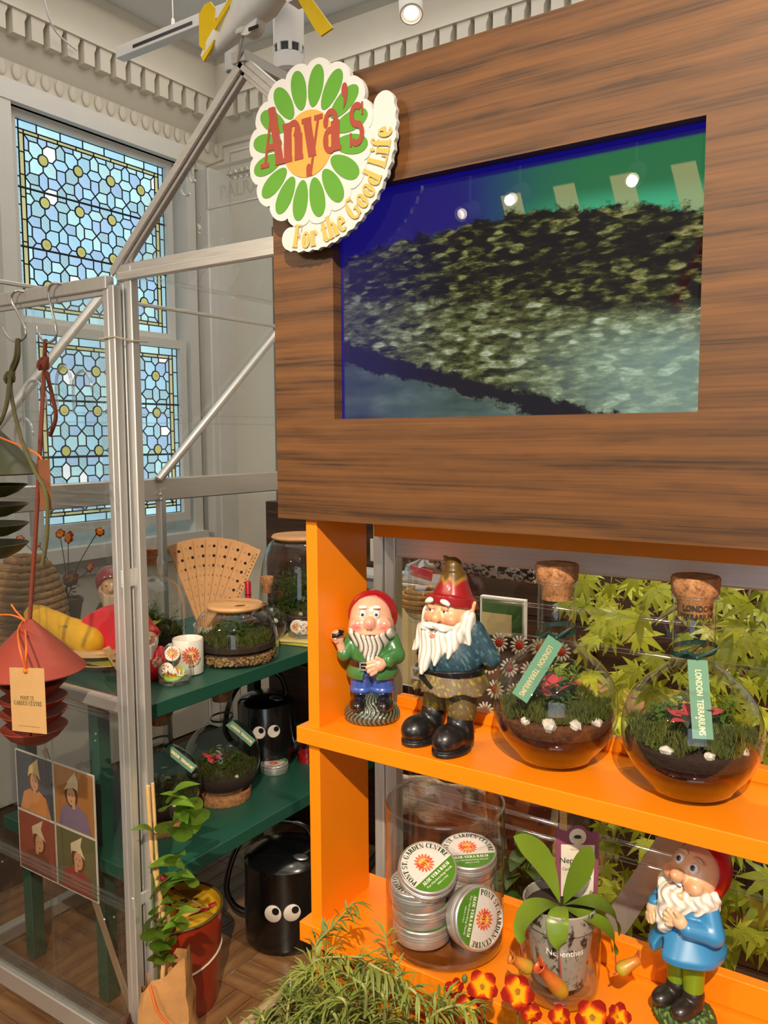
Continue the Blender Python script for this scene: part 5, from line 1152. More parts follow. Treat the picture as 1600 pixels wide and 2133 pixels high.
def make_tin(name, label, group):
    t = thing(name, label, 'tin', (0, 0, 0), 0, group); r = TR_
    MB().lathe([(0, 0), (r*.93, 0), (r*.96, .002), (r*.96, .0165), (r*.90, .017)], 40).build('tin_base', M_tin, t, 35)
    lid = MB().lathe([(r*.97, .0140), (r, .0145), (r*1.0, .017), (r*.975, .0175), (r*1.0, .0185), (r*1.0, .0205), (r*.98, .021), (r*.99, .022), (r*.99, .028), (r*.97, .0295), (r*.95, .030), (r*.94, .0292), (0, .0290)], 44).build('lid', M_tin, t, 30)
    q = r*.915; circ = lambda a0, a1, n=40: [(q*math.cos(R(a0+(a1-a0)*k/n)), q*math.sin(R(a0+(a1-a0)*k/n))) for k in range(n+1)]
    o, x, y = (0, 0, .0295), (1, 0, 0), (0, 1, 0); lb = flat_polys(MB(), [circ(0, 360)[:-1]], o, x, y, .0).build('printed_label', P_w, lid, 0)
    flat_polys(MB(), [circ(-165, -15)], o, x, y, .00012).build('green_band', P_g, lid, 0)
    daisy_logo(lid, V(o)+V((0, r*.17, 0)), x, y, r*.36, None, None, None, (P_o, P_y, P_r), .0002)
    tp, tw = text_polys('PONT ST. GARDEN CENTRE', 1.0, .03, .85); s_ = R(205)*r*.70/tw
    flat_polys(MB(), arc_map([[(a*s_, b*s_*1.15) for a, b in p] for p in tp], tw*s_, r*.70, 90, True), o, x, y, .0002).build('ring_lettering', P_k, lid, 0)
    tp, tw = text_polys('ALOE VERA BALM', 1.0, .02, .85); s_ = r*1.25/tw; mb = flat_polys(MB(), [[(a*s_-tw*s_/2, b*s_-r*.42) for a, b in p] for p in tp], o, x, y, .0003)
    sans(mb, 'For Hardworking Hands', V(o)+V((0, -r*.52, 0)), x, y, r*.12, .0003); sans(mb, '100ml e 3.4oz', V(o)+V((0, -r*.66, 0)), x, y, r*.09, .0003)
    mb.build('balm_lettering', P_wi, lid, 0); return t
tin0 = make_tin('balm_tin', '', 'aloe vera balm tins in the glass jar')
A_r = V((.83, .557, 0)); A_f = V((.557, -.83, 0)); ZZ = V((0, 0, 1))
def place_tin(t, a, b, z, normal=None, spin=0):
    """a to the viewer's right, b towards the viewer, z above the jar floor"""
    t.location = JC+A_r*a+A_f*b+ZZ*z; n = V(normal).normalized() if normal is not None else ZZ
    upv = ZZ if abs(n.z) < .95 else -A_f
    y = (upv-n*upv.dot(n)).normalized(); x = y.cross(n); m = Matrix((x, y, n)).transposed() @ Matrix.Rotation(spin, 3, 'Z'); t.rotation_euler = m.to_euler()
tins = [
 ('balm tin lying flat at the bottom of the left stack', -.036, .006, .0095, None, .3),
 ('balm tin second from the bottom of the left stack', -.038, .004, .0398, None, 1.2),
 ('balm tin third up in the left stack, under the tilted one', -.043, .008, .0702, None, 2.2),
 ('tilted balm tin on top of the left stack showing its whole label', -.030, .014, .1085, V((.05, 0, 0))*0+A_f*.46+A_r*.06+ZZ*.88, R(38)),
 ('balm tin standing on edge at the front right of the glass jar', .034, .040, .0620, A_f*.80+A_r*.52+ZZ*.30, R(-118)),
 ('balm tin at the bottom behind the one standing on edge', .036, -.034, .0095, None, .8),
 ('balm tin in the middle of the back stack, mostly hidden', .038, -.036, .0400, None, 2.0),
 ('balm tin third up in the back stack of the jar', .036, -.034, .0703, None, 1.0),
 ('balm tin on top of the back stack beside the tilted one', .040, -.030, .1040, A_f*.16+ZZ*.98, R(6)),
]
for i, (lb, a, b, z, n_, sp) in enumerate(tins):
    t = tin0 if i == 0 else copy_tree(tin0); t['label'] = lb; place_tin(t, a, b, z, n_, sp)
# ================================================================== pitcher plant in a tumbler
na = atZ(1165, 2062, S2T); NC = V((na.x, 1.075, S2T))
tum = thing('glass_tumbler', 'thick-bottomed clear glass tumbler holding the pitcher plant pot', 'tumbler', NC)
MB().lathe([(0, .0012), (.046, 0), (.053, .005), (.056, .018), (.0575, .05), (.0575, .098), (.0565, .0995), (.0555, .098)], 48).build('tumbler_wall', M_glass, tum, 180)
MB().lathe([(0, .016), (.045, .016), (.053, .022), (.0525, .006), (.046, .001), (0, .001)], 40).build('tumbler_base', M_glass_e, tum, 180)
np_ = thing('pitcher_plant', 'pitcher plant with strap leaves growing in a grey plastic pot', 'plant', NC+V((0, 0, .0225)))
def potmat():
    t = NT('grey_plastic_pot'); nz = t.noise(t.coord((1, 1, .7)), 70, 4, .6); cc = t.ramp(nz, [(.52, srgb(150, 144, 134)), (.6, srgb(60, 48, 36))])
    return t.done(t.bsdf(Base__Color=cc, Roughness=.35))
pot = MB().lathe([(0, 0), (.036, 0), (.038, .002), (.048, .088), (.0515, .089), (.0535, .1165), (.052, .118), (.0505, .1165), (.048, .092)], 40).build('pot', potmat(), np_, 35)
sans(MB(), 'Nepenthes', (0, 0, 0), (1, 0, 0), (0, 0, 1), .016)  # warm the lettering cache
vs, fs, w_ = sans_mesh('Nepenthes', .01); lt = MB(); rp = .0455
lt.add([V((rp*math.sin((v.x-w_/2)*.0125/rp+.55), -rp*math.cos((v.x-w_/2)*.0125/rp+.55), .062+(v.y-.35)*.0125)) for v in vs], fs).build('pot_lettering', P_wi, pot, 0)
MB().lathe([(.0495, .104), (.03, .108), (0, .110)], 28).build('compost', M_soil, np_, 60)
M_nep = leafmat('pitcher_leaf', (84, 112, 26), (132, 158, 48), .3, .3, 14)
zc = .108
def nleaf(pts, w_, up=(0, 0, 1)): return blade([A_r*p[0]+A_f*p[1]+ZZ*(zc+p[2]) for p in spline(pts, 4)], leaf_profile((len(pts)-1)*4+1, w_, 1.15), up, fold=.25).build('leaf', M_nep, np_, 180)
nleaf([(0, 0, 0), (-.014, .0, .04), (-.032, .004, .075), (-.055, .008, .098), (-.070, .01, .107)], .0165, A_f*.9+ZZ*.3)
nleaf([(.004, .002, 0), (.012, .012, .03), (.022, .024, .062), (.030, .032, .092), (.034, .034, .104)], .015, A_f*.8-A_r*.3+ZZ*.2)
nleaf([(0, .005, 0), (-.02, .02, .012), (-.045, .034, .012), (-.062, .040, -.008), (-.064, .042, -.034)], .019)
nleaf([(0, .006, 0), (-.006, .03, .012), (-.014, .05, .006), (-.016, .058, -.018), (-.014, .06, -.034)], .015)
nleaf([(.002, .004, 0), (.024, .02, .014), (.048, .028, .014), (.07, .03, -.004), (.076, .03, -.03)], .020)
nleaf([(.002, .006, 0), (.02, .032, .004), (.045, .045, -.002), (.062, .05, -.022), (.066, .05, -.046)], .019)
M_pit = None
def pitmat():
    t = NT('pitcher_skin'); tc = t.n('TexCoord'); sp = t.n('SeparateXYZ'); t.t.links.new(tc.outputs['Object'], sp.inputs[0]); nz = t.noise(t.coord(), 90, 3)
    f_ = t.math('ADD', t.math('MULTIPLY', sp.outputs[2], 11), t.math('MULTIPLY', nz, .5)); cc = t.ramp(f_, [(.25, srgb(170, 150, 44)), (.55, srgb(196, 118, 40)), (.85, srgb(190, 80, 40))])
    return t.done(t.bsdf(Base__Color=cc, Roughness=.35))
M_pit = pitmat(); M_tend = plain('tendril', (168, 70, 60), .5)
def pitcher(root_pt, base, axis, L, rad, name='pitcher'):
    """hanging trap: belly at base, mouth at the top of axis, tendril from root_pt"""
    ax = V(axis).normalized(); q = ax.to_track_quat('Z', 'Y').to_matrix()
    prof = [(0, 0), (rad*.55, .02*L), (rad*.9, .12*L), (rad, .25*L), (rad*.86, .5*L), (rad*.66, .75*L), (rad*.62, .92*L), (rad*.8, .97*L), (rad*.84, L), (rad*.62, .99*L), (rad*.5, .9*L)]
    o = MB().lathe(prof, 18).build(name, M_pit, np_, 180, V(base), q.to_euler())
    MB().ell((0, rad*.6, L*1.06), (rad*.75, rad*.6, rad*.12), 12, 6, Euler((R(50), 0, 0))).build('pitcher_lid', M_pit, o, 180)
    MB().tube(spline([root_pt, (V(root_pt)+V(base))/2-ZZ*.012, V(base)-ax*.006, V(base)+ax*.002], 5), .0011, 6).build('tendril', M_tend, np_, 60)
Lp = lambda a, b, z: A_r*a+A_f*b+ZZ*(zc+z)
pitcher(Lp(-.014, .06, -.034), Lp(-.008, .075, -.085), A_r*-.5+A_f*.12+ZZ*.62, .062, .0115)
pitcher(Lp(-.064, .042, -.034), Lp(-.05, .055, -.062), A_r*-.75+A_f*.1+ZZ*.5, .036, .010)
pitcher(Lp(.066, .05, -.046), Lp(.068, .052, -.068), A_r*.75+ZZ*.45, .036, .010)
# name card behind the plant
M_pur = plain('mauve_card', (128, 66, 88), .5); M_card = plain('cream_card', (214, 204, 186), .5)
cd = thing('plant_label', 'mauve and cream Nepenthes name card stuck in the pitcher plant pot', 'plant label', NC+A_r*.028-A_f*.020+ZZ*(.0225+.106))
tx, ty = A_r*.985-ZZ*.03, ZZ; tx.normalize(); nrm = tx.cross(ty).normalized()
poly = [(-.031, -.012), (.031, -.012), (.031, .098), (.028, .101), (.016, .101)]+[(.014*math.cos(a), .101+.010*math.sin(a)) for a in np.linspace(.2, PI-.2, 9)]+[(-.016, .101), (-.031, .106)]
board = MB().prism(poly, -.0008, .0008, (0, 0, 0), tx, ty, nrm).build('card', M_pur, cd, 0)
nf = nrm if nrm.dot(A_f) > 0 else -nrm; xx = tx if tx.cross(ty).dot(nf) > 0 else tx
pr = flat_polys(MB(), [[(-.023, .0), (.024, .0), (.025, .082), (-.024, .082)]], (0, 0, 0), tx, ty, .0010); flat_polys(pr, [[(.0125*math.cos(a), .094+.0125*math.sin(a)) for a in np.linspace(0, 2*PI, 21)[:-1]]], (0, 0, 0), tx, ty, .0011); pr.build('printed_panel', M_card, board, 0)
lt = sans(MB(), 'Nepenthes', V(tx)*0+ty*.058, tx, ty, .0118, .0013, True, .012); sans(lt, 'Carnivorous plant.', ty*.045, tx, ty, .0058, .0013, True, .01); sans(lt, 'INSECTIVOROUS', ty*.0745, tx, ty, .0028, .0013)
flat_polys(lt, [[(.004, .030), (.012, .034), (.020, .032), (.021, .026), (.0195, .031), (.012, .029)]], (0, 0, 0), tx, ty, .0014)
flat_polys(lt, [[(.0055*math.cos(a), .094+.003*math.sin(a)) for a in np.linspace(0, 2*PI, 13)[:-1]]]+[[(dx*.4, .094), (dx, .094+dz_), (dx*.5, .0945)] for dx, dz_ in ((.008, .004), (.008, -.005), (-.008, .004), (-.009, -.004), (-.006, -.007), (.004, -.007))], (0, 0, 0), tx, ty, .0014)
lt.build('card_lettering', M_ink, board, 0)
# ================================================================== planter with rosemary and orange bidens
M_grey = woodmat('weathered_planter_wood', (176, 148, 112), (146, 120, 92), (104, 84, 64), 'Y', 30, .7, 0, 2.0)
M_tan = woodmat('new_planter_wood', (206, 168, 116), (186, 142, 92), (150, 108, 66), 'X', 30, .6, 0, 2.0)
PLX0, PLX1, PLY0, PLY1, PLZ = -.805, -.10, .70, .965, .70
plt = thing('wooden_planter', 'rustic wooden trough planter standing in front of the orange shelves', 'planter', ((PLX0+PLX1)/2, (PLY0+PLY1)/2, 0)); po = V(((PLX0+PLX1)/2, (PLY0+PLY1)/2, 0))
def pp(a, b, name, m, bev=.002): return MB().bb(V(a)-po, V(b)-po, bev).build(name, m, plt, 30)
pp((PLX0, PLY0, .42), (PLX0+.018, PLY1, PLZ), 'end_board', M_grey); pp((PLX1-.018, PLY0, .42), (PLX1, PLY1, PLZ), 'end_board', M_grey)
for k in range(2):
    pp((PLX0+.018, PLY0, .42+.14*k), (PLX1-.018, PLY0+.016, .42+.14*k+.138), 'side_board', M_tan); pp((PLX0+.018, PLY1-.016, .42+.14*k), (PLX1-.018, PLY1, .42+.14*k+.125), 'side_board', M_tan)
pp((PLX0+.018, PLY0+.016, .42), (PLX1-.018, PLY1-.016, .45), 'bottom_board', M_tan); pp((-.60, PLY0+.016, .45), (-.585, PLY1-.016, PLZ-.01), 'divider_board', M_tan)
for x in (PLX0+.005, PLX1-.045):
    for y in (PLY0+.005, PLY1-.045): pp((x, y, 0), (x+.04, y+.04, .42), 'leg', M_grey)
pp((PLX0+.018, PLY0+.016, .45), (PLX1-.018, PLY1-.016, .655), 'potting_soil', M_soil, 0)
M_ros = leafmat('rosemary_needle', (48, 68, 22), (156, 166, 74), .5, .2, 25); M_rst = plain('rosemary_stem', (150, 150, 84), .7)
ros = thing('rosemary_plant', 'bushy rosemary with drooping needle leaves in the wooden planter', 'plant', (-.70, .84, .655)); rr = random.Random(5)
def rosemary_stem(pts, dens, nl, name):
    c = spline(pts, 6); n = len(c); mb = MB().tube(c, [.0028*(1-.6*i/n) for i in range(n)], 6); mb.build('stem', M_rst, ros, 60)
    lv = MB()
    for i in range(1, n):
        for k in range(dens):
            p = c[i].lerp(c[i-1], rr.random()); d = (c[i]-c[i-1]).normalized(); a = rr.random()*2*PI; o_ = d.orthogonal().normalized(); o_ = Matrix.Rotation(a, 3, d) @ o_
            dd = (d*.75+o_).normalized(); L = nl*(.6+.7*rr.random()); e = p+dd*L+V((0, 0, -.25*L)); blade([p, p+dd*L*.5+V((0, 0, .02*L)), e], [.0009, .0021, .0004], fold=.3, mb=lv)
    lv.build('needles', M_ros, ros, 180, kind='stuff')
def rp_(px, py, y, dz=0): q = atY(px, py, y); return q-V((-.70, .84, .655))+V((0, 0, dz))
rosemary_stem([(-.05, .07, 0), rp_(655, 1985, .93), rp_(690, 1935, .93), rp_(738, 1880, .93)], 3, .030, 's')
rosemary_stem([(.06, .06, 0), rp_(835, 2055, .92), rp_(810, 1990, .92), rp_(802, 1945, .92)], 2, .028, 's')
for pts in ([(640, 2040), (600, 2050), (572, 2085)], [(650, 2010), (690, 1995), (755, 1995)], [(700, 2060), (670, 2030), (630, 2025)], [(720, 2090), (690, 2080), (650, 2110)], [(760, 2060), (720, 2030), (690, 2020)], [(800, 2080), (760, 2050), (720, 2055)], [(840, 2100), (800, 2060), (760, 2070)], [(700, 2120), (660, 2090), (610, 2085)], [(780, 2120), (740, 2080), (700, 2075)], [(850, 2060), (890, 2090), (930, 2085)], [(900, 2120), (950, 2095), (990, 2110)], [(760, 2010), (790, 2020), (830, 2040)]):
    yb = .93-.1*rr.random(); rosemary_stem([rp_(pts[0][0], pts[0][1]+60, yb)*1.0]+[rp_(x, y, yb-.02) for x, y in pts], 3, .034, 's')
for k in range(42):
    b = V((-.06+.22*rr.random(), -.1+.18*rr.random(), 0)); t_ = b+V(((rr.random()-.5)*.12, (rr.random()-.5)*.1, .02+.055*rr.random())); rosemary_stem([b, b.lerp(t_, .6)+V((0, 0, .03)), t_], 3, .032, 's')
M_pet = None
def petmat():
    t = NT('bidens_petal'); tc = t.n('TexCoord'); sp = t.n('SeparateXYZ'); t.t.links.new(tc.outputs['Object'], sp.inputs[0]); nz = t.noise(t.coord((1, .3, 1)), 160, 3); oi = t.n('ObjectInfo')
    f_ = t.math('ADD', t.math('ADD', t.math('MULTIPLY', sp.outputs[1], -48), t.math('MULTIPLY', nz, .35)), t.math('MULTIPLY', oi.outputs['Random'], .2)); cc = t.ramp(f_, [(.66, srgb(214, 146, 8)), (.84, srgb(184, 58, 8)), (1.05, srgb(128, 22, 10))])
    b_p = t.bsdf(Base__Color=cc, Roughness=.8); b_p.inputs['Specular IOR Level'].default_value = .1; return t.done(b_p)
M_pet = petmat(); M_fst = plain('flower_stem_green', (86, 104, 44), .6); M_cen = plain('flower_centre', (150, 96, 10), .8, var=.4, scale=400, bump=.5)
L_pet = .021; petal = blade([(0, -L_pet*i/5, .003*math.sin(PI*i/5)-.002*(i/5)**2) for i in range(6)], [.0020, .0066, .0092, .0098, .0080, .0038], fold=-.2).mesh('petal', M_pet, 180)
cenm = MB().ell((0, 0, 0), (.0052, .0052, .0036), 12, 6); cenm.v = [v*(1+.15*math.sin(v.x*4000)*math.sin(v.y*4000)) for v in cenm.v]; cenm = cenm.mesh('flower_centre', M_cen, 60)
def bidens(root, p, facing, n=5, s=1.0, closed=0.0):
    f_ = put('flower', cenm, root, p); f_.rotation_euler = V(facing).to_track_quat('Z', 'Y').to_euler(); f_.scale = (s,)*3
    for k in range(n): put('petal', petal, f_, (0, 0, .001), Euler((R(-closed*75+rr.uniform(-12, 12)), 0, 2*PI*k/n+rr.uniform(-.15, .15))))
    return f_
bi = thing('bidens_plant', 'orange and yellow bidens flowers rising from planter at the bottom edge', 'plant', (-.36, .86, .655)); bo = V((-.36, .86, .655))
tocam = (EYE-V((-.4, .9, .75))).normalized()
for (px, py, s_, cl, tilt) in ((1005, 2057, 1.0, .05, (-.1, 0, .0)), (975, 2105, 1.0, .1, (-.15, 0, -.3)), (1078, 2068, 1.05, .05, (.15, 0, .1)), (952, 2070, .85, .5, (-.6, .2, .2)), (1235, 2122, 1.05, .05, (0, 0, .35)), (1170, 2125, .8, .4, (-.4, 0, .3)), (1285, 2120, .8, .4, (.5, 0, .2)), (1108, 2118, .8, .6, (.1, 0, .8))):
    p = atY(px, py, .90)-bo; bidens(bi, p, tocam+V(tilt), 5, s_*.98, cl)
    MB().tube(spline([V((p.x*.6, p.y*.5, 0)), V((p.x*.85, p.y*.8, p.z*.5)), p-(tocam+V(tilt)).normalized()*.003], 5), .0012, 6).build('stem', M_fst, bi, 60)
p = atY(968, 2040, .9)-bo; MB().ell(p, (.004, .004, .006), 10, 8).build('bud', M_fst, bi, 180)
for k in range(26):
    b = V((-.16+.32*rr.random(), -.06+.1*rr.random(), 0)); mb = MB(); sprig(mb, b, b+V(((rr.random()-.5)*.06, (rr.random()-.5)*.04, .05+.035*rr.random())), 12, .022, .006, rr); mb.build('leaf_spray', M_fern, bi, 180)
# ================================================================== green shelves inside the greenhouse
M_grn = plain('bottle_green_paint', (30, 78, 62), .42, var=.06, scale=8, bump=.02)
UZ, LZ_ = .90, .45
gs = thing('green_shelves', 'dark green painted shelving with two long boards inside the greenhouse', 'shelves', (-1.86, 1.85, 0)); go = V((-1.86, 1.85, 0))
for z, nm in ((UZ, 'shelf'), (LZ_, 'shelf')): MB().bb(V((-2.22, 1.30, z-.038))-go, V((-1.562, 2.38, z))-go, .002).build(nm, M_grn, gs, 30)
for x in (-2.18, -1.84):
    for y in (1.36, 2.33): MB().bb(V((x-.02, y-.02, 0))-go, V((x+.02, y+.02, UZ-.038))-go, .002).build('leg', M_grn, gs, 30)
def onU(px, py): return atZ(px, py, UZ)
def onL(px, py): return atZ(px, py, LZ_)
# ---- dome terrariums
def dome(loc, label, R0, H0, rl, seed, gravel=True, slot=True):
    t = thing('dome_terrarium', label, 'terrarium', loc, .4, 'dome terrariums with wooden lids')
    pr = [(0, .002), (R0*.93, 0), (R0*.985, .006), (R0, .02)]+[(rl+(R0-rl)*math.cos(a)**.8, .03+(H0-.03)*math.sin(a)) for a in np.linspace(.06, PI/2*.985, 14)]
    MB().lathe(pr, 48).build('glass_dome', M_glass, t, 180)
    ld = MB().lathe([(0, H0-.006), (rl*.9, H0-.006), (rl*.92, H0+.001), (rl*1.22, H0+.003), (rl*1.26, H0+.008), (rl*1.2, H0+.015), (0, H0+.017)], 40).build('wooden_lid', M_bam, t, 40)
    if slot: MB().ell((rl*.45, -rl*.55, H0+.0165), (.016, .009, .0008), 16, 6, Euler((0, 0, .6))).build('finger_slot', plain('slot_shadow', (92, 58, 32), .8), ld, 180)
    if gravel:
        gv = MB(); rq = random.Random(seed)
        for k in range(420):
            a = rq.random()*2*PI; q = R0*(.9-.06*rq.random()); s_ = .0035+.002*rq.random(); gv.ell((q*math.cos(a), q*math.sin(a), .006+.022*rq.random()), (s_*1.3, s_, s_*.8), 5, 4, Euler((rq.random()*3, rq.random()*3, 0)))
        gv.build('gravel', plain('mixed_gravel', (150, 118, 74), .7, var=.6, scale=130), t, 60, kind='stuff')
        MB().lathe([(0, .004), (R0*.82, .004), (R0*.86, .03), (0, .03)], 30).build('gravel_bed', plain('gravel_bed', (104, 78, 48), .9, var=.5, scale=160), t)
    terrarium_fill(t, R0*.9, .028, .055, seed, 3000, 9, 22, 12, 3, .012, H0*.5)
    return t
dc = onU(492, 1372); dome((dc.x, dc.y, UZ), 'low dome terrarium with slotted wooden lid beside the white mug', .126, .150, .066, 31)
dc2 = onU(628, 1338); dome((-1.80, 2.17, UZ), 'large tall dome terrarium half hidden behind the orange upright', .148, .30, .08, 37, False, False)
# ---- demijohn terrarium
dj = onU(322, 1378); t = thing('demijohn_terrarium', 'clear glass demijohn terrarium with cork and two small ring handles', 'terrarium', (dj.x, dj.y, UZ), .2)
MB().lathe([(0, .002), (.078, 0), (.086, .008), (.088, .03), (.088, .165)]+[(.088*math.cos(a)*.78+.018*(1-math.cos(a))*1+.088*.22*math.cos(a), .165+.085*math.sin(a)) for a in np.linspace(.1, 1.35, 9)]+[(.0185, .262), (.018, .30), (.022, .303), (.022, .309), (.017, .309)], 44).build('glass_bottle', M_glass, t, 180)
for s in (-1, 1): MB().tube([V((s*(.022+.019*(1-math.cos(a))*.5+.004), .0, .277+.019*math.sin(a))) for a in np.linspace(0, 2*PI, 17)[:-1]], .0042, 8, False, True).build('ring_handle', M_glass_e, t, 180)
MB().lathe([(0, .285), (.0145, .285), (.0155, .307), (.019, .311), (.0195, .330), (0, .331)], 24).build('cork', M_cork, t, 40)
terrarium_fill(t, .083, .004, .075, 41, 1100, 0, 0, 10, 3, .022, .10, [(.08, .006), (.084, .04)])
# ---- mug and badge jars
M_cer = plain('white_ceramic', (226, 218, 206), .25, coat=.5, var=.02)
def logo_wrap(parent, rad, zc, ang, size, inks, extra=None):
    """flower print wrapped round a cylinder"""
    mp, mh, ml = inks
    def wrap(mb, lift):
        mb.v = [V(((rad+lift)*math.sin(v.x/rad+ang), -(rad+lift)*math.cos(v.x/rad+ang), zc+v.y)) for v in mb.v]; return mb
    tmp = thing('tmp', 'x', 'x'); daisy_logo(tmp, (0, 0, 0), (1, 0, 0), (0, 1, 0), size, None, None, None, inks, 0.0)
    for k, o in enumerate(list(tmp.children)):
        for v in o.data.vertices: v.co = V(((rad+.0004+.0002*k+v.co.z)*math.sin(v.co.x/rad+ang), -(rad+.0004+.0002*k+v.co.z)*math.cos(v.co.x/rad+ang), zc+v.co.y))
        o.parent = parent
    bpy.data.objects.remove(tmp)
mg = onU(393, 1402); mug = thing('mug', 'white mug printed with an orange daisy logo beside the low dome', 'mug', (mg.x, mg.y, UZ), R(46))
mb_ = MB().lathe([(0, 0), (.034, 0), (.041, .003), (.042, .006), (.042, .096), (.0405, .098), (.039, .096), (.039, .008), (0, .006)], 40).build('mug_body', M_cer, mug, 40)
MB().tube([V((-.040-.026*math.sin(a), .012, .05+.03*math.cos(a))) for a in np.linspace(0.1, PI-.1, 12)], .005, 8).build('handle', M_cer, mug, 60)
logo_wrap(mb_, .042, .058, R(12), .026, (P_o, P_y, P_r))
lt = MB(); tp, tw = text_polys('For the Good Life', 1, 0, .8)
lt = flat_polys(lt, arc_map([[(a*.0075-0, b*.0085) for a, b in p] for p in tp], tw*.0075, .033, -62, False), (0, 0, 0), (1, 0, 0), (0, 1, 0), 0)
lt.v = [V((.0426*math.sin(v.x/.042+R(12)), -.0426*math.cos(v.x/.042+R(12)), .058+v.y)) for v in lt.v]; lt.build('motto_lettering', P_k, mb_, 0)
def badge(name, loc, rot, r, label, face):
    t = thing(name, label, 'badge', loc, 0, 'daisy badges in the glass pots', rot=rot)
    b = MB().lathe([(0, -.003), (r*.9, -.003), (r, -.001), (r*.97, .002), (r*.8, .0035), (0, .0042)], 24).build('badge_shell', face, t, 50)
    mb = MB()
    for k in range(12):
        a = 2*PI*k/12; mb.ell((r*.5*math.cos(a), r*.5*math.sin(a), .0042), (r*.22, r*.1, .0005), 8, 4, Euler((0, 0, a)))
    mb.build('daisy_print', P_o, b, 180, kind='stuff'); MB().ell((0, 0, .0045), (r*.3, r*.3, .0006), 12, 4).build('daisy_heart', P_y, b, 180); return t
def pot_glass(loc, label, word, rz, r=.045, h=.07):
    t = thing('badge_pot', label, 'glass pot', loc, rz, 'glass pots of badges'); MB().lathe([(0, .0015), (r*.86, 0), (r*.95, .006), (r, .025), (r*.99, h-.001), (r*.975, h), (r*.96, h-.001)], 36).build('pot_wall', M_glass, t, 180)
    MB().lathe([(0, .012), (r*.8, .012), (r*.92, .018), (r*.93, .006), (r*.84, .001), (0, .001)], 30).build('pot_base', M_glass_e, t, 180)
    lt = MB()
    for k, wd in enumerate(word):
        vs, fs, w_ = sans_mesh(wd, .02); s_ = .024 if len(word) == 1 else .017
        lt.add([V(((r+.0008)*math.sin((v.x-w_/2)*s_/r), -(r+.0008)*math.cos((v.x-w_/2)*s_/r), (h*.62 if len(word) == 1 else h*.72-.02*k)+(v.y-.35)*s_+.006*math.sin(v.x*2))) for v in vs], fs)
    lt.build('hand_lettering', P_wi, t, 0); return t
jp = onU(366, 1420); J0 = V((-1.652, 1.462, UZ)); pot_glass(J0, 'small glass pot hand-lettered SMALL beside the white mug', ['SMALL'], R(46))
W_b, G_b = plain('badge_cream', (226, 216, 190), .3, coat=.6), plain('badge_green', (140, 176, 50), .3, coat=.6)
badge('badge', J0+V((.004, -.004, .026)), (R(24), R(8), 0), .03, 'green badge lying flat in the small lettered pot', G_b)
badge('badge', J0+V((-.018, -.012, .034)), (R(74), 0, R(20)), .021, 'cream badge standing against the side of the small lettered pot', W_b)
badge('badge', J0+V((-.026, .016, .072)), (R(62), 0, R(52)), .021, 'cream badge balanced on the rim of the small lettered pot', W_b)
lp = onU(610, 1330); lp = V((-1.648, 1.988, UZ)); L0 = V((lp.x, lp.y, UZ+.018)); pot_glass(L0, 'glass pot hand-lettered LARGE standing on folded yellow cloths', ['LARGE B', 'Ally'], R(40), .047, .07)
badge('badge', L0+V((-.012, -.012, .032)), (R(70), 0, R(30)), .022, 'cream badge at the left in the LARGE lettered pot', W_b)
badge('badge', L0+V((.012, -.004, .030)), (R(64), 0, R(50)), .022, 'cream badge at the right in the LARGE lettered pot', W_b)
for k in range(2): 
    mb = MB().bb((-.075, -.06, 0), (.075, .06, .0075), .002); tag(mb.build('folded_cloth', plain('lime_cloth', (190, 184, 84), .9) if k == 0 else plain('straw_cloth', (206, 184, 112), .9), None, 30, (lp.x+.01, lp.y, UZ+.0005+.0088*k), (0, 0, R(10+8*k))), ('lime green folded cloth under the LARGE lettered pot', 'straw yellow folded cloth directly under the LARGE lettered pot')[k], 'cloth', 'folded cloths')
wm = onU(634, 1316); m2 = thing('mug', 'plain white mug partly behind the orange upright', 'mug', (-1.60, 2.075, UZ)); MB().lathe([(0, 0), (.036, 0), (.042, .005), (.042, .098), (.040, .098), (.039, .008), (0, .006)], 36).build('mug_body', M_cer, m2, 40); MB().tube([V((.040+.026*math.sin(a), 0, .05+.03*math.cos(a))) for a in np.linspace(.1, PI-.1, 10)], .005, 8).build('handle', M_cer, m2, 60)
# ---- small flask and red dibber between the domes
fs_ = onU(566, 1338); flask((-1.738, 1.925, UZ), 'little corked flask terrarium in front of the tall dome', R(40), 53, .062, .125, .0185, .185, red=5, fern_h=.03, stones=2)
rd = onU(519, 1345); rk = thing('red_marker_stick', 'upright red plastic stick behind the low dome', 'stick', (rd.x, rd.y, UZ)); MB().lathe([(0, 0), (.0095, 0), (.0095, .2), (.008, .203), (0, .204)], 14).build('shaft', plain('red_plastic', (178, 20, 36), .35), rk, 40)
for k in range(4): MB().lathe([(.0098, .04+.04*k), (.0102, .042+.04*k), (.0098, .044+.04*k)], 14).build('ring_mark', plain('dark_red', (120, 10, 22), .4), rk)
# ---- fan of card planting rulers
M_kraft = plain('kraft_card', (206, 156, 104), .75, var=.08, scale=40)
fn0 = onU(418, 1352); fanp = V((fn0.x, fn0.y+.06, UZ))
rul_me = MB().prism([(-.034, 0), (.034, 0), (.036, .415), (-.036, .415)], -.0006, .0006, (0, 0, 0), (1, 0, 0), (0, 0, 1)).mesh('card_strip', M_kraft, 0)
hol = MB(); 
for k in range(10): hol.prism([(.0058*math.cos(a), .05+.037*k+.0058*math.sin(a)) for a in np.linspace(0, 2*PI, 13)[:-1]], .0008, .0011, (0, 0, 0), (1, 0, 0), (0, 0, 1))
hol_me = hol.mesh('punched_holes', plain('hole_dark', (34, 20, 14), .9), 0)
prn = MB()
for k in range(26): prn.prism([(.027+.003*math.cos(a), .03+.0145*k+.003*math.sin(a)) for a in np.linspace(0, 2*PI, 7)[:-1]], .0008, .0010, (0, 0, 0), (1, 0, 0), (0, 0, 1))
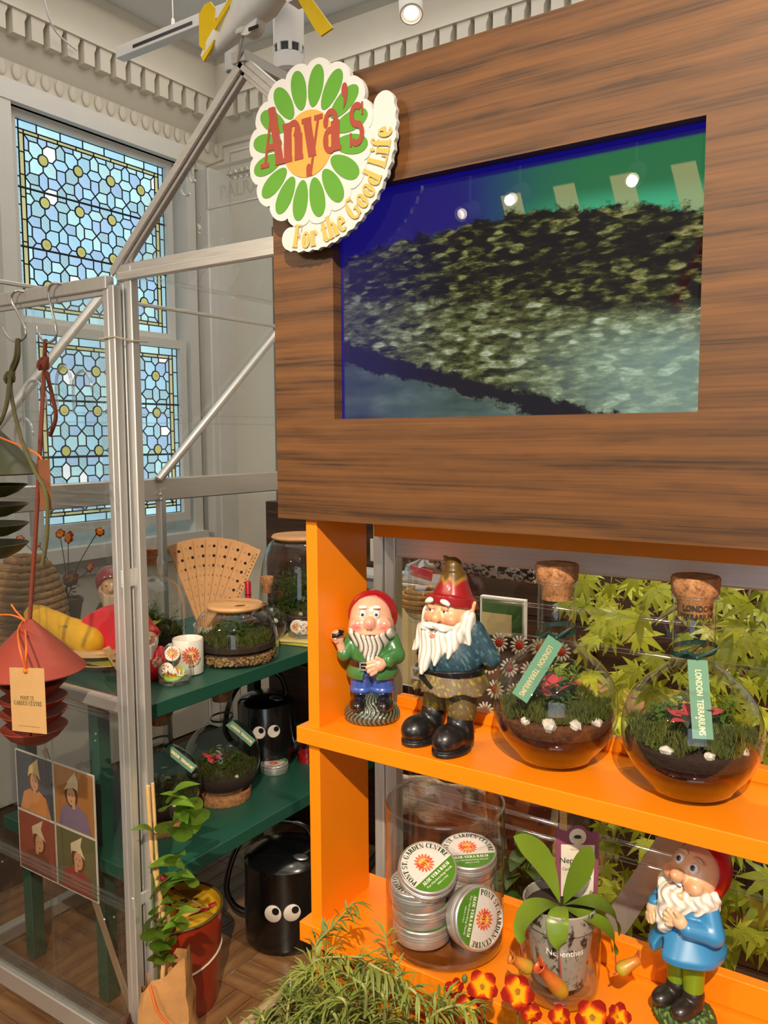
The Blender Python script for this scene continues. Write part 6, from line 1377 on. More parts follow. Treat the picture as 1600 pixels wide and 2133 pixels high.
for k in range(10): sans(prn, 'C', (-.018, -.0011, .05+.037*k), (1, 0, 0), (0, 0, 1), .011, 0); 
for k in range(6): sans(prn, 'T. Seeds', (.0155, -.0011, .07+.06*k), (0, 0, 1), (-1, 0, 0), .010, 0)
prn.prism([(-.0325, .01), (-.0315, .01), (-.0335, .405), (-.0345, .405)], .0008, .0010, (0, 0, 0), (1, 0, 0), (0, 0, 1))
prn_me = prn.mesh('printed_marks', plain('brown_ink', (84, 52, 30), .8), 0)
for k in range(7):
    a = -19+7.2*k; t = thing('seed_ruler', ('leftmost', 'second from left', 'third from left', 'middle', 'third from right', 'second from right', 'rightmost')[k]+' kraft card planting ruler in the fan behind the demijohn', 'card ruler', fanp+V((.05*math.sin(R(a))*0, -.004*k, 0)), 0, 'fanned card planting rulers', rot=(R(-3), R(a), R(40)))
    t.rotation_euler = (Matrix.Rotation(R(40), 3, 'Z') @ Matrix.Rotation(R(a), 3, 'Y')).to_euler()
    t.scale = (.78, 1, .82); b = put('card_strip', rul_me, t); put('punched_holes', hol_me, b, kind='stuff'); put('printed_marks', prn_me, b, kind='stuff')
sd_ = thing('paper_tub', 'low white paper tub holding the fan of card rulers', 'tub', fanp+V((.0, -.012, 0)), R(40)); MB().lathe([(0, 0), (.05, 0), (.056, .07), (.054, .07), (.048, .004), (0, .004)], 24).build('tub_wall', plain('tub_paper', (216, 206, 188), .7), sd_, 40)
# ---- fishing gnome
fg = onU(322, 1416); g4 = thing('garden_gnome', 'little fishing gnome in red hat and robe next to the greenhouse post', 'garden gnome', (fg.x-.012, fg.y, UZ), R(40), 'garden gnomes in the greenhouse')
RED = np.array(srgb(206, 22, 36)); flatc = lambda c: (lambda p: np.tile(np.array(srgb(*c)) if not isinstance(c, np.ndarray) else c, (len(p), 1)))
solid('robe', lambda X, Y, Z: np.maximum(sU(sU(sE(X, Y, Z, (0, 0, 4), (4.0, 3.4, 5.6)), sC(X, Y, Z, (2.6, -.6, 8), (3.4, -2.8, 5.8), 1.2, 1.0), .5), sC(X, Y, Z, (-2.6, -.6, 8), (-3.2, -2.6, 5.8), 1.2, 1.0), .5), -Z), (-5.4, -4.8, -.2), (5.6, 4.2, 10.6), .2, M_sat, g4, flatc(RED), scale=CM)
solid('head', lambda X, Y, Z: sU(sE(X, Y, Z, (0, 0, 11.4), (2.2, 2.1, 2.4)), sE(X, Y, Z, (0, -2.2, 11.2), (.6, .6, .55)), .3), (-3, -3.4, 8.6), (3, 2.8, 14.4), .16, M_sat, g4, lambda p: lerp(lerp(np.tile(np.array(srgb(228, 176, 140)), (len(p), 1)), np.array(srgb(200, 50, 40)), near(p, (0, -2.2, 10.2), (.9, .8, .35), .4)), np.array(srgb(60, 40, 30)), np.maximum(near(p, (.8, -2.0, 11.9), (.35, .8, .2), .5), near(p, (-.8, -2.0, 11.9), (.35, .8, .2), .5))), scale=CM)
solid('beard', lambda X, Y, Z: sS(sC(X, Y, Z, (0, -.8, 10.2), (.2, -2.4, 6.4), 2.3, .9), sE(X, Y, Z, (0, -2.2, 11.2), (1.7, 2.0, 1.6)), .2)+.08*np.sin(X*6), (-3.4, -4.2, 4.8), (3.4, 2.2, 13), .16, M_sat, g4, flatc(WHITE), scale=CM)
solid('hat', lambda X, Y, Z: sS(sU(sE(X, Y, Z, (0, .5, 12.4), (2.5, 2.3, 2.0)), sC(X, Y, Z, (0, .6, 13), (-.8, 1.2, 17), 1.9, .4), .6), sE(X, Y, Z, (0, -.9, 11.2), (2.1, 1.9, 2.3)), .2), (-3.4, -3, 9.6), (3.4, 3.6, 18), .16, M_sat, g4, flatc(RED), scale=CM)
hand(g4, (2.4, -3.4, 5.6), (3.2, -2.9, 5.8), [[(1.9, -3.9, 6.1), (1.4, -4.2, 6.0)], [(1.8, -4.0, 5.6), (1.3, -4.3, 5.4)], [(1.9, -3.9, 5.1), (1.4, -4.2, 4.8)], [(2.2, -3.8, 4.8), (1.8, -4.1, 4.4)], [(2.6, -3.6, 6.4), (2.2, -4.0, 6.8)]], None, M_sat, r=.34)
MB().tube([V((.010, -.044, .045)), V((.034, -.040, .075)), V((.062, -.036, .108))], [.0014, .0012, .0008], 6).tube([V((.062, -.036, .108)), V((.062, -.037, .03))], .0005, 4).build('fishing_rod', plain('pipe_black', (14, 12, 12)), g4, 60)
# ---- trug with cloth vegetables
tg = onU(200, 1412); TG = V((-1.955, 1.405, UZ)); M_trug = woodmat('pale_trug_wood', (226, 184, 134), (206, 160, 110), (176, 128, 84), 'X', 30, .6, 0, 3.0)
tr_ = thing('garden_trug', 'shallow pale wood trug basket with a bent handle on the green shelf', 'basket', TG, R(22)); tr_.scale = (.88, .9, .9)
for k in range(5):
    a = -0.55+.275*k; bw = MB(); 
    for i in range(11):
        pass
    pts = [V((-.20+.04*i, .075*math.sin(a*2)*1.0, .012+.055*(abs(a)/.55)**2+.035*((i-5)/5)**4)) for i in range(11)]
    blade(pts, [.010+.012*math.sin(PI*i/10) for i in range(11)], (0, -math.sin(a), math.cos(a)), 0, bw); s2 = bw.mesh('slat', M_trug, 180); o = put('slat', s2, tr_); md = o.modifiers.new('thickness', 'SOLIDIFY'); md.thickness = .003
rim = [V((.205*math.cos(a), .085*math.sin(a), .075+.012*abs(math.cos(a))**3)) for a in np.linspace(0, 2*PI, 33)[:-1]]
rm = MB()
for i in range(32):
    p, q = rim[i], rim[(i+1) % 32]; n2 = V((p.x/.205, p.y/.085, 0)).normalized()*.004; n3 = V((q.x/.205, q.y/.085, 0)).normalized()*.004; u_ = V((0, 0, .011))
    rm.add([p-u_, q-u_, q+u_, p+u_, p-u_+n2, q-u_+n3, q+u_+n3, p+u_+n2], [(0, 3, 2, 1), (4, 5, 6, 7), (3, 7, 6, 2), (0, 1, 5, 4)])
rm.build('rim', M_trug, tr_, 40)
hp = [V((.10+.02*math.cos(a), .085*math.cos(a)*1.02, .075+.0*math.sin(a))) for a in (0,)]
hb = MB()
for s in (-1, 1): hb.beam(V((.17, s*.05, .005)), V((.13, s*.086, .10)), .024, .005, (0, s, .2))
hb.build('strap', M_trug, tr_)
for s in (-1, 1): MB().ell((.15, s*.078, .06), .004, 8, 6).build('rivet', plain('brass_rivet', (150, 100, 50), .3, metal=.8), tr_, 180)
M_felt_y = plain('mustard_cloth', (222, 166, 24), .9, var=.14, scale=20, bump=.4); M_felt_r = plain('red_cloth', (214, 30, 46), .9, var=.08, scale=25, bump=.3); M_felt_g = plain('green_cloth', (132, 130, 40), .9, var=.1, scale=25)
sq = thing('cloth_squash', 'yellow stuffed cloth squash lying in the trug', 'stuffed vegetable', TG+V((-.045, -.035, .048)), 0, rot=(0, R(-2), R(30)))
o = solid('squash_body', lambda X, Y, Z: sU(sC(X, Y, Z, (-6, 0, 10.5), (9, -2, 4), 3.4, 4.4), sC(X, Y, Z, (-6, 0, 10.5), (-8, 0.5, 11.8), 3.2, 2.4), 1)+.12*np.sin(X*1.3+Z)*np.sin(Y*1.5+X*.4), (-12, -7.5, -2), (15, 6.5, 17), .4, M_felt_y, sq, scale=CM)
MB().tube([V((-.075, .003, .12)), V((-.095, .006, .125)), V((-.105, .006, .115))], [.018, .016, .012], 10).build('stalk', plain('dark_stalk', (58, 60, 48), .9), sq, 60)
wmn = thing('cloth_watermelon', 'red stuffed cloth watermelon slice with green rind in the trug', 'stuffed vegetable', TG+V((.075, .04, .050)), R(30))
solid('flesh', lambda X, Y, Z: np.maximum(np.sqrt((X*.95)**2+(Z-2)**2)-8.4, np.abs(Y)-2.6+.02*X*X)-.9, (-11, -5, -2), (11, 5, 13), .4, M_felt_r, wmn, scale=CM).location = (0, 0, .02)
solid('rind', lambda X, Y, Z: np.maximum(np.maximum(np.abs(np.sqrt((X*.92)**2+(Z-8.6)**2)-11.4)-1.1, np.abs(Y)-3.4), Z-6.5)-.5, (-13, -5, -5), (13, 5, 8), .4, M_felt_g, wmn, scale=CM).location = (0, -.012, .02)
# ---- gnome behind the door glazing
gb = onU(200, 1375); g5 = thing('garden_gnome', 'bearded gnome with maroon hat standing behind the cloth watermelon', 'garden gnome', (gb.x-.03, gb.y+.09, UZ), R(44), 'garden gnomes in the greenhouse')
solid('coat', lambda X, Y, Z: np.maximum(sU(sE(X, Y, Z, (0, 0, 8), (6, 5, 9.5)), sE(X, Y, Z, (0, 0, 1), (5.5, 5, 3)), 1), -Z), (-7.4, -6.4, -.2), (7.4, 6.4, 18.6), .34, M_sat, g5, flatc((44, 56, 36)), scale=CM)
solid('head', lambda X, Y, Z: sU(sE(X, Y, Z, (0, 0, 20), (3.7, 3.5, 3.8)), sE(X, Y, Z, (0, -3.6, 19.6), (.9, .9, .8)), .4), (-5, -5.4, 15.6), (5, 4.6, 24.6), .25, M_sat, g5, lambda p: lerp(np.tile(np.array(srgb(196, 146, 104)), (len(p), 1)), BLACK, np.maximum(near(p, (1.3, -3.4, 20.9), (.5, 1, .45), .5), near(p, (-1.3, -3.4, 20.9), (.5, 1, .45), .5))), scale=CM)
solid('beard', lambda X, Y, Z: sS(sC(X, Y, Z, (0, -1.0, 18.2), (0, -3.4, 12), 4.2, 1.6), sE(X, Y, Z, (0, -3.6, 20.4), (2.8, 3, 2.2)), .3)+.12*np.sin(X*4), (-6, -6.4, 9.5), (6, 3.8, 23.2), .25, M_sat, g5, flatc((196, 174, 148)), scale=CM)
solid('hat', lambda X, Y, Z: sS(sE(X, Y, Z, (-.4, .9, 21.6), (4.6, 4.2, 4.8)), sE(X, Y, Z, (0, -2.6, 19.6), (3.7, 3.2, 3.6)), .3), (-6, -4, 16), (5.4, 6, 27.2), .25, M_glz, g5, flatc((128, 28, 40)), scale=CM)
# ---- straw skep
sk = onU(30, 1345); SK = V((sk.x-.02, sk.y+.06, UZ)); skp = thing('straw_skep', 'twisted straw skep basket behind the terracotta bird feeder', 'basket', SK)
M_str = woodmat('straw_rope', (204, 156, 88), (164, 118, 60), (92, 60, 28), 'X', 60, .85, 0, 6.0, .3)
for k in range(13):
    z = .012+.021*k; r_ = .115*math.sqrt(max(.02, 1-(max(0, z-.07)/.215)**2)); n = 34
    rg = MB().tube([V((r_*math.cos(a), r_*math.sin(a), z+.003*math.sin(a*3))) for a in np.linspace(0, 2*PI, n+1)[:-1]], [.0125+.002*math.sin(i*2.9) for i in range(n)], 7, False, True)
    rg.build('straw_coil', M_str, skp, 180)
# ---- pot of orange flowers on wiry stems
fp = onU(140, 1306); FP = V((fp.x, fp.y, UZ)); fl = thing('potted_geum', 'wiry stemmed orange flowers in a small brown pot behind the door', 'plant', FP); M_wiry = plain('wiry_stem', (62, 58, 40), .7)
MB().lathe([(0, 0), (.04, 0), (.054, .085), (.057, .085), (.057, .1), (.051, .1), (.048, .09), (0, .088)], 24).build('pot', plain('brown_clay', (120, 88, 64), .7), fl, 35)
bidens_c = 0
for px, py, s_ in ((42, 1123, .8), (125, 1112, .9), (143, 1120, 1.1), (208, 1108, .8), (100, 1190, .9), (145, 1205, 1.5), (188, 1182, .9), (80, 1135, .5)):
    p = atY(px, py, FP.y)-FP; MB().tube(spline([V((.01*(rr.random()-.5), 0, .09)), V((p.x*.35+.02*(rr.random()-.5), p.y*.3, .09+(p.z-.09)*.5)), V((p.x*.85, p.y, p.z-.02)), p], 5), [.0016]*16, 5).build('stem', M_wiry, fl, 60)
    f_ = put('flower', cenm, fl, p); f_.scale = (s_,)*3; f_.rotation_euler = (V((.35+.6*(rr.random()-.5), -.7, .4+.6*(rr.random()-.3)))).to_track_quat('Z', 'Y').to_euler()
    for k in range(6): put('petal', petal, f_, (0, 0, .001), Euler((R(10+rr.uniform(-20, 15)), 0, 2*PI*k/6)))
M_dkl = leafmat('dark_small_leaf', (40, 48, 30), (70, 80, 48), .6, .2); sl = simple_leaf('leaf', M_dkl, .03, .016)
for k in range(34): put('leaf', sl, fl, ((rr.random()-.5)*.09, (rr.random()-.5)*.06, .1+.12*rr.random()), (R(-40+60*rr.random()), 0, rr.random()*6.3))
# ================================================================== lower green shelf
fl1 = onL(466, 1660); flask((fl1.x, fl1.y, LZ_), 'round flask terrarium on a cork ring standing on the lower green shelf', R(42), 61, .114, .225, .033, .31, red=8, fern_h=.06, stones=2, tag_spec=(R(30), R(40), .7, .6), cork_base=True)
fl2 = onL(345, 1722); flask((fl2.x-.01, fl2.y, LZ_), 'flask terrarium beside the greenhouse post, its cork ring behind green leaves', R(48), 67, .110, .22, .033, .305, red=0, fern_h=.05, stones=3, tag_spec=(R(24), R(42), .7, .6), cork_base=True)
ti = onL(572, 1606); tn = copy_tree(tin0); tn['label'] = 'single balm tin lying on the lower green shelf'; tn['group'] = 'aloe vera balm tins outside the jar'; tn.location = (ti.x, ti.y, LZ_); tn.rotation_euler = (0, 0, R(200))
M_blk = plain('black_enamel', (12, 13, 13), .22, coat=.6, var=.02); M_blk2 = plain('black_plastic', (16, 16, 18), .4)
def watering_can(loc, label, r, h, rz, eye_r, eyes):
    t = thing('watering_can', label, 'watering can', loc, rz, 'black watering cans with cartoon eyes')
    b = MB().lathe([(0, 0), (r*.97, 0), (r, .008), (r*1.0, .02), (r*.985, h), (r*.965, h+.003), (r*.95, h)], 44).build('can_body', M_blk, t, 40)
    top = MB().lathe([(r*.975, h), (r*.9, h+.012), (r*.55, h+.026), (0, h+.030)], 40)
    tp_ = top.build('can_hood', M_blk, t, 180); MB().ell((r*.42, -r*.52, h+.024), (.024, .016, .003), 16, 6, Euler((R(10), R(8), 0))).build('maker_badge', plain('badge_chrome', (180, 180, 176), .25, metal=.9), tp_, 180)
    MB().tube(spline([(r*.7, .01, h+.02), (r*.45, .01, h+.085), (-r*.3, .01, h+.10), (-r*1.1, .01, h+.03), (-r*1.45, .01, h*.6), (-r*1.3, .01, h*.33), (-r*.97, .01, h*.22)], 6), .0095, 10).build('handle', M_blk, t, 60)
    MB().tube(spline([(r*.9, 0, h*.2), (r*1.5, 0, h*.5), (r*2.3, 0, h*1.05)], 6), [.026-.012*i/12 for i in range(13)], 12).build('spout', M_blk, t, 60)
    MB().lathe([(.014, 0), (.036, .03), (.036, .036), (0, .04)], 20, (0, 0, 0), Matrix.Rotation(R(52), 3, 'Y')).build('rose', M_blk, t, 60, (r*2.3, 0, h*1.05))
    for a, z in eyes:
        e = MB().lathe([(0, .003), (eye_r*.9, .003), (eye_r, .001), (eye_r, -.002)], 24).build('eye', plain('eye_sticker', (226, 214, 200), .5), t, 40, ((r+.001)*math.sin(a), -(r+.001)*math.cos(a), z), (Matrix.Rotation(a, 3, 'Z') @ Matrix.Rotation(R(90), 3, 'X')).to_euler())
        MB().lathe([(0, .002), (eye_r*.42, .002), (eye_r*.42, 0)], 18).build('pupil', M_blk2, e, 40, (eye_r*.36, eye_r*.40, .0025))
    return t
c1 = onL(538, 1590); watering_can((c1.x, c1.y+.045, LZ_), 'black watering can with cartoon eyes standing on the lower green shelf', .098, .205, R(36), .021, ((R(-8), .128), (R(20), .130)))
c2 = atZ(598, 1940, 0); watering_can((c2.x, c2.y, 0), 'black watering can with cartoon eyes standing on the floor under the shelf', .130, .255, R(34), .026, ((R(-11), .135), (R(14), .137)))
rgp = onL(640, 1585); rg_ = thing('red_candle_glass', 'small red and glass pot at the edge of the orange upright', 'candle', (rgp.x, rgp.y, LZ_)); MB().lathe([(0, 0), (.03, 0), (.032, .03), (0, .031)], 20).build('red_wax', plain('red_wax', (160, 20, 22), .4), rg_, 40); MB().lathe([(.0325, 0), (.034, .07), (.033, .07)], 20).build('glass_wall', M_glass, rg_, 180)
# ---- leafy plant with cane
M_lf = leafmat('pothos_leaf', (52, 104, 24), (138, 172, 58), .3, .35, 40)
def heart_leaf(L, W):
    n = 8; pts = [(0, -L*(i/(n-1)), .10*L*math.sin(PI*i/(n-1))-.25*L*(i/(n-1))**2) for i in range(n)]
    return blade(pts, [W*x for x in (.18, .44, .5, .47, .38, .26, .13, .005)], fold=.22).mesh('leaf', M_lf, 180)
hl = [heart_leaf(.085, .066), heart_leaf(.066, .05), heart_leaf(.05, .038)]
vb = atZ(330, 2050, .25); vine = thing('vine_plant', 'trailing green vine tied to a bamboo cane in a pot beside the greenhouse post', 'plant', (vb.x, vb.y, 0))
VB = V((vb.x, vb.y, 0)); at_v = lambda px, py, y=None: atY(px, py, y or vb.y)-VB
MB().lathe([(0, 0), (.06, 0), (.08, .14), (.083, .14), (.083, .165), (.076, .165), (.072, .145), (0, .14)], 28).build('pot', plain('dark_clay_pot', (92, 52, 34), .7), vine, 35)
M_cane = plain('bamboo_cane', (214, 172, 112), .5, var=.12, scale=30)
MB().tube([V((.0, .0, .14)), at_v(345, 1930), at_v(316, 1780), at_v(308, 1638)], .0055, 8).build('cane', M_cane, vine, 60); MB().tube([V((.012, .01, .14)), at_v(318, 1632)], .004, 8).build('cane', M_cane, vine, 60)
stp = [V((0, 0, .14)), at_v(325, 1960), at_v(318, 1850), at_v(322, 1760), at_v(320, 1690)]; MB().tube(spline(stp, 5), .0022, 6).build('stem', M_fst, vine, 60)
for px, py, k, a, b in ((342, 1690, 0, 60, -30), (392, 1690, 0, -60, -55), (395, 1708, 0, 20, -70), (345, 1735, 0, 40, -50), (398, 1740, 1, 10, -75), (325, 1742, 1, -60, -40), (372, 1705, 2, 30, -20), (385, 1812, 0, -70, -30), (405, 1830, 1, -60, -15), (350, 1848, 0, 60, -40), (398, 1850, 1, -30, -60), (322, 1905, 1, 60, -50), (330, 1935, 1, 90, -60), (345, 1955, 1, 30, -60), (395, 1925, 1, -60, -20), (378, 1938, 2, -20, -60), (350, 1970, 1, -40, -50), (320, 2000, 1, 60, -50), (352, 2005, 2, -30, -60), (328, 1875, 2, 120, -40), (362, 1918, 1, 70, -40), (318, 1960, 0, 40, -60), (335, 2010, 1, 10, -60), (310, 1810, 2, 80, -20), (362, 1710, 1, 100, -40), (352, 1672, 0, 80, -45), (408, 1720, 0, 0, -60), (375, 1755, 0, -20, -60), (360, 1800, 1, 40, -50), (318, 1870, 0, 90, -55), (375, 1890, 1, -40, -45), (340, 1985, 0, 20, -60), (312, 1935, 0, 70, -60)):
    p = at_v(px, py, vb.y-.05+.08*rr.random()); put('leaf', hl[k], vine, p, (R(b), 0, R(40+a)))
for px, py in ((340, 1830), (360, 1935), (330, 1955)):
    MB().ell(at_v(px, py), (.008, .008, .010), 10, 8).build('red_berry', plain('berry_red', (120, 24, 22), .4), vine, 180)
# ---- terracotta drum with yellow inside
dp = atZ(372, 2080, 0); drm = thing('painted_drum', 'rust red bucket with yellow interior tied with string on the floor', 'bucket', (dp.x, dp.y, 0))
DR, DH = .125, .265
MB().lathe([(0, 0), (DR*.86, 0), (DR*.88, .01), (DR, DH*.85), (DR, DH), (DR*.985, DH+.004)], 44).build('bucket_wall', plain('rust_enamel', (136, 40, 18), .3, coat=.4, var=.12, scale=9), drm, 40)
MB().lathe([(DR*.985, DH+.004), (DR*.97, DH), (DR*.96, DH*.93), (0, DH*.91)], 44).build('yellow_lining', plain('yellow_enamel', (196, 152, 30), .5, var=.15, scale=14), drm, 40)
MB().tube([V((DR*1.002*math.cos(a), DR*1.002*math.sin(a), DH+.003)) for a in np.linspace(0, 2*PI, 41)[:-1]], .004, 8, False, True).build('rim', plain('olive_rim', (84, 70, 30), .4), drm, 60)
MB().tube([V((DR*.965*math.cos(a), DR*.965*math.sin(a), DH*.55+.012*math.sin(a*2))) for a in np.linspace(0, 2*PI, 41)[:-1]], .003, 6, False, True).tube([V((DR*.97*math.cos(-.6), DR*.97*math.sin(-.6), DH*.55)), V((DR*1.0*math.cos(-.58), DR*1.0*math.sin(-.58), DH*.3))], .003, 6).build('string', plain('string', (190, 178, 150), .8), drm, 60)
for k in range(5):
    a = rr.random()*6
    MB().ell((.06*math.cos(a+2), .06*math.sin(a+2), DH*.925+.004), (.012, .007, .0012), 10, 5, Euler((0, 0, a))).build('painted_leaf', plain('painted_leaf_green', (52, 74, 24), .5), drm, 180)
    MB().ell((.07*math.cos(a+3.1), .07*math.sin(a+3.1), DH*.925+.004), (.006, .006, .0012), 10, 5).build('painted_berry', plain('berry_red', (120, 24, 22), .4), drm, 180)
    s_ = thing('wooden_plant_label', 'thin wooden stick with a red tip lying in the yellow lined bucket', 'stick', (dp.x+.05*math.cos(a), dp.y+.05*math.sin(a), DH*.925+.006+.006*k), 0, 'sticks in the yellow bucket', rot=(0, R(-12), a*1.7)); MB().bb((-.06, -.004, -.001), (.06, .004, .001)).build('stick', M_cane, s_); MB().bb((.04, -.006, -.0012), (.062, .006, .0018), .001).build('painted_tip', plain('red_plastic', (178, 20, 36)), s_)
# ---- kraft paper bag
kb = atZ(352, 2262, 0); kr = thing('paper_bag', 'crumpled brown paper bag with orange string in front of the bucket', 'paper bag', (kb.x, kb.y, 0), R(30)); bm_ = bmesh.new()
bg = MB(); nx_, nz_ = 20, 12; rq = random.Random(3)
for j in range(nz_+1):
    for i in range(nx_):
        a = 2*PI*i/nx_; c, s_ = math.cos(a), math.sin(a); q = 1/max(abs(c), abs(s_))**.8; f = j/nz_; taper = .8-.15*f*f
        bg.v.append(V((.085*c*q*taper+.008*(rq.random()-.5), .06*s_*q*(1-.35*f)+.008*(rq.random()-.5), .30*f+(.010*math.sin(i*1.9)*(f > .9))+.05*f*c)))
for j in range(nz_):
    for i in range(nx_): bg.f.append((j*nx_+i, j*nx_+(i+1) % nx_, (j+1)*nx_+(i+1) % nx_, (j+1)*nx_+i))
bg.f.append(tuple(range(nx_-1, -1, -1))); bg.build('bag_paper', plain('crumpled_kraft', (190, 138, 82), .8, var=.2, scale=18, bump=.5), kr, 25)
M_ost = plain('orange_string', (226, 112, 40), .8); MB().tube(spline([(-.02, -.05, .29), (0, -.064, .24), (.03, -.068, .2), (.02, -.07, .17)], 6), .003, 6).build('orange_string', M_ost, kr, 60)
MB().box((.03, -.072, .12), (.06, .001, .11), Euler((0, R(20), 0))).build('string_tag', M_kraft, kr)
# ================================================================== portraits card behind the door
pa, pb = atY(31, 1558, 1.275), atY(195, 1613, 1.275); pc_ = atY(58, 1800, 1.275); PW, PH = pb.x-pa.x, .345
por = thing('portrait_poster', 'poster of four women in white pointed bonnets behind the door glazing', 'poster', (pa.x+PW/2, 1.275, pa.z-PH))
MB().bb((-PW/2, 0, 0), (PW/2, .003, PH)).build('card', plain('poster_white', (214, 204, 190), .6), por)
def elp(cx, cy, rx, ry, n=18): return [(cx+rx*math.cos(2*PI*k/n), cy+ry*math.sin(2*PI*k/n)) for k in range(n)]
def pmat(nm, rgb): return plain('print_'+nm, rgb, .6, var=.1, scale=25)
for i, (bgc, hatc, haird, dress, lean) in enumerate((((74, 74, 84), (216, 186, 120), (120, 66, 34), (212, 138, 76), 0), ((170, 112, 58), (220, 196, 160), (96, 56, 32), (130, 108, 130), -.01), ((150, 74, 52), (214, 186, 150), (110, 60, 36), (126, 66, 46), .012), ((104, 96, 60), (220, 196, 160), (104, 60, 36), (150, 60, 46), .01))):
    cx = (-.25 if i % 2 == 0 else .25)*PW; cz_ = (.75 if i < 2 else .25)*PH; w2, h2 = PW*.238, PH*.24; L1 = lambda pl, mat, lv, nm: flat_polys(MB(), pl, (cx, 0, cz_), (1, 0, 0), (0, 0, 1), .0004+.0003*lv).build(nm, mat, por, 0)
    L1([[(-w2, -h2), (w2, -h2), (w2, h2), (-w2, h2)]], pmat('bg%d' % i, bgc), 0, 'backdrop_print'); s_ = h2
    L1([[(-w2*.85, -h2*.98), (w2*.85, -h2*.98), (w2*.62, -h2*.35), (w2*.2, -h2*.15), (-w2*.2, -h2*.15), (-w2*.62, -h2*.35)]], pmat('dress%d' % i, dress), 1, 'dress_print')
    L1([elp(lean, .15*s_, .34*s_, .42*s_)], pmat('hair%d' % i, haird), 2, 'hair_print'); L1([elp(lean, .10*s_, .22*s_, .30*s_), [(-.08*s_, -.3*s_), (.08*s_, -.3*s_), (.08*s_, 0), (-.08*s_, 0)]], pmat('skin', (206, 152, 112)), 3, 'face_print')
    L1([[(-.36*s_+lean, .22*s_), (-.2*s_, .36*s_), (0, .40*s_), (.2*s_, .36*s_), (.36*s_+lean, .22*s_), (.26*s_, .62*s_), (.02+lean, .95*s_), (-.24*s_, .6*s_)]], pmat('bonnet%d' % i, hatc), 4, 'bonnet_print')
    L1([elp(-.08*s_+lean, .14*s_, .03*s_, .02*s_, 8), elp(.08*s_+lean, .14*s_, .03*s_, .02*s_, 8), elp(lean, -.06*s_, .05*s_, .016*s_, 8)], pmat('features', (90, 40, 34)), 4.5, 'features_print')
# ================================================================== hooks, ropes and bird feeders on the door
M_chr = brushed('chrome_hook', (214, 210, 204), .15)
HY = DY-.028
def hook(pts, label):
    c = spline([atY(px, py, HY-(.0 if i else 0)) + V((0, yo, 0)) for i, (px, py, yo) in enumerate(pts)], 6); t = thing('steel_hook', label, 'hook', c[0], 0, 'steel S hooks on the door rail'); MB().tube([p-c[0] for p in c], .0032, 10).build('bent_wire', M_chr, t, 180)
hook([(52, 630, .045), (48, 612, .03), (36, 606, .0), (27, 622, -.004), (36, 650, 0), (52, 685, 0), (52, 702, 0), (35, 712, 0), (16, 702, 0), (3, 680, 0)], 'steel S hook holding the olive rope, left on the rail')
hook([(126, 612, .045), (124, 596, .03), (114, 590, 0), (104, 606, -.004), (107, 640, 0), (117, 685, 0), (114, 706, 0), (97, 713, 0), (83, 700, 0), (77, 678, 0)], 'steel S hook holding the rust rope, right on the rail')
def ropemat(nm, rgb):
    t = NT(nm); wv = t.n('TexWave', Scale=120.0, Distortion=1.0, _bands_direction='DIAGONAL'); t.t.links.new(t.coord(), wv.inputs['Vector']); c = srgb(*rgb); cc = t.mix(wv.outputs['Fac'], tuple(x*.55 for x in c), tuple(min(1, x*1.2) for x in c)); b = t.bsdf(Base__Color=cc, Roughness=.8); t.t.links.new(t.bump(wv.outputs['Fac'], .5, .002), b.inputs['Normal']); return t.done(b)
M_ro, M_rr = ropemat('olive_rope', (104, 98, 58)), ropemat('rust_rope', (142, 66, 44))
FY = 1.078
def feeder(name, label, ax, ztop, zrim, rr_, bowls, mat, ropes, ropemat_, knot, ry):
    """cone roof over stacked saucers, hung on a cord"""
    t = thing(name, label, 'bird feeder', (ax, FY, bowls[-1][0])); zb = bowls[-1][0]; D = V((ax, FY, zb))
    MB().lathe([(.004, ztop-zb), (rr_*.5, (ztop+zrim)/2-zb+.004), (rr_, zrim-zb), (rr_*.985, zrim-zb-.003), (rr_*.48, (ztop+zrim)/2-zb-.003), (.003, ztop-zb-.008)], 48).build('cone_roof', mat, t, 40)
    for z, r_, h in bowls:
        MB().lathe([(0, 0), (r_*.45, .0), (r_*.75, h*.4), (r_, h), (r_*.985, h+.001), (r_*.72, h*.4+.003), (r_*.42, .004), (0, .004)], 36).build('saucer', mat, t, 40, (0, 0, z-zb))
    for r_ in ropes: MB().tube(spline([p-D for p in r_], 8), ry, 8).build('cord', ropemat_, t, 60)
    MB().tube([V(knot)-D+V((.012*math.sin(a), .006*math.cos(2*a), .012*math.sin(2*a+.6))) for a in np.linspace(0, 2*PI, 17)[:-1]], ry*1.25, 8, False, True).ell(V(knot)-D, ry*1.9, 10, 8).build('knot', ropemat_, t, 60)
    return t
aR = lambda px, py, y=FY: atY(px, py, y)
f1x = aR(62, 1300).x; z1 = lambda py: aR(62, py).z
M_ter = plain('terracotta_plastic', (152, 62, 46), .42, var=.05, scale=12); M_olv = plain('olive_plastic', (70, 72, 38), .42, var=.05, scale=12)
f1 = feeder('bird_feeder', 'terracotta red cone-roofed bird feeder with stacked saucers and kraft tag', f1x, z1(1288), z1(1392), .118, [(z1(1455)+.012, .076, .032), (z1(1478), .075, .032), (z1(1505), .074, .032), (z1(1540), .073, .036)], M_ter, [[aR(95, 708, HY), aR(93, 740, HY-.01), aR(92, 775, HY-.01), aR(85, 900, FY+.01), aR(76, 1080), aR(66, 1230), aR(62, 1292)], [aR(97, 775, HY-.01), aR(110, 830, HY-.012), aR(116, 870, HY-.012), aR(104, 908, HY-.012)], [aR(62, 1292), aR(62, 1400), aR(62, 1535)]], M_rr, aR(92, 757, HY-.01), .0048)
tgo = V((f1x, FY, z1(1540))); A0 = atY(20, 1390, FY-.125)-tgo; A1 = atY(92, 1392, FY-.125)-tgo; th = .135
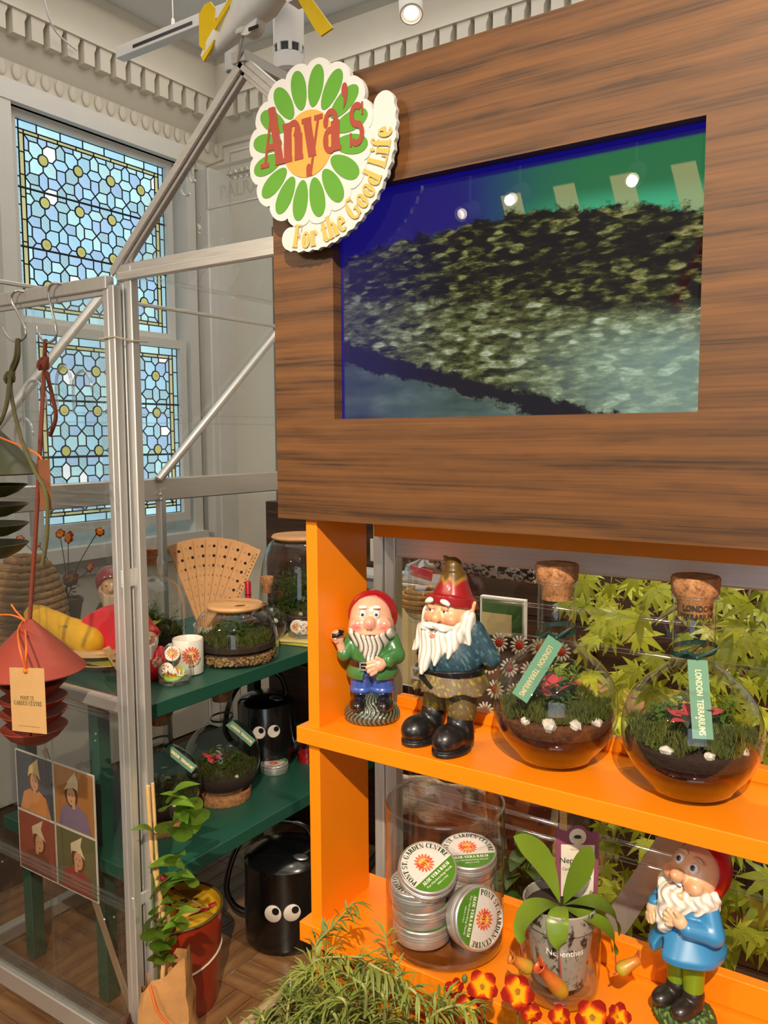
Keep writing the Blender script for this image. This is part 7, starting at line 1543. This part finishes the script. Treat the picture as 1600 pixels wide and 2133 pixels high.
tx = (A1-A0).normalized(); ty = V((0, 0, 1)); wd_ = (A1-A0).length
tb = MB().prism([(0, -th), (wd_, -th), (wd_, 0), (0, 0)], 0, .0008, A0, tx, ty, tx.cross(ty)).build('kraft_tag', plain('tag_kraft', (204, 160, 104), .7, var=.05), f1, 0)
lt = MB(); 
for k, wd in enumerate(('PONT ST.', 'GARDEN CENTRE')):
    tp, tw = text_polys(wd, 1, .02, .9); s_ = wd_*(.42 if k == 0 else .82)/tw; flat_polys(lt, [[(wd_/2-tw*s_/2+a*s_, -th*.5-.011*k+b*s_) for a, b in p] for p in tp], A0, tx, ty, .0011)
flat_polys(lt, [[(wd_*.2, -th*.91), (wd_*.82, -th*.91), (wd_*.82, -th*.903), (wd_*.2, -th*.903)]], A0, tx, ty, .0011); lt.build('tag_lettering', plain('olive_ink', (120, 104, 60), .7), tb, 0)
hp_ = A0+tx*wd_*.5+V((0, -.002, -.005)); top_ = V((0, -.012, z1(1290)-tgo.z))
MB().tube(spline([hp_, hp_+V((-.012, -.004, .05)), top_+V((-.01, -.01, -.02)), top_, top_+V((.014, -.008, -.02)), hp_+V((.012, -.004, .05)), hp_], 7), .0022, 8).tube(spline([top_, top_+V((-.03, -.01, .01)), top_+V((-.085, -.012, .005))], 5), .002, 6).tube(spline([top_, top_+V((-.015, -.01, .02)), top_+V((-.03, -.012, .035))], 5), .002, 6).ell(hp_, .006, 10, 8).build('orange_twine', M_ost, f1, 60)
f2x = aR(-32, 900).x; z2 = lambda py: aR(-32, py).z
f2 = feeder('bird_feeder', 'olive green cone-roofed bird feeder hanging at the left edge of the picture', f2x, z2(868), z2(985), .125, [(z2(1035), .088, .028), (z2(1075), .088, .028), (z2(1115), .087, .028), (z2(1160), .085, .034)], M_olv, [[aR(36, 706, HY), aR(32, 745, HY-.01), aR(22, 775, HY-.01), aR(12, 850, FY+.02), aR(-10, 890, FY-.01), V((f2x, FY, z2(868)))], [aR(38, 706, HY-.006), aR(38, 745, HY-.014), aR(22, 800, HY-.01), aR(40, 900, FY-.04), aR(72, 980, FY-.06), aR(96, 1030, FY-.06), aR(98, 1110, FY-.06), aR(88, 1178, FY-.06)]], M_ro, aR(22, 785, HY-.01), .0046)
k0 = atY(88, 958, FY-.05)-V((f2x, FY, z2(1160))); mb = MB().tube(spline([V((.01, -.03, z2(890)-z2(1160))), k0+V((-.04, 0, .02)), k0], 6), .0022, 6); mb.build('orange_twine', M_ost, f2, 60)
MB().box(k0+V((.006, 0, -.052)), (.022, .0012, .105), Euler((0, 0, R(66)))).build('kraft_tag', plain('brown_tag', (140, 84, 48), .7), f2)
# ================================================================== behind the orange shelves
M_drk = woodmat('dark_brown_veneer', (84, 52, 32), (62, 38, 24), (38, 24, 16), 'X', 26, .4, .1, 1.0)
CY0 = 2.45; cl = atY(546, 1060, CY0); CX0, CZ1 = cl.x, atY(560, 1046, CY0).z
dr = thing('wooden_dresser', 'tall dark brown veneered dresser at the back of the greenhouse', 'dresser', (-.2, CY0+.2, 0)); do = V((-.2, CY0+.2, 0))
def dpart(a, b, nm, m=M_drk, bev=.002): return MB().bb(V(a)-do, V(b)-do, bev).build(nm, m, dr, 30)
dpart((CX0, CY0+.02, 0), (1.2, CY0+.4, CZ1), 'carcass'); nD = 5; wD = (1.2-CX0-.04)/nD
for j in range(4):
    for i in range(nD):
        x0 = CX0+.02+wD*i; z0 = .05+j*(CZ1-.08)/4; q = dpart((x0+.008, CY0, z0+.008), (x0+wD-.008, CY0+.02, z0+(CZ1-.08)/4-.008), 'drawer_front')
        MB().ell((x0+wD/2-do.x, CY0-.012-do.y, z0+(CZ1-.08)/8), .012, 10, 8).build('knob', plain('brass_knob', (160, 120, 60), .3, metal=.8), q, 180)
pl_a, pl_b = atY(771, 1122, CY0-.01), atY(806, 1172, CY0-.01)
sk_ = thing('wall_socket', 'white square socket plate on the dark dresser beside the orange upright', 'socket', (pl_a.x, CY0-.006, pl_b.z)); wS, hS = pl_b.x-pl_a.x+.03, pl_a.z-pl_b.z
MB().bb((0, -.006, 0), (wS, .005, hS), .002).build('plate', M_cer, sk_, 30); MB().bb((wS*.3, -.008, hS*.25), (wS*.8, -.005, hS*.75)).build('insert', M_blk2, sk_)
s_a = atY(745, 1195, 2.3); ws = thing('white_ledge', 'thin white ledge seen behind the orange upright', 'ledge', (s_a.x+.1, 2.36, s_a.z-.012)); MB().bb((-.25, -.06, 0), (.25, .08, .012), .001).build('board', M_white, ws); MB().bb((-.24, .0, -.05), (.24, .08, 0)).build('bracket', M_white, ws)
# wall of the daisy tray
tq = V(((atY(990, 1400, 1.62).x+atY(1180, 1400, 1.62).x)/2, 1.62, atY(1100, 1520, 1.62).z)); hT = atY(1100, 1340, 1.62).z-tq.z; wT = atY(1185, 1400, 1.62).x-atY(985, 1400, 1.62).x
bench = thing('potting_bench', 'slatted wooden potting bench behind the orange shelves', 'bench', (-.1, 1.72, 0)); bz = tq.z-.004
for k in range(4): MB().bb((-.75, -.13+.13*k, bz-.02), (.75, -.13+.13*k+.115, bz), .002).build('slat', M_tan, bench, 30)
for x in (-.72, .70):
    for y in (-.11, .32): MB().bb((x, y, 0), (x+.04, y+.04, bz-.02)).build('leg', M_tan, bench)
tr2 = thing('daisy_tray', 'dark brown tray printed with white daisies leaning behind the flask', 'tray', (tq.x, tq.y, tq.z), 0, rot=(R(-10), 0, 0))
rc = .03; poly = []
for cx, cy, a0 in ((wT/2-rc, rc, -90), (wT/2-rc, hT-rc, 0), (-wT/2+rc, hT-rc, 90), (-wT/2+rc, rc, 180)):
    for k in range(7): poly.append((cx+rc*math.cos(R(a0+15*k)), cy+rc*math.sin(R(a0+15*k))))
MB().prism(poly, 0, .008, (0, 0, 0), (1, 0, 0), (0, 0, 1), (0, 1, 0)).build('tray_board', M_drk, tr2, 30); M_daw = plain('daisy_cream', (226, 214, 190), .5); M_dar = plain('daisy_red', (200, 56, 34), .5)
for i in range(4):
    for j in range(4):
        cx = -wT/2+.03+(wT-.05)*(i+.5*(j % 2)*.8)/3.6; cz_ = .02+(hT-.035)*j/3; 
        if abs(cx) > wT/2-.018: continue
        dz = MB()
        for k in range(13):
            a = 2*PI*k/13; dz.ell((.0155*math.cos(a), -.001, .0155*math.sin(a)), (.0072, .0006, .0030), 8, 4, Euler((0, -a, 0)))
        o = dz.build('daisy_petals', M_daw, tr2, 180, (cx, 0, cz_), kind='stuff'); MB().ell((0, -.0012, 0), (.0095, .001, .0095), 14, 4).build('daisy_heart', M_dar, o, 180)
def framed(label, px0, py0, px1, py1, y, cols):
    a, b = atY(px0, py0, y), atY(px1, py1, y); w_, h_ = b.x-a.x, a.z-b.z; t = thing('framed_print', label, 'picture', (a.x+w_/2, y, b.z), 0, 'framed prints behind the shelves')
    MB().bb((-w_/2, 0, 0), (w_/2, .015, h_), .001).build('frame', M_white, t); m = .006
    flat_polys(MB(), [[(-w_/2+m, m), (w_/2-m, m), (w_/2-m, h_-m), (-w_/2+m, h_-m)]], (0, 0, 0), (1, 0, 0), (0, 0, 1), .0004).build('mount', plain('print_green', cols, .6, var=.1), t, 0)
    flat_polys(MB(), [[(-w_/2+m*.8, m*1.2), (w_*.22, m*1.2), (w_*.22, h_*.80), (-w_/2+m*.8, h_*.80)]], (0, 0, 0), (1, 0, 0), (0, 0, 1), .0008).build('picture', plain('print_cream', (206, 184, 130), .6, var=.12, scale=10), t, 0)
framed('green mounted cream print in a frame right of the tall gnome', 1000, 1240, 1092, 1420, 1.75, (62, 98, 40))
framed('tall cream print in a frame left of the tall gnome', 830, 1215, 905, 1440, 1.78, (70, 84, 40))
wb = atY(885, 1235, 1.42); wr = thing('wrapped_basket', 'brown woven basket wrapped in clear film hanging behind tall gnome', 'basket', (wb.x, 1.42, wb.z-.04)); 
for k in range(5): MB().tube([V(((.03+.018*math.sin(PI*(k+.5)/5))*math.cos(a), (.03+.018*math.sin(PI*(k+.5)/5))*math.sin(a), .009*k+.008)) for a in np.linspace(0, 2*PI, 21)[:-1]], .006, 6, False, True).build('woven_band', M_str, wr, 180)
o = MB().ell((0, 0, .045), (.055, .055, .065), 12, 9); rq = random.Random(9); o.v = [v*(.93+.14*rq.random()) for v in o.v]; o.build('clear_film', glass('crinkled_film', (.97, .97, .96), .10, .7, 2.2, .08, (.8, .8, .78)), wr, 30)
MB().box((.01, -.03, .085), (.05, .004, .02), Euler((0, R(10), 0))).build('pink_ribbon', plain('pink_ribbon', (206, 50, 70), .5), wr)
zb_a, zb_b = atY(915, 1168, 1.36), atY(1120, 1205, 1.36)
def zebra():
    t = NT('zebra_print'); nz = t.noise(t.coord((1, 1, 1.6)), 60, 4, .6, 1.5); return t.done(t.bsdf(Base__Color=t.ramp(nz, [(.47, srgb(20, 20, 20)), (.53, srgb(214, 208, 196))]), Roughness=.6))
zp = thing('patterned_roll', 'black and white patterned paper roll behind the aluminium rail', 'paper roll', ((zb_a.x+zb_b.x)/2, 1.36, zb_b.z-.004)); MB().tube([V(((zb_a.x-zb_b.x)/2, 0, .02)), V(((zb_b.x-zb_a.x)/2, 0, .014))], .02, 16).build('rolled_paper', zebra(), zp, 60); MB().tube([V(((zb_a.x-zb_b.x)/2-.02, 0, .02)), V(((zb_b.x-zb_a.x)/2+.02, 0, .014))], .006, 10).build('core_tube', M_kraft, zp, 60)
# ---- Japanese maple
M_map = leafmat('maple_leaf', (132, 160, 20), (224, 222, 70), .42, .45, 20); M_mst = plain('maple_twig', (96, 70, 44), .7)
def palmate(L):
    mb = MB(); lobes = [(-112, .42), (-74, .72), (-36, .92), (0, 1.0), (36, .92), (74, .72), (112, .42)]; c = V((0, 0, 0))
    for a, l in lobes:
        d = V((math.sin(R(a)), math.cos(R(a)), 0)); s_ = V((d.y, -d.x, 0)); ll = L*l; w_ = ll*.135; sag = lambda f: V((0, 0, -.28*L*f*f))
        pts = [d*ll*f+sag(f*l) for f in (0, .2, .45, .7, 1)]; ws = (.05*L, .7*w_+.03*L, w_, .62*w_, .0004)
        b = len(mb.v)
        for p, q in zip(pts, ws): mb.v += [p-s_*q+V((0, 0, .12*q)), p, p+s_*q+V((0, 0, .12*q))]
        for i in range(4):
            k = b+3*i; mb.f += [(k, k+1, k+4, k+3), (k+1, k+2, k+5, k+4)]
    mb.tube([c, V((0, -.25*L, -.02*L)), V((0, -.5*L, .01*L))], [.0011, .0009, .0007], 4)
    return mb.mesh('leaf', M_map, 180)
pm_ = [palmate(x) for x in (.056, .046, .038)]
ma0 = V((-.30, 1.80, bz)); mp_ = thing('japanese_maple', 'bright lime green Japanese maple in a pot behind the flasks', 'plant', ma0); rq = random.Random(21)
MB().lathe([(0, 0), (.08, 0), (.11, .14), (.115, .14), (.115, .16), (.105, .16), (.1, .145), (0, .14)], 30).build('pot', plain('dark_clay_pot', (92, 52, 34), .7), mp_, 35)
ends = []
for k in range(15):
    tp_ = V((-.32+.62*rq.random(), -.30+.36*rq.random(), .05+.55*rq.random())); md = V((tp_.x*.35, tp_.y*.3, .2+tp_.z*.45)); c = spline([V((0, 0, .14)), md, tp_], 7); MB().tube(c, [.006*(1-.75*i/len(c)) for i in range(len(c))], 6).build('branch', M_mst, mp_, 60); ends.append(c)
def leaf_at(px, py, y):
    p = atY(px, py, y)-ma0; n_ = (V((.25, -.75, .75))+V((rq.uniform(-.6, .6), rq.uniform(-.5, .5), rq.uniform(-.5, .4)))).normalized(); q = n_.to_track_quat('Z', 'Y').to_matrix() @ Matrix.Rotation(R(180+rq.uniform(-60, 60)), 3, 'Z'); put('leaf', pm_[rq.randrange(3)], mp_, p, q.to_euler())
nlf = 0
while nlf < 262:
    px = rq.uniform(1150, 1640); py = rq.choice((rq.uniform(1170, 1560), rq.uniform(1170, 1560), rq.uniform(1690, 2090)))
    if py < 1600 and px < 1200 and rq.random() < .6: continue
    if py > 1650 and px < 1240 and rq.random() < .75: continue
    leaf_at(px, py, rq.uniform(1.34, 1.8) if py < 1600 else rq.uniform(1.33, 1.53)); nlf += 1
# ---- printed cloth, cushion, leafy pot and crate lower down
def clothmat():
    t = NT('wood_print_cloth'); nz = t.noise(t.coord((8, 8, 60)), 4, 4, .6, .4); return t.done(t.bsdf(Base__Color=t.ramp(nz, [(.35, srgb(112, 92, 76)), (.65, srgb(186, 166, 144))]), Roughness=.85))
ca, cb = atY(838, 1600, 1.42), atY(1010, 1745, 1.42); tc_ = thing('printed_tote', 'grey wood-print tote bag with a white ghost motif behind the jar of tins', 'bag', ((ca.x+cb.x)/2, 1.42, cb.z), R(6)); wC, hC = (cb.x-ca.x), ca.z-cb.z
mb = MB(); n = 12
for j in range(n+1):
    for i in range(n+1): mb.v.append(V((-wC/2+wC*i/n, .012*math.sin(i*1.1)*math.cos(j*.8)-.02*(j/n), hC*j/n)))
for j in range(n):
    for i in range(n): k = j*(n+1)+i; mb.f.append((k, k+1, k+n+2, k+n+1))
o = mb.build('bag_cloth', clothmat(), tc_, 180); md = o.modifiers.new('thickness', 'SOLIDIFY'); md.thickness = .008
gp = [(.0, .0), (.008, -.028), (.016, -.004), (.026, -.022), (.032, -.002), (.048, -.012), (.05, .02), (.03, .034), (.0, .03), (-.03, .022), (-.03, .004), (-.012, .01)]
flat_polys(MB(), [[(x+.01, z+hC*.72) for x, z in gp]], (0, -.036, 0), (1, 0, 0), (0, 0, 1), .001).build('ghost_motif', plain('ghost_white', (220, 214, 204), .8), o, 0)
ku = atY(1070, 1690, 1.55); cu_ = thing('patterned_cushion', 'rust and cream patterned cushion behind the jar of tins', 'cushion', (ku.x, 1.55, ku.z-.08), R(12))
def cushmat():
    t = NT('cushion_print'); v_ = t.n('TexVoronoi', Scale=28.0); t.t.links.new(t.coord(), v_.inputs['Vector']); return t.done(t.bsdf(Base__Color=t.ramp(v_.outputs['Color'], [(.3, srgb(120, 40, 24)), (.5, srgb(176, 96, 40)), (.7, srgb(206, 186, 150))], 'CONSTANT'), Roughness=.9))
solid('cushion_pad', lambda X, Y, Z: (np.abs(X/9.5)**3+np.abs(Y/3.6)**2+np.abs((Z-8)/8.5)**3)**(1/2.6)*4-4, (-11, -5, -2), (11, 5, 18), .6, cushmat(), cu_, scale=CM); MB().tube([V((.095*math.cos(a)*abs(math.cos(a))**-.35 if abs(math.cos(a)) > .01 else 0, 0, .08+.085*math.sin(a))) for a in np.linspace(0, 2*PI, 33)[:-1]], .003, 6, False, True).build('piping', plain('piping_rust', (110, 40, 24), .8), cu_, 60)
lp_ = atY(1080, 1930, 1.40); lfp = thing('leafy_pot_plant', 'dark leaved pot plant behind the pitcher plant', 'plant', (lp_.x, 1.40, lp_.z-.03)); MB().lathe([(0, 0), (.035, 0), (.045, .07), (.048, .07), (.048, .08), (.043, .08), (0, .07)], 24).build('pot', plain('black_plastic', (16, 16, 18)), lfp, 35)
sup = thing('plant_stool', 'low wooden plant stool under the dark leaved pot plant', 'stool', (lp_.x+.12, 1.43, 0)); MB().bb((-.24, -.07, lp_.z-.055), (.24, .09, lp_.z-.031), .002).build('stool_top', M_tan, sup)
for x in (-.22, .18):
    for y in (-.06, .05): MB().bb((x, y, 0), (x+.035, y+.03, lp_.z-.055)).build('leg', M_tan, sup)
M_dg = leafmat('glossy_dark_leaf', (30, 58, 20), (84, 112, 40), .3, .25); dgl = simple_leaf('leaf', M_dg, .06, .034, .4)
for k in range(34): put('leaf', dgl, lfp, (.05*(rq.random()-.5), .05*(rq.random()-.5), .075+.12*rq.random()), (R(-30+50*rq.random()), 0, rq.random()*6.3))
for k in range(7): a = rq.random()*6.3; MB().tube([V((0, 0, .07)), V((.02*math.cos(a), .02*math.sin(a), .13)), V((.05*math.cos(a), .05*math.sin(a), .19))], .0016, 5).build('stem', M_fst, lfp, 60)
cr_ = atY(1262, 1885, 1.42); crt = thing('wooden_box', 'small pale wooden box behind the name card', 'box', (cr_.x, 1.44, lp_.z-.03)); hB = max(.03, cr_.z-lp_.z+.05)
for a, b in (((-.035, -.03, 0), (.035, -.026, hB)), ((-.035, .026, 0), (.035, .03, hB)), ((-.035, -.026, 0), (-.031, .026, hB)), ((.031, -.026, 0), (.035, .026, hB))): MB().bb(a, b, .0005).build('box_side', M_tan, crt)
MB().bb((-.031, -.026, 0), (.031, .026, .004)).build('box_floor', M_tan, crt)
# ================================================================== ceiling fittings
M_fit = plain('white_fitting', (224, 220, 214), .4, var=.02); M_lamp = emit('lit_lamp', (255, 236, 206), 9)
ta, tb_ = atZ(250, 126, 3.0), atZ(420, 72, 3.0)
trk = thing('lighting_track', 'slim white lighting track hung from the ceiling on a wire', 'light track', (ta.x, ta.y, 3.0))
MB().bb((0, -.02, 0), (1.9, .02, .042), .002).build('track_rail', M_fit, trk, 30); MB().bb((.10, -.021, .012), (.42, -.0195, .024)).build('track_slot', M_blk2, trk)
MB().tube([V((.30, 0, .042)), V((.30, 0, CEIL-3.0))], .0022, 6).build('hanger_wire', M_alu, trk, 60); MB().lathe([(.008, .042), (.006, .07), (.002, .075)], 12, (.30, 0, 0)).build('wire_grip', M_alu, trk)
MB().tube([V((1.5, 0, .042)), V((1.5, 0, CEIL-3.0))], .0022, 6).build('hanger_wire', M_alu, trk, 60)
sc_c = atY(602, 118, 2.3); spk = thing('ceiling_speaker', 'white cylindrical ceiling fitting with a slotted band near its foot', 'ceiling fitting', (sc_c.x, 2.3, sc_c.z-.06)); rS = .053
MB().lathe([(0, 0), (rS*.8, 0), (rS, .01), (rS, .062), (rS*.86, .064), (rS*.86, .088), (rS, .09), (rS, CEIL-sc_c.z+.06)], 36).build('cylinder', M_fit, spk, 40)
MB().lathe([(rS*.9, .063), (rS*.9, .089)], 36).build('dark_slots', M_blk2, spk)
for k in range(8): a = 2*PI*k/8; MB().bb((-.006, -.004, .062), (.006, .004, .09)).build('slot_bar', M_fit, spk, 30, (rS*.95*math.cos(a), rS*.95*math.sin(a), 0), (0, 0, a+PI/2))
s2c = atY(483, 150, 2.22); ad = thing('pendant_fitting', 'slim white cylinder fitting hanging behind the greenhouse ridge', 'ceiling fitting', (s2c.x, 2.22, s2c.z)); MB().lathe([(0, 0), (.022, 0), (.024, .004), (.024, .22), (.01, .225), (.006, CEIL-s2c.z)], 24).build('cylinder', M_fit, ad, 40); MB().lathe([(0, -.001), (.017, -.001), (.017, .0005)], 20).build('end_cap', plain('grey_cap', (150, 148, 144), .5), ad)
def spot_lamp(loc, target, label, r=.045, L=.17):
    d = (V(target)-V(loc)).normalized(); t = thing('spot_lamp', label, 'spot lamp', loc, 0, 'white ceiling spot lamps'); q = d.to_track_quat('Z', 'Y').to_matrix()
    MB().lathe([(r*.8, -.012), (r*.86, 0), (r*.97, 0), (r, -.003), (r, -L), (r*.9, -L-.01), (0, -L-.01)], 28, (0, 0, 0), q).build('housing', M_fit, t, 40)
    MB().lathe([(0, -.010), (r*.62, -.010)], 24, (0, 0, 0), q).build('lit_lens', M_lamp, t, 40)
    b = -d*L*.7; MB().tube([b, b+V((0, 0, max(.02, CEIL-loc[2]-b.z)))], .008, 8).build('stem', M_fit, t, 60); return t
l1 = atY(857, 30, 2.75); spot_lamp(l1, l1+V((.25, -.35, -.75)), 'lit white spot lamp on the ceiling above the walnut box')
for k, ((lx, ly, lz), tg_, _w, _a) in enumerate(SPOTS):
    d = (V(tg_)-V((lx, ly, lz))).normalized(); spot_lamp(V((lx, ly, lz))-d*.03, tg_, ('lit spot lamp behind the viewer that lights the orange shelves', 'lit spot lamp mirrored furthest right in the screen', 'lit spot lamp mirrored second in the screen', 'lit spot lamp mirrored furthest left in the screen', 'lit spot lamp above the green shelves', 'lit spot lamp above the maple')[k])
cb_ = spline([atX(85, -40, WX+.19), atX(100, 30, WX+.18), atX(120, 70, WX+.15), atX(160, 105, WX+.12)], 8); tag(MB().tube(cb_, .004, 8).build('cable', M_fit, None, 60), 'thin white cable hanging in front of the cornice', 'cable')
# ---- toy aeroplane weather vane on the ridge
WY = 1.215; wv = thing('weather_vane', 'white and yellow toy aeroplane weather vane on the greenhouse ridge', 'weather vane', AP+V((0, -.02, .012))); wo = AP+V((0, -.02, .012)); W_ = lambda px, py, dy=0: atY(px, py, WY+dy)-wo
M_vw = plain('vane_white', (250, 246, 236), .35, sub=.1); M_vy = plain('vane_yellow', (255, 208, 4), .35)
MB().tube([V((0, 0, -.02)), W_(506, 78)], .0035, 8).build('spindle', M_alu, wv, 60)
hub = MB().lathe([(0, 0), (.012, 0), (.016, .004), (.02, .03), (.03, .045), (.03, .07), (0, .075)], 24).build('hub', M_vw, wv, 40, W_(506, 74))
MB().lathe([(0, 0), (.024, 0), (.026, .004), (.026, .028), (0, .03)], 24, (0, 0, 0), Matrix.Rotation(R(90), 3, 'X')).build('battery_cap', M_vw, wv, 40, W_(535, 55, .02)); MB().bb((-.012, -.001, -.003), (.012, .001, .003)).build('cap_slot', M_blk2, wv, 30, W_(528, 58, -.013))
p0, p1 = W_(424, 122), W_(545, -10); d = (p1-p0).normalized(); sd2 = V((0, 1, 0)); up2 = d.cross(sd2).normalized(); fu = MB()
secs = [(0, .006, .008), (.12, .012, .016), (.4, .02, .024), (.75, .03, .032), (1.0, .034, .04), (1.25, .028, .034)]
for f, a, b in secs:
    c = p0+(p1-p0)*f
    for k in range(12): t_ = 2*PI*k/12; fu.v.append(c+sd2*a*math.copysign(abs(math.cos(t_))**.6, math.cos(t_))+up2*b*math.copysign(abs(math.sin(t_))**.6, math.sin(t_)))
for j in range(len(secs)-1):
    for k in range(12): fu.f.append((j*12+k, j*12+(k+1) % 12, (j+1)*12+(k+1) % 12, (j+1)*12+k))
fu.f += [tuple(range(11, -1, -1)), tuple((len(secs)-1)*12+k for k in range(12))]; fu.build('fuselage', M_vw, wv, 50)
def plate(pts, nm, m, y=0, th=.004):
    q = [W_(px, py, y) for px, py in pts]; n_ = V((0, 1, 0)); k = len(q); mb = MB(); mb.add(q+[v+n_*th for v in q], [tuple(range(k)), tuple(range(2*k-1, k-1, -1))]+[(i, k+i, k+(i+1) % k, (i+1) % k) for i in range(k)]); return mb.build(nm, m, wv, 30)
plate([(415, 95), (414, 30), (425, 10), (438, 3), (446, 15), (445, 60), (425, 105)], 'tail_fin', M_vy, -.012); plate([(420, 118), (446, 82), (440, 100), (424, 128)], 'tail_trim', M_vy, -.02); plate([(447, 62), (487, -5), (478, -5), (440, 58)], 'side_stripe', M_vy, -.03)
plate([(612, -15), (640, -15), (693, 58), (668, 75), (655, 60)], 'propeller_blade', M_vy, -.03); plate([(560, -30), (612, -30), (620, -5), (600, 5)], 'nose_cone', M_vw, -.03, .03)
# ================================================================== flamingo ornament mirrored in the screen
fo = V((-.56, -.48, 1.62)); fm = thing('flamingo_ornament', 'pink garden flamingo whose reflection shows in the screen', 'ornament', fo, R(20)); M_fp = plain('flamingo_pink', (244, 120, 116), .45, var=.1)
MB().ell((0, 0, .24), (.10, .055, .06), 18, 12, Euler((0, R(-18), 0))).build('body', M_fp, fm, 180)
MB().tube(spline([(-.07, 0, .27), (-.11, 0, .33), (-.07, 0, .40), (-.03, 0, .46), (-.05, 0, .52), (-.09, 0, .525)], 6), [.022-.0004*i for i in range(31)], 12).build('neck', M_fp, fm, 60); MB().ell((-.10, 0, .52), (.026, .018, .019), 14, 10).build('head', plain('flamingo_pale', (236, 200, 180), .5), fm, 180)
MB().tube(spline([(-.115, 0, .518), (-.145, 0, .505), (-.15, 0, .48)], 5), [.010, .010, .0095, .009, .008, .008, .007, .006, .005, .004, .002], 10).build('beak', M_blk2, fm, 60)
for s in (-1, 1): MB().tube([V((.0, .02*s, .2)), V((.01, .02*s, .1)), V((0, .02*s, 0))], .005, 8).build('leg', M_fst, fm, 60)
ps = thing('plinth', 'tall white plinth carrying the flamingo behind the viewer', 'plinth', (fo.x, fo.y, 0)); MB().bb((-.15, -.12, 0), (.15, .12, fo.z), .003).build('plinth_block', M_fit, ps, 30); MB().bb((-.17, -.14, 0), (.17, .14, .05), .003).build('plinth_foot', M_fit, ps, 30)

# a hair of clearance under everything that merely stands on something
for o in list(sc.objects):
    if o.parent is None and o.get('category') in ('garden gnome', 'terrarium', 'jar', 'tumbler', 'mug', 'glass pot', 'watering can', 'stick', 'tub', 'card ruler', 'basket', 'plant', 'bucket', 'paper bag', 'candle', 'tray', 'cloth', 'dresser', 'bench', 'stool', 'planter', 'plinth', 'shelves', 'box', 'ornament'): o.location.z += 0.0009
    elif o.parent is None and o.get('category') == 'tin': o.location.z += 0.0012
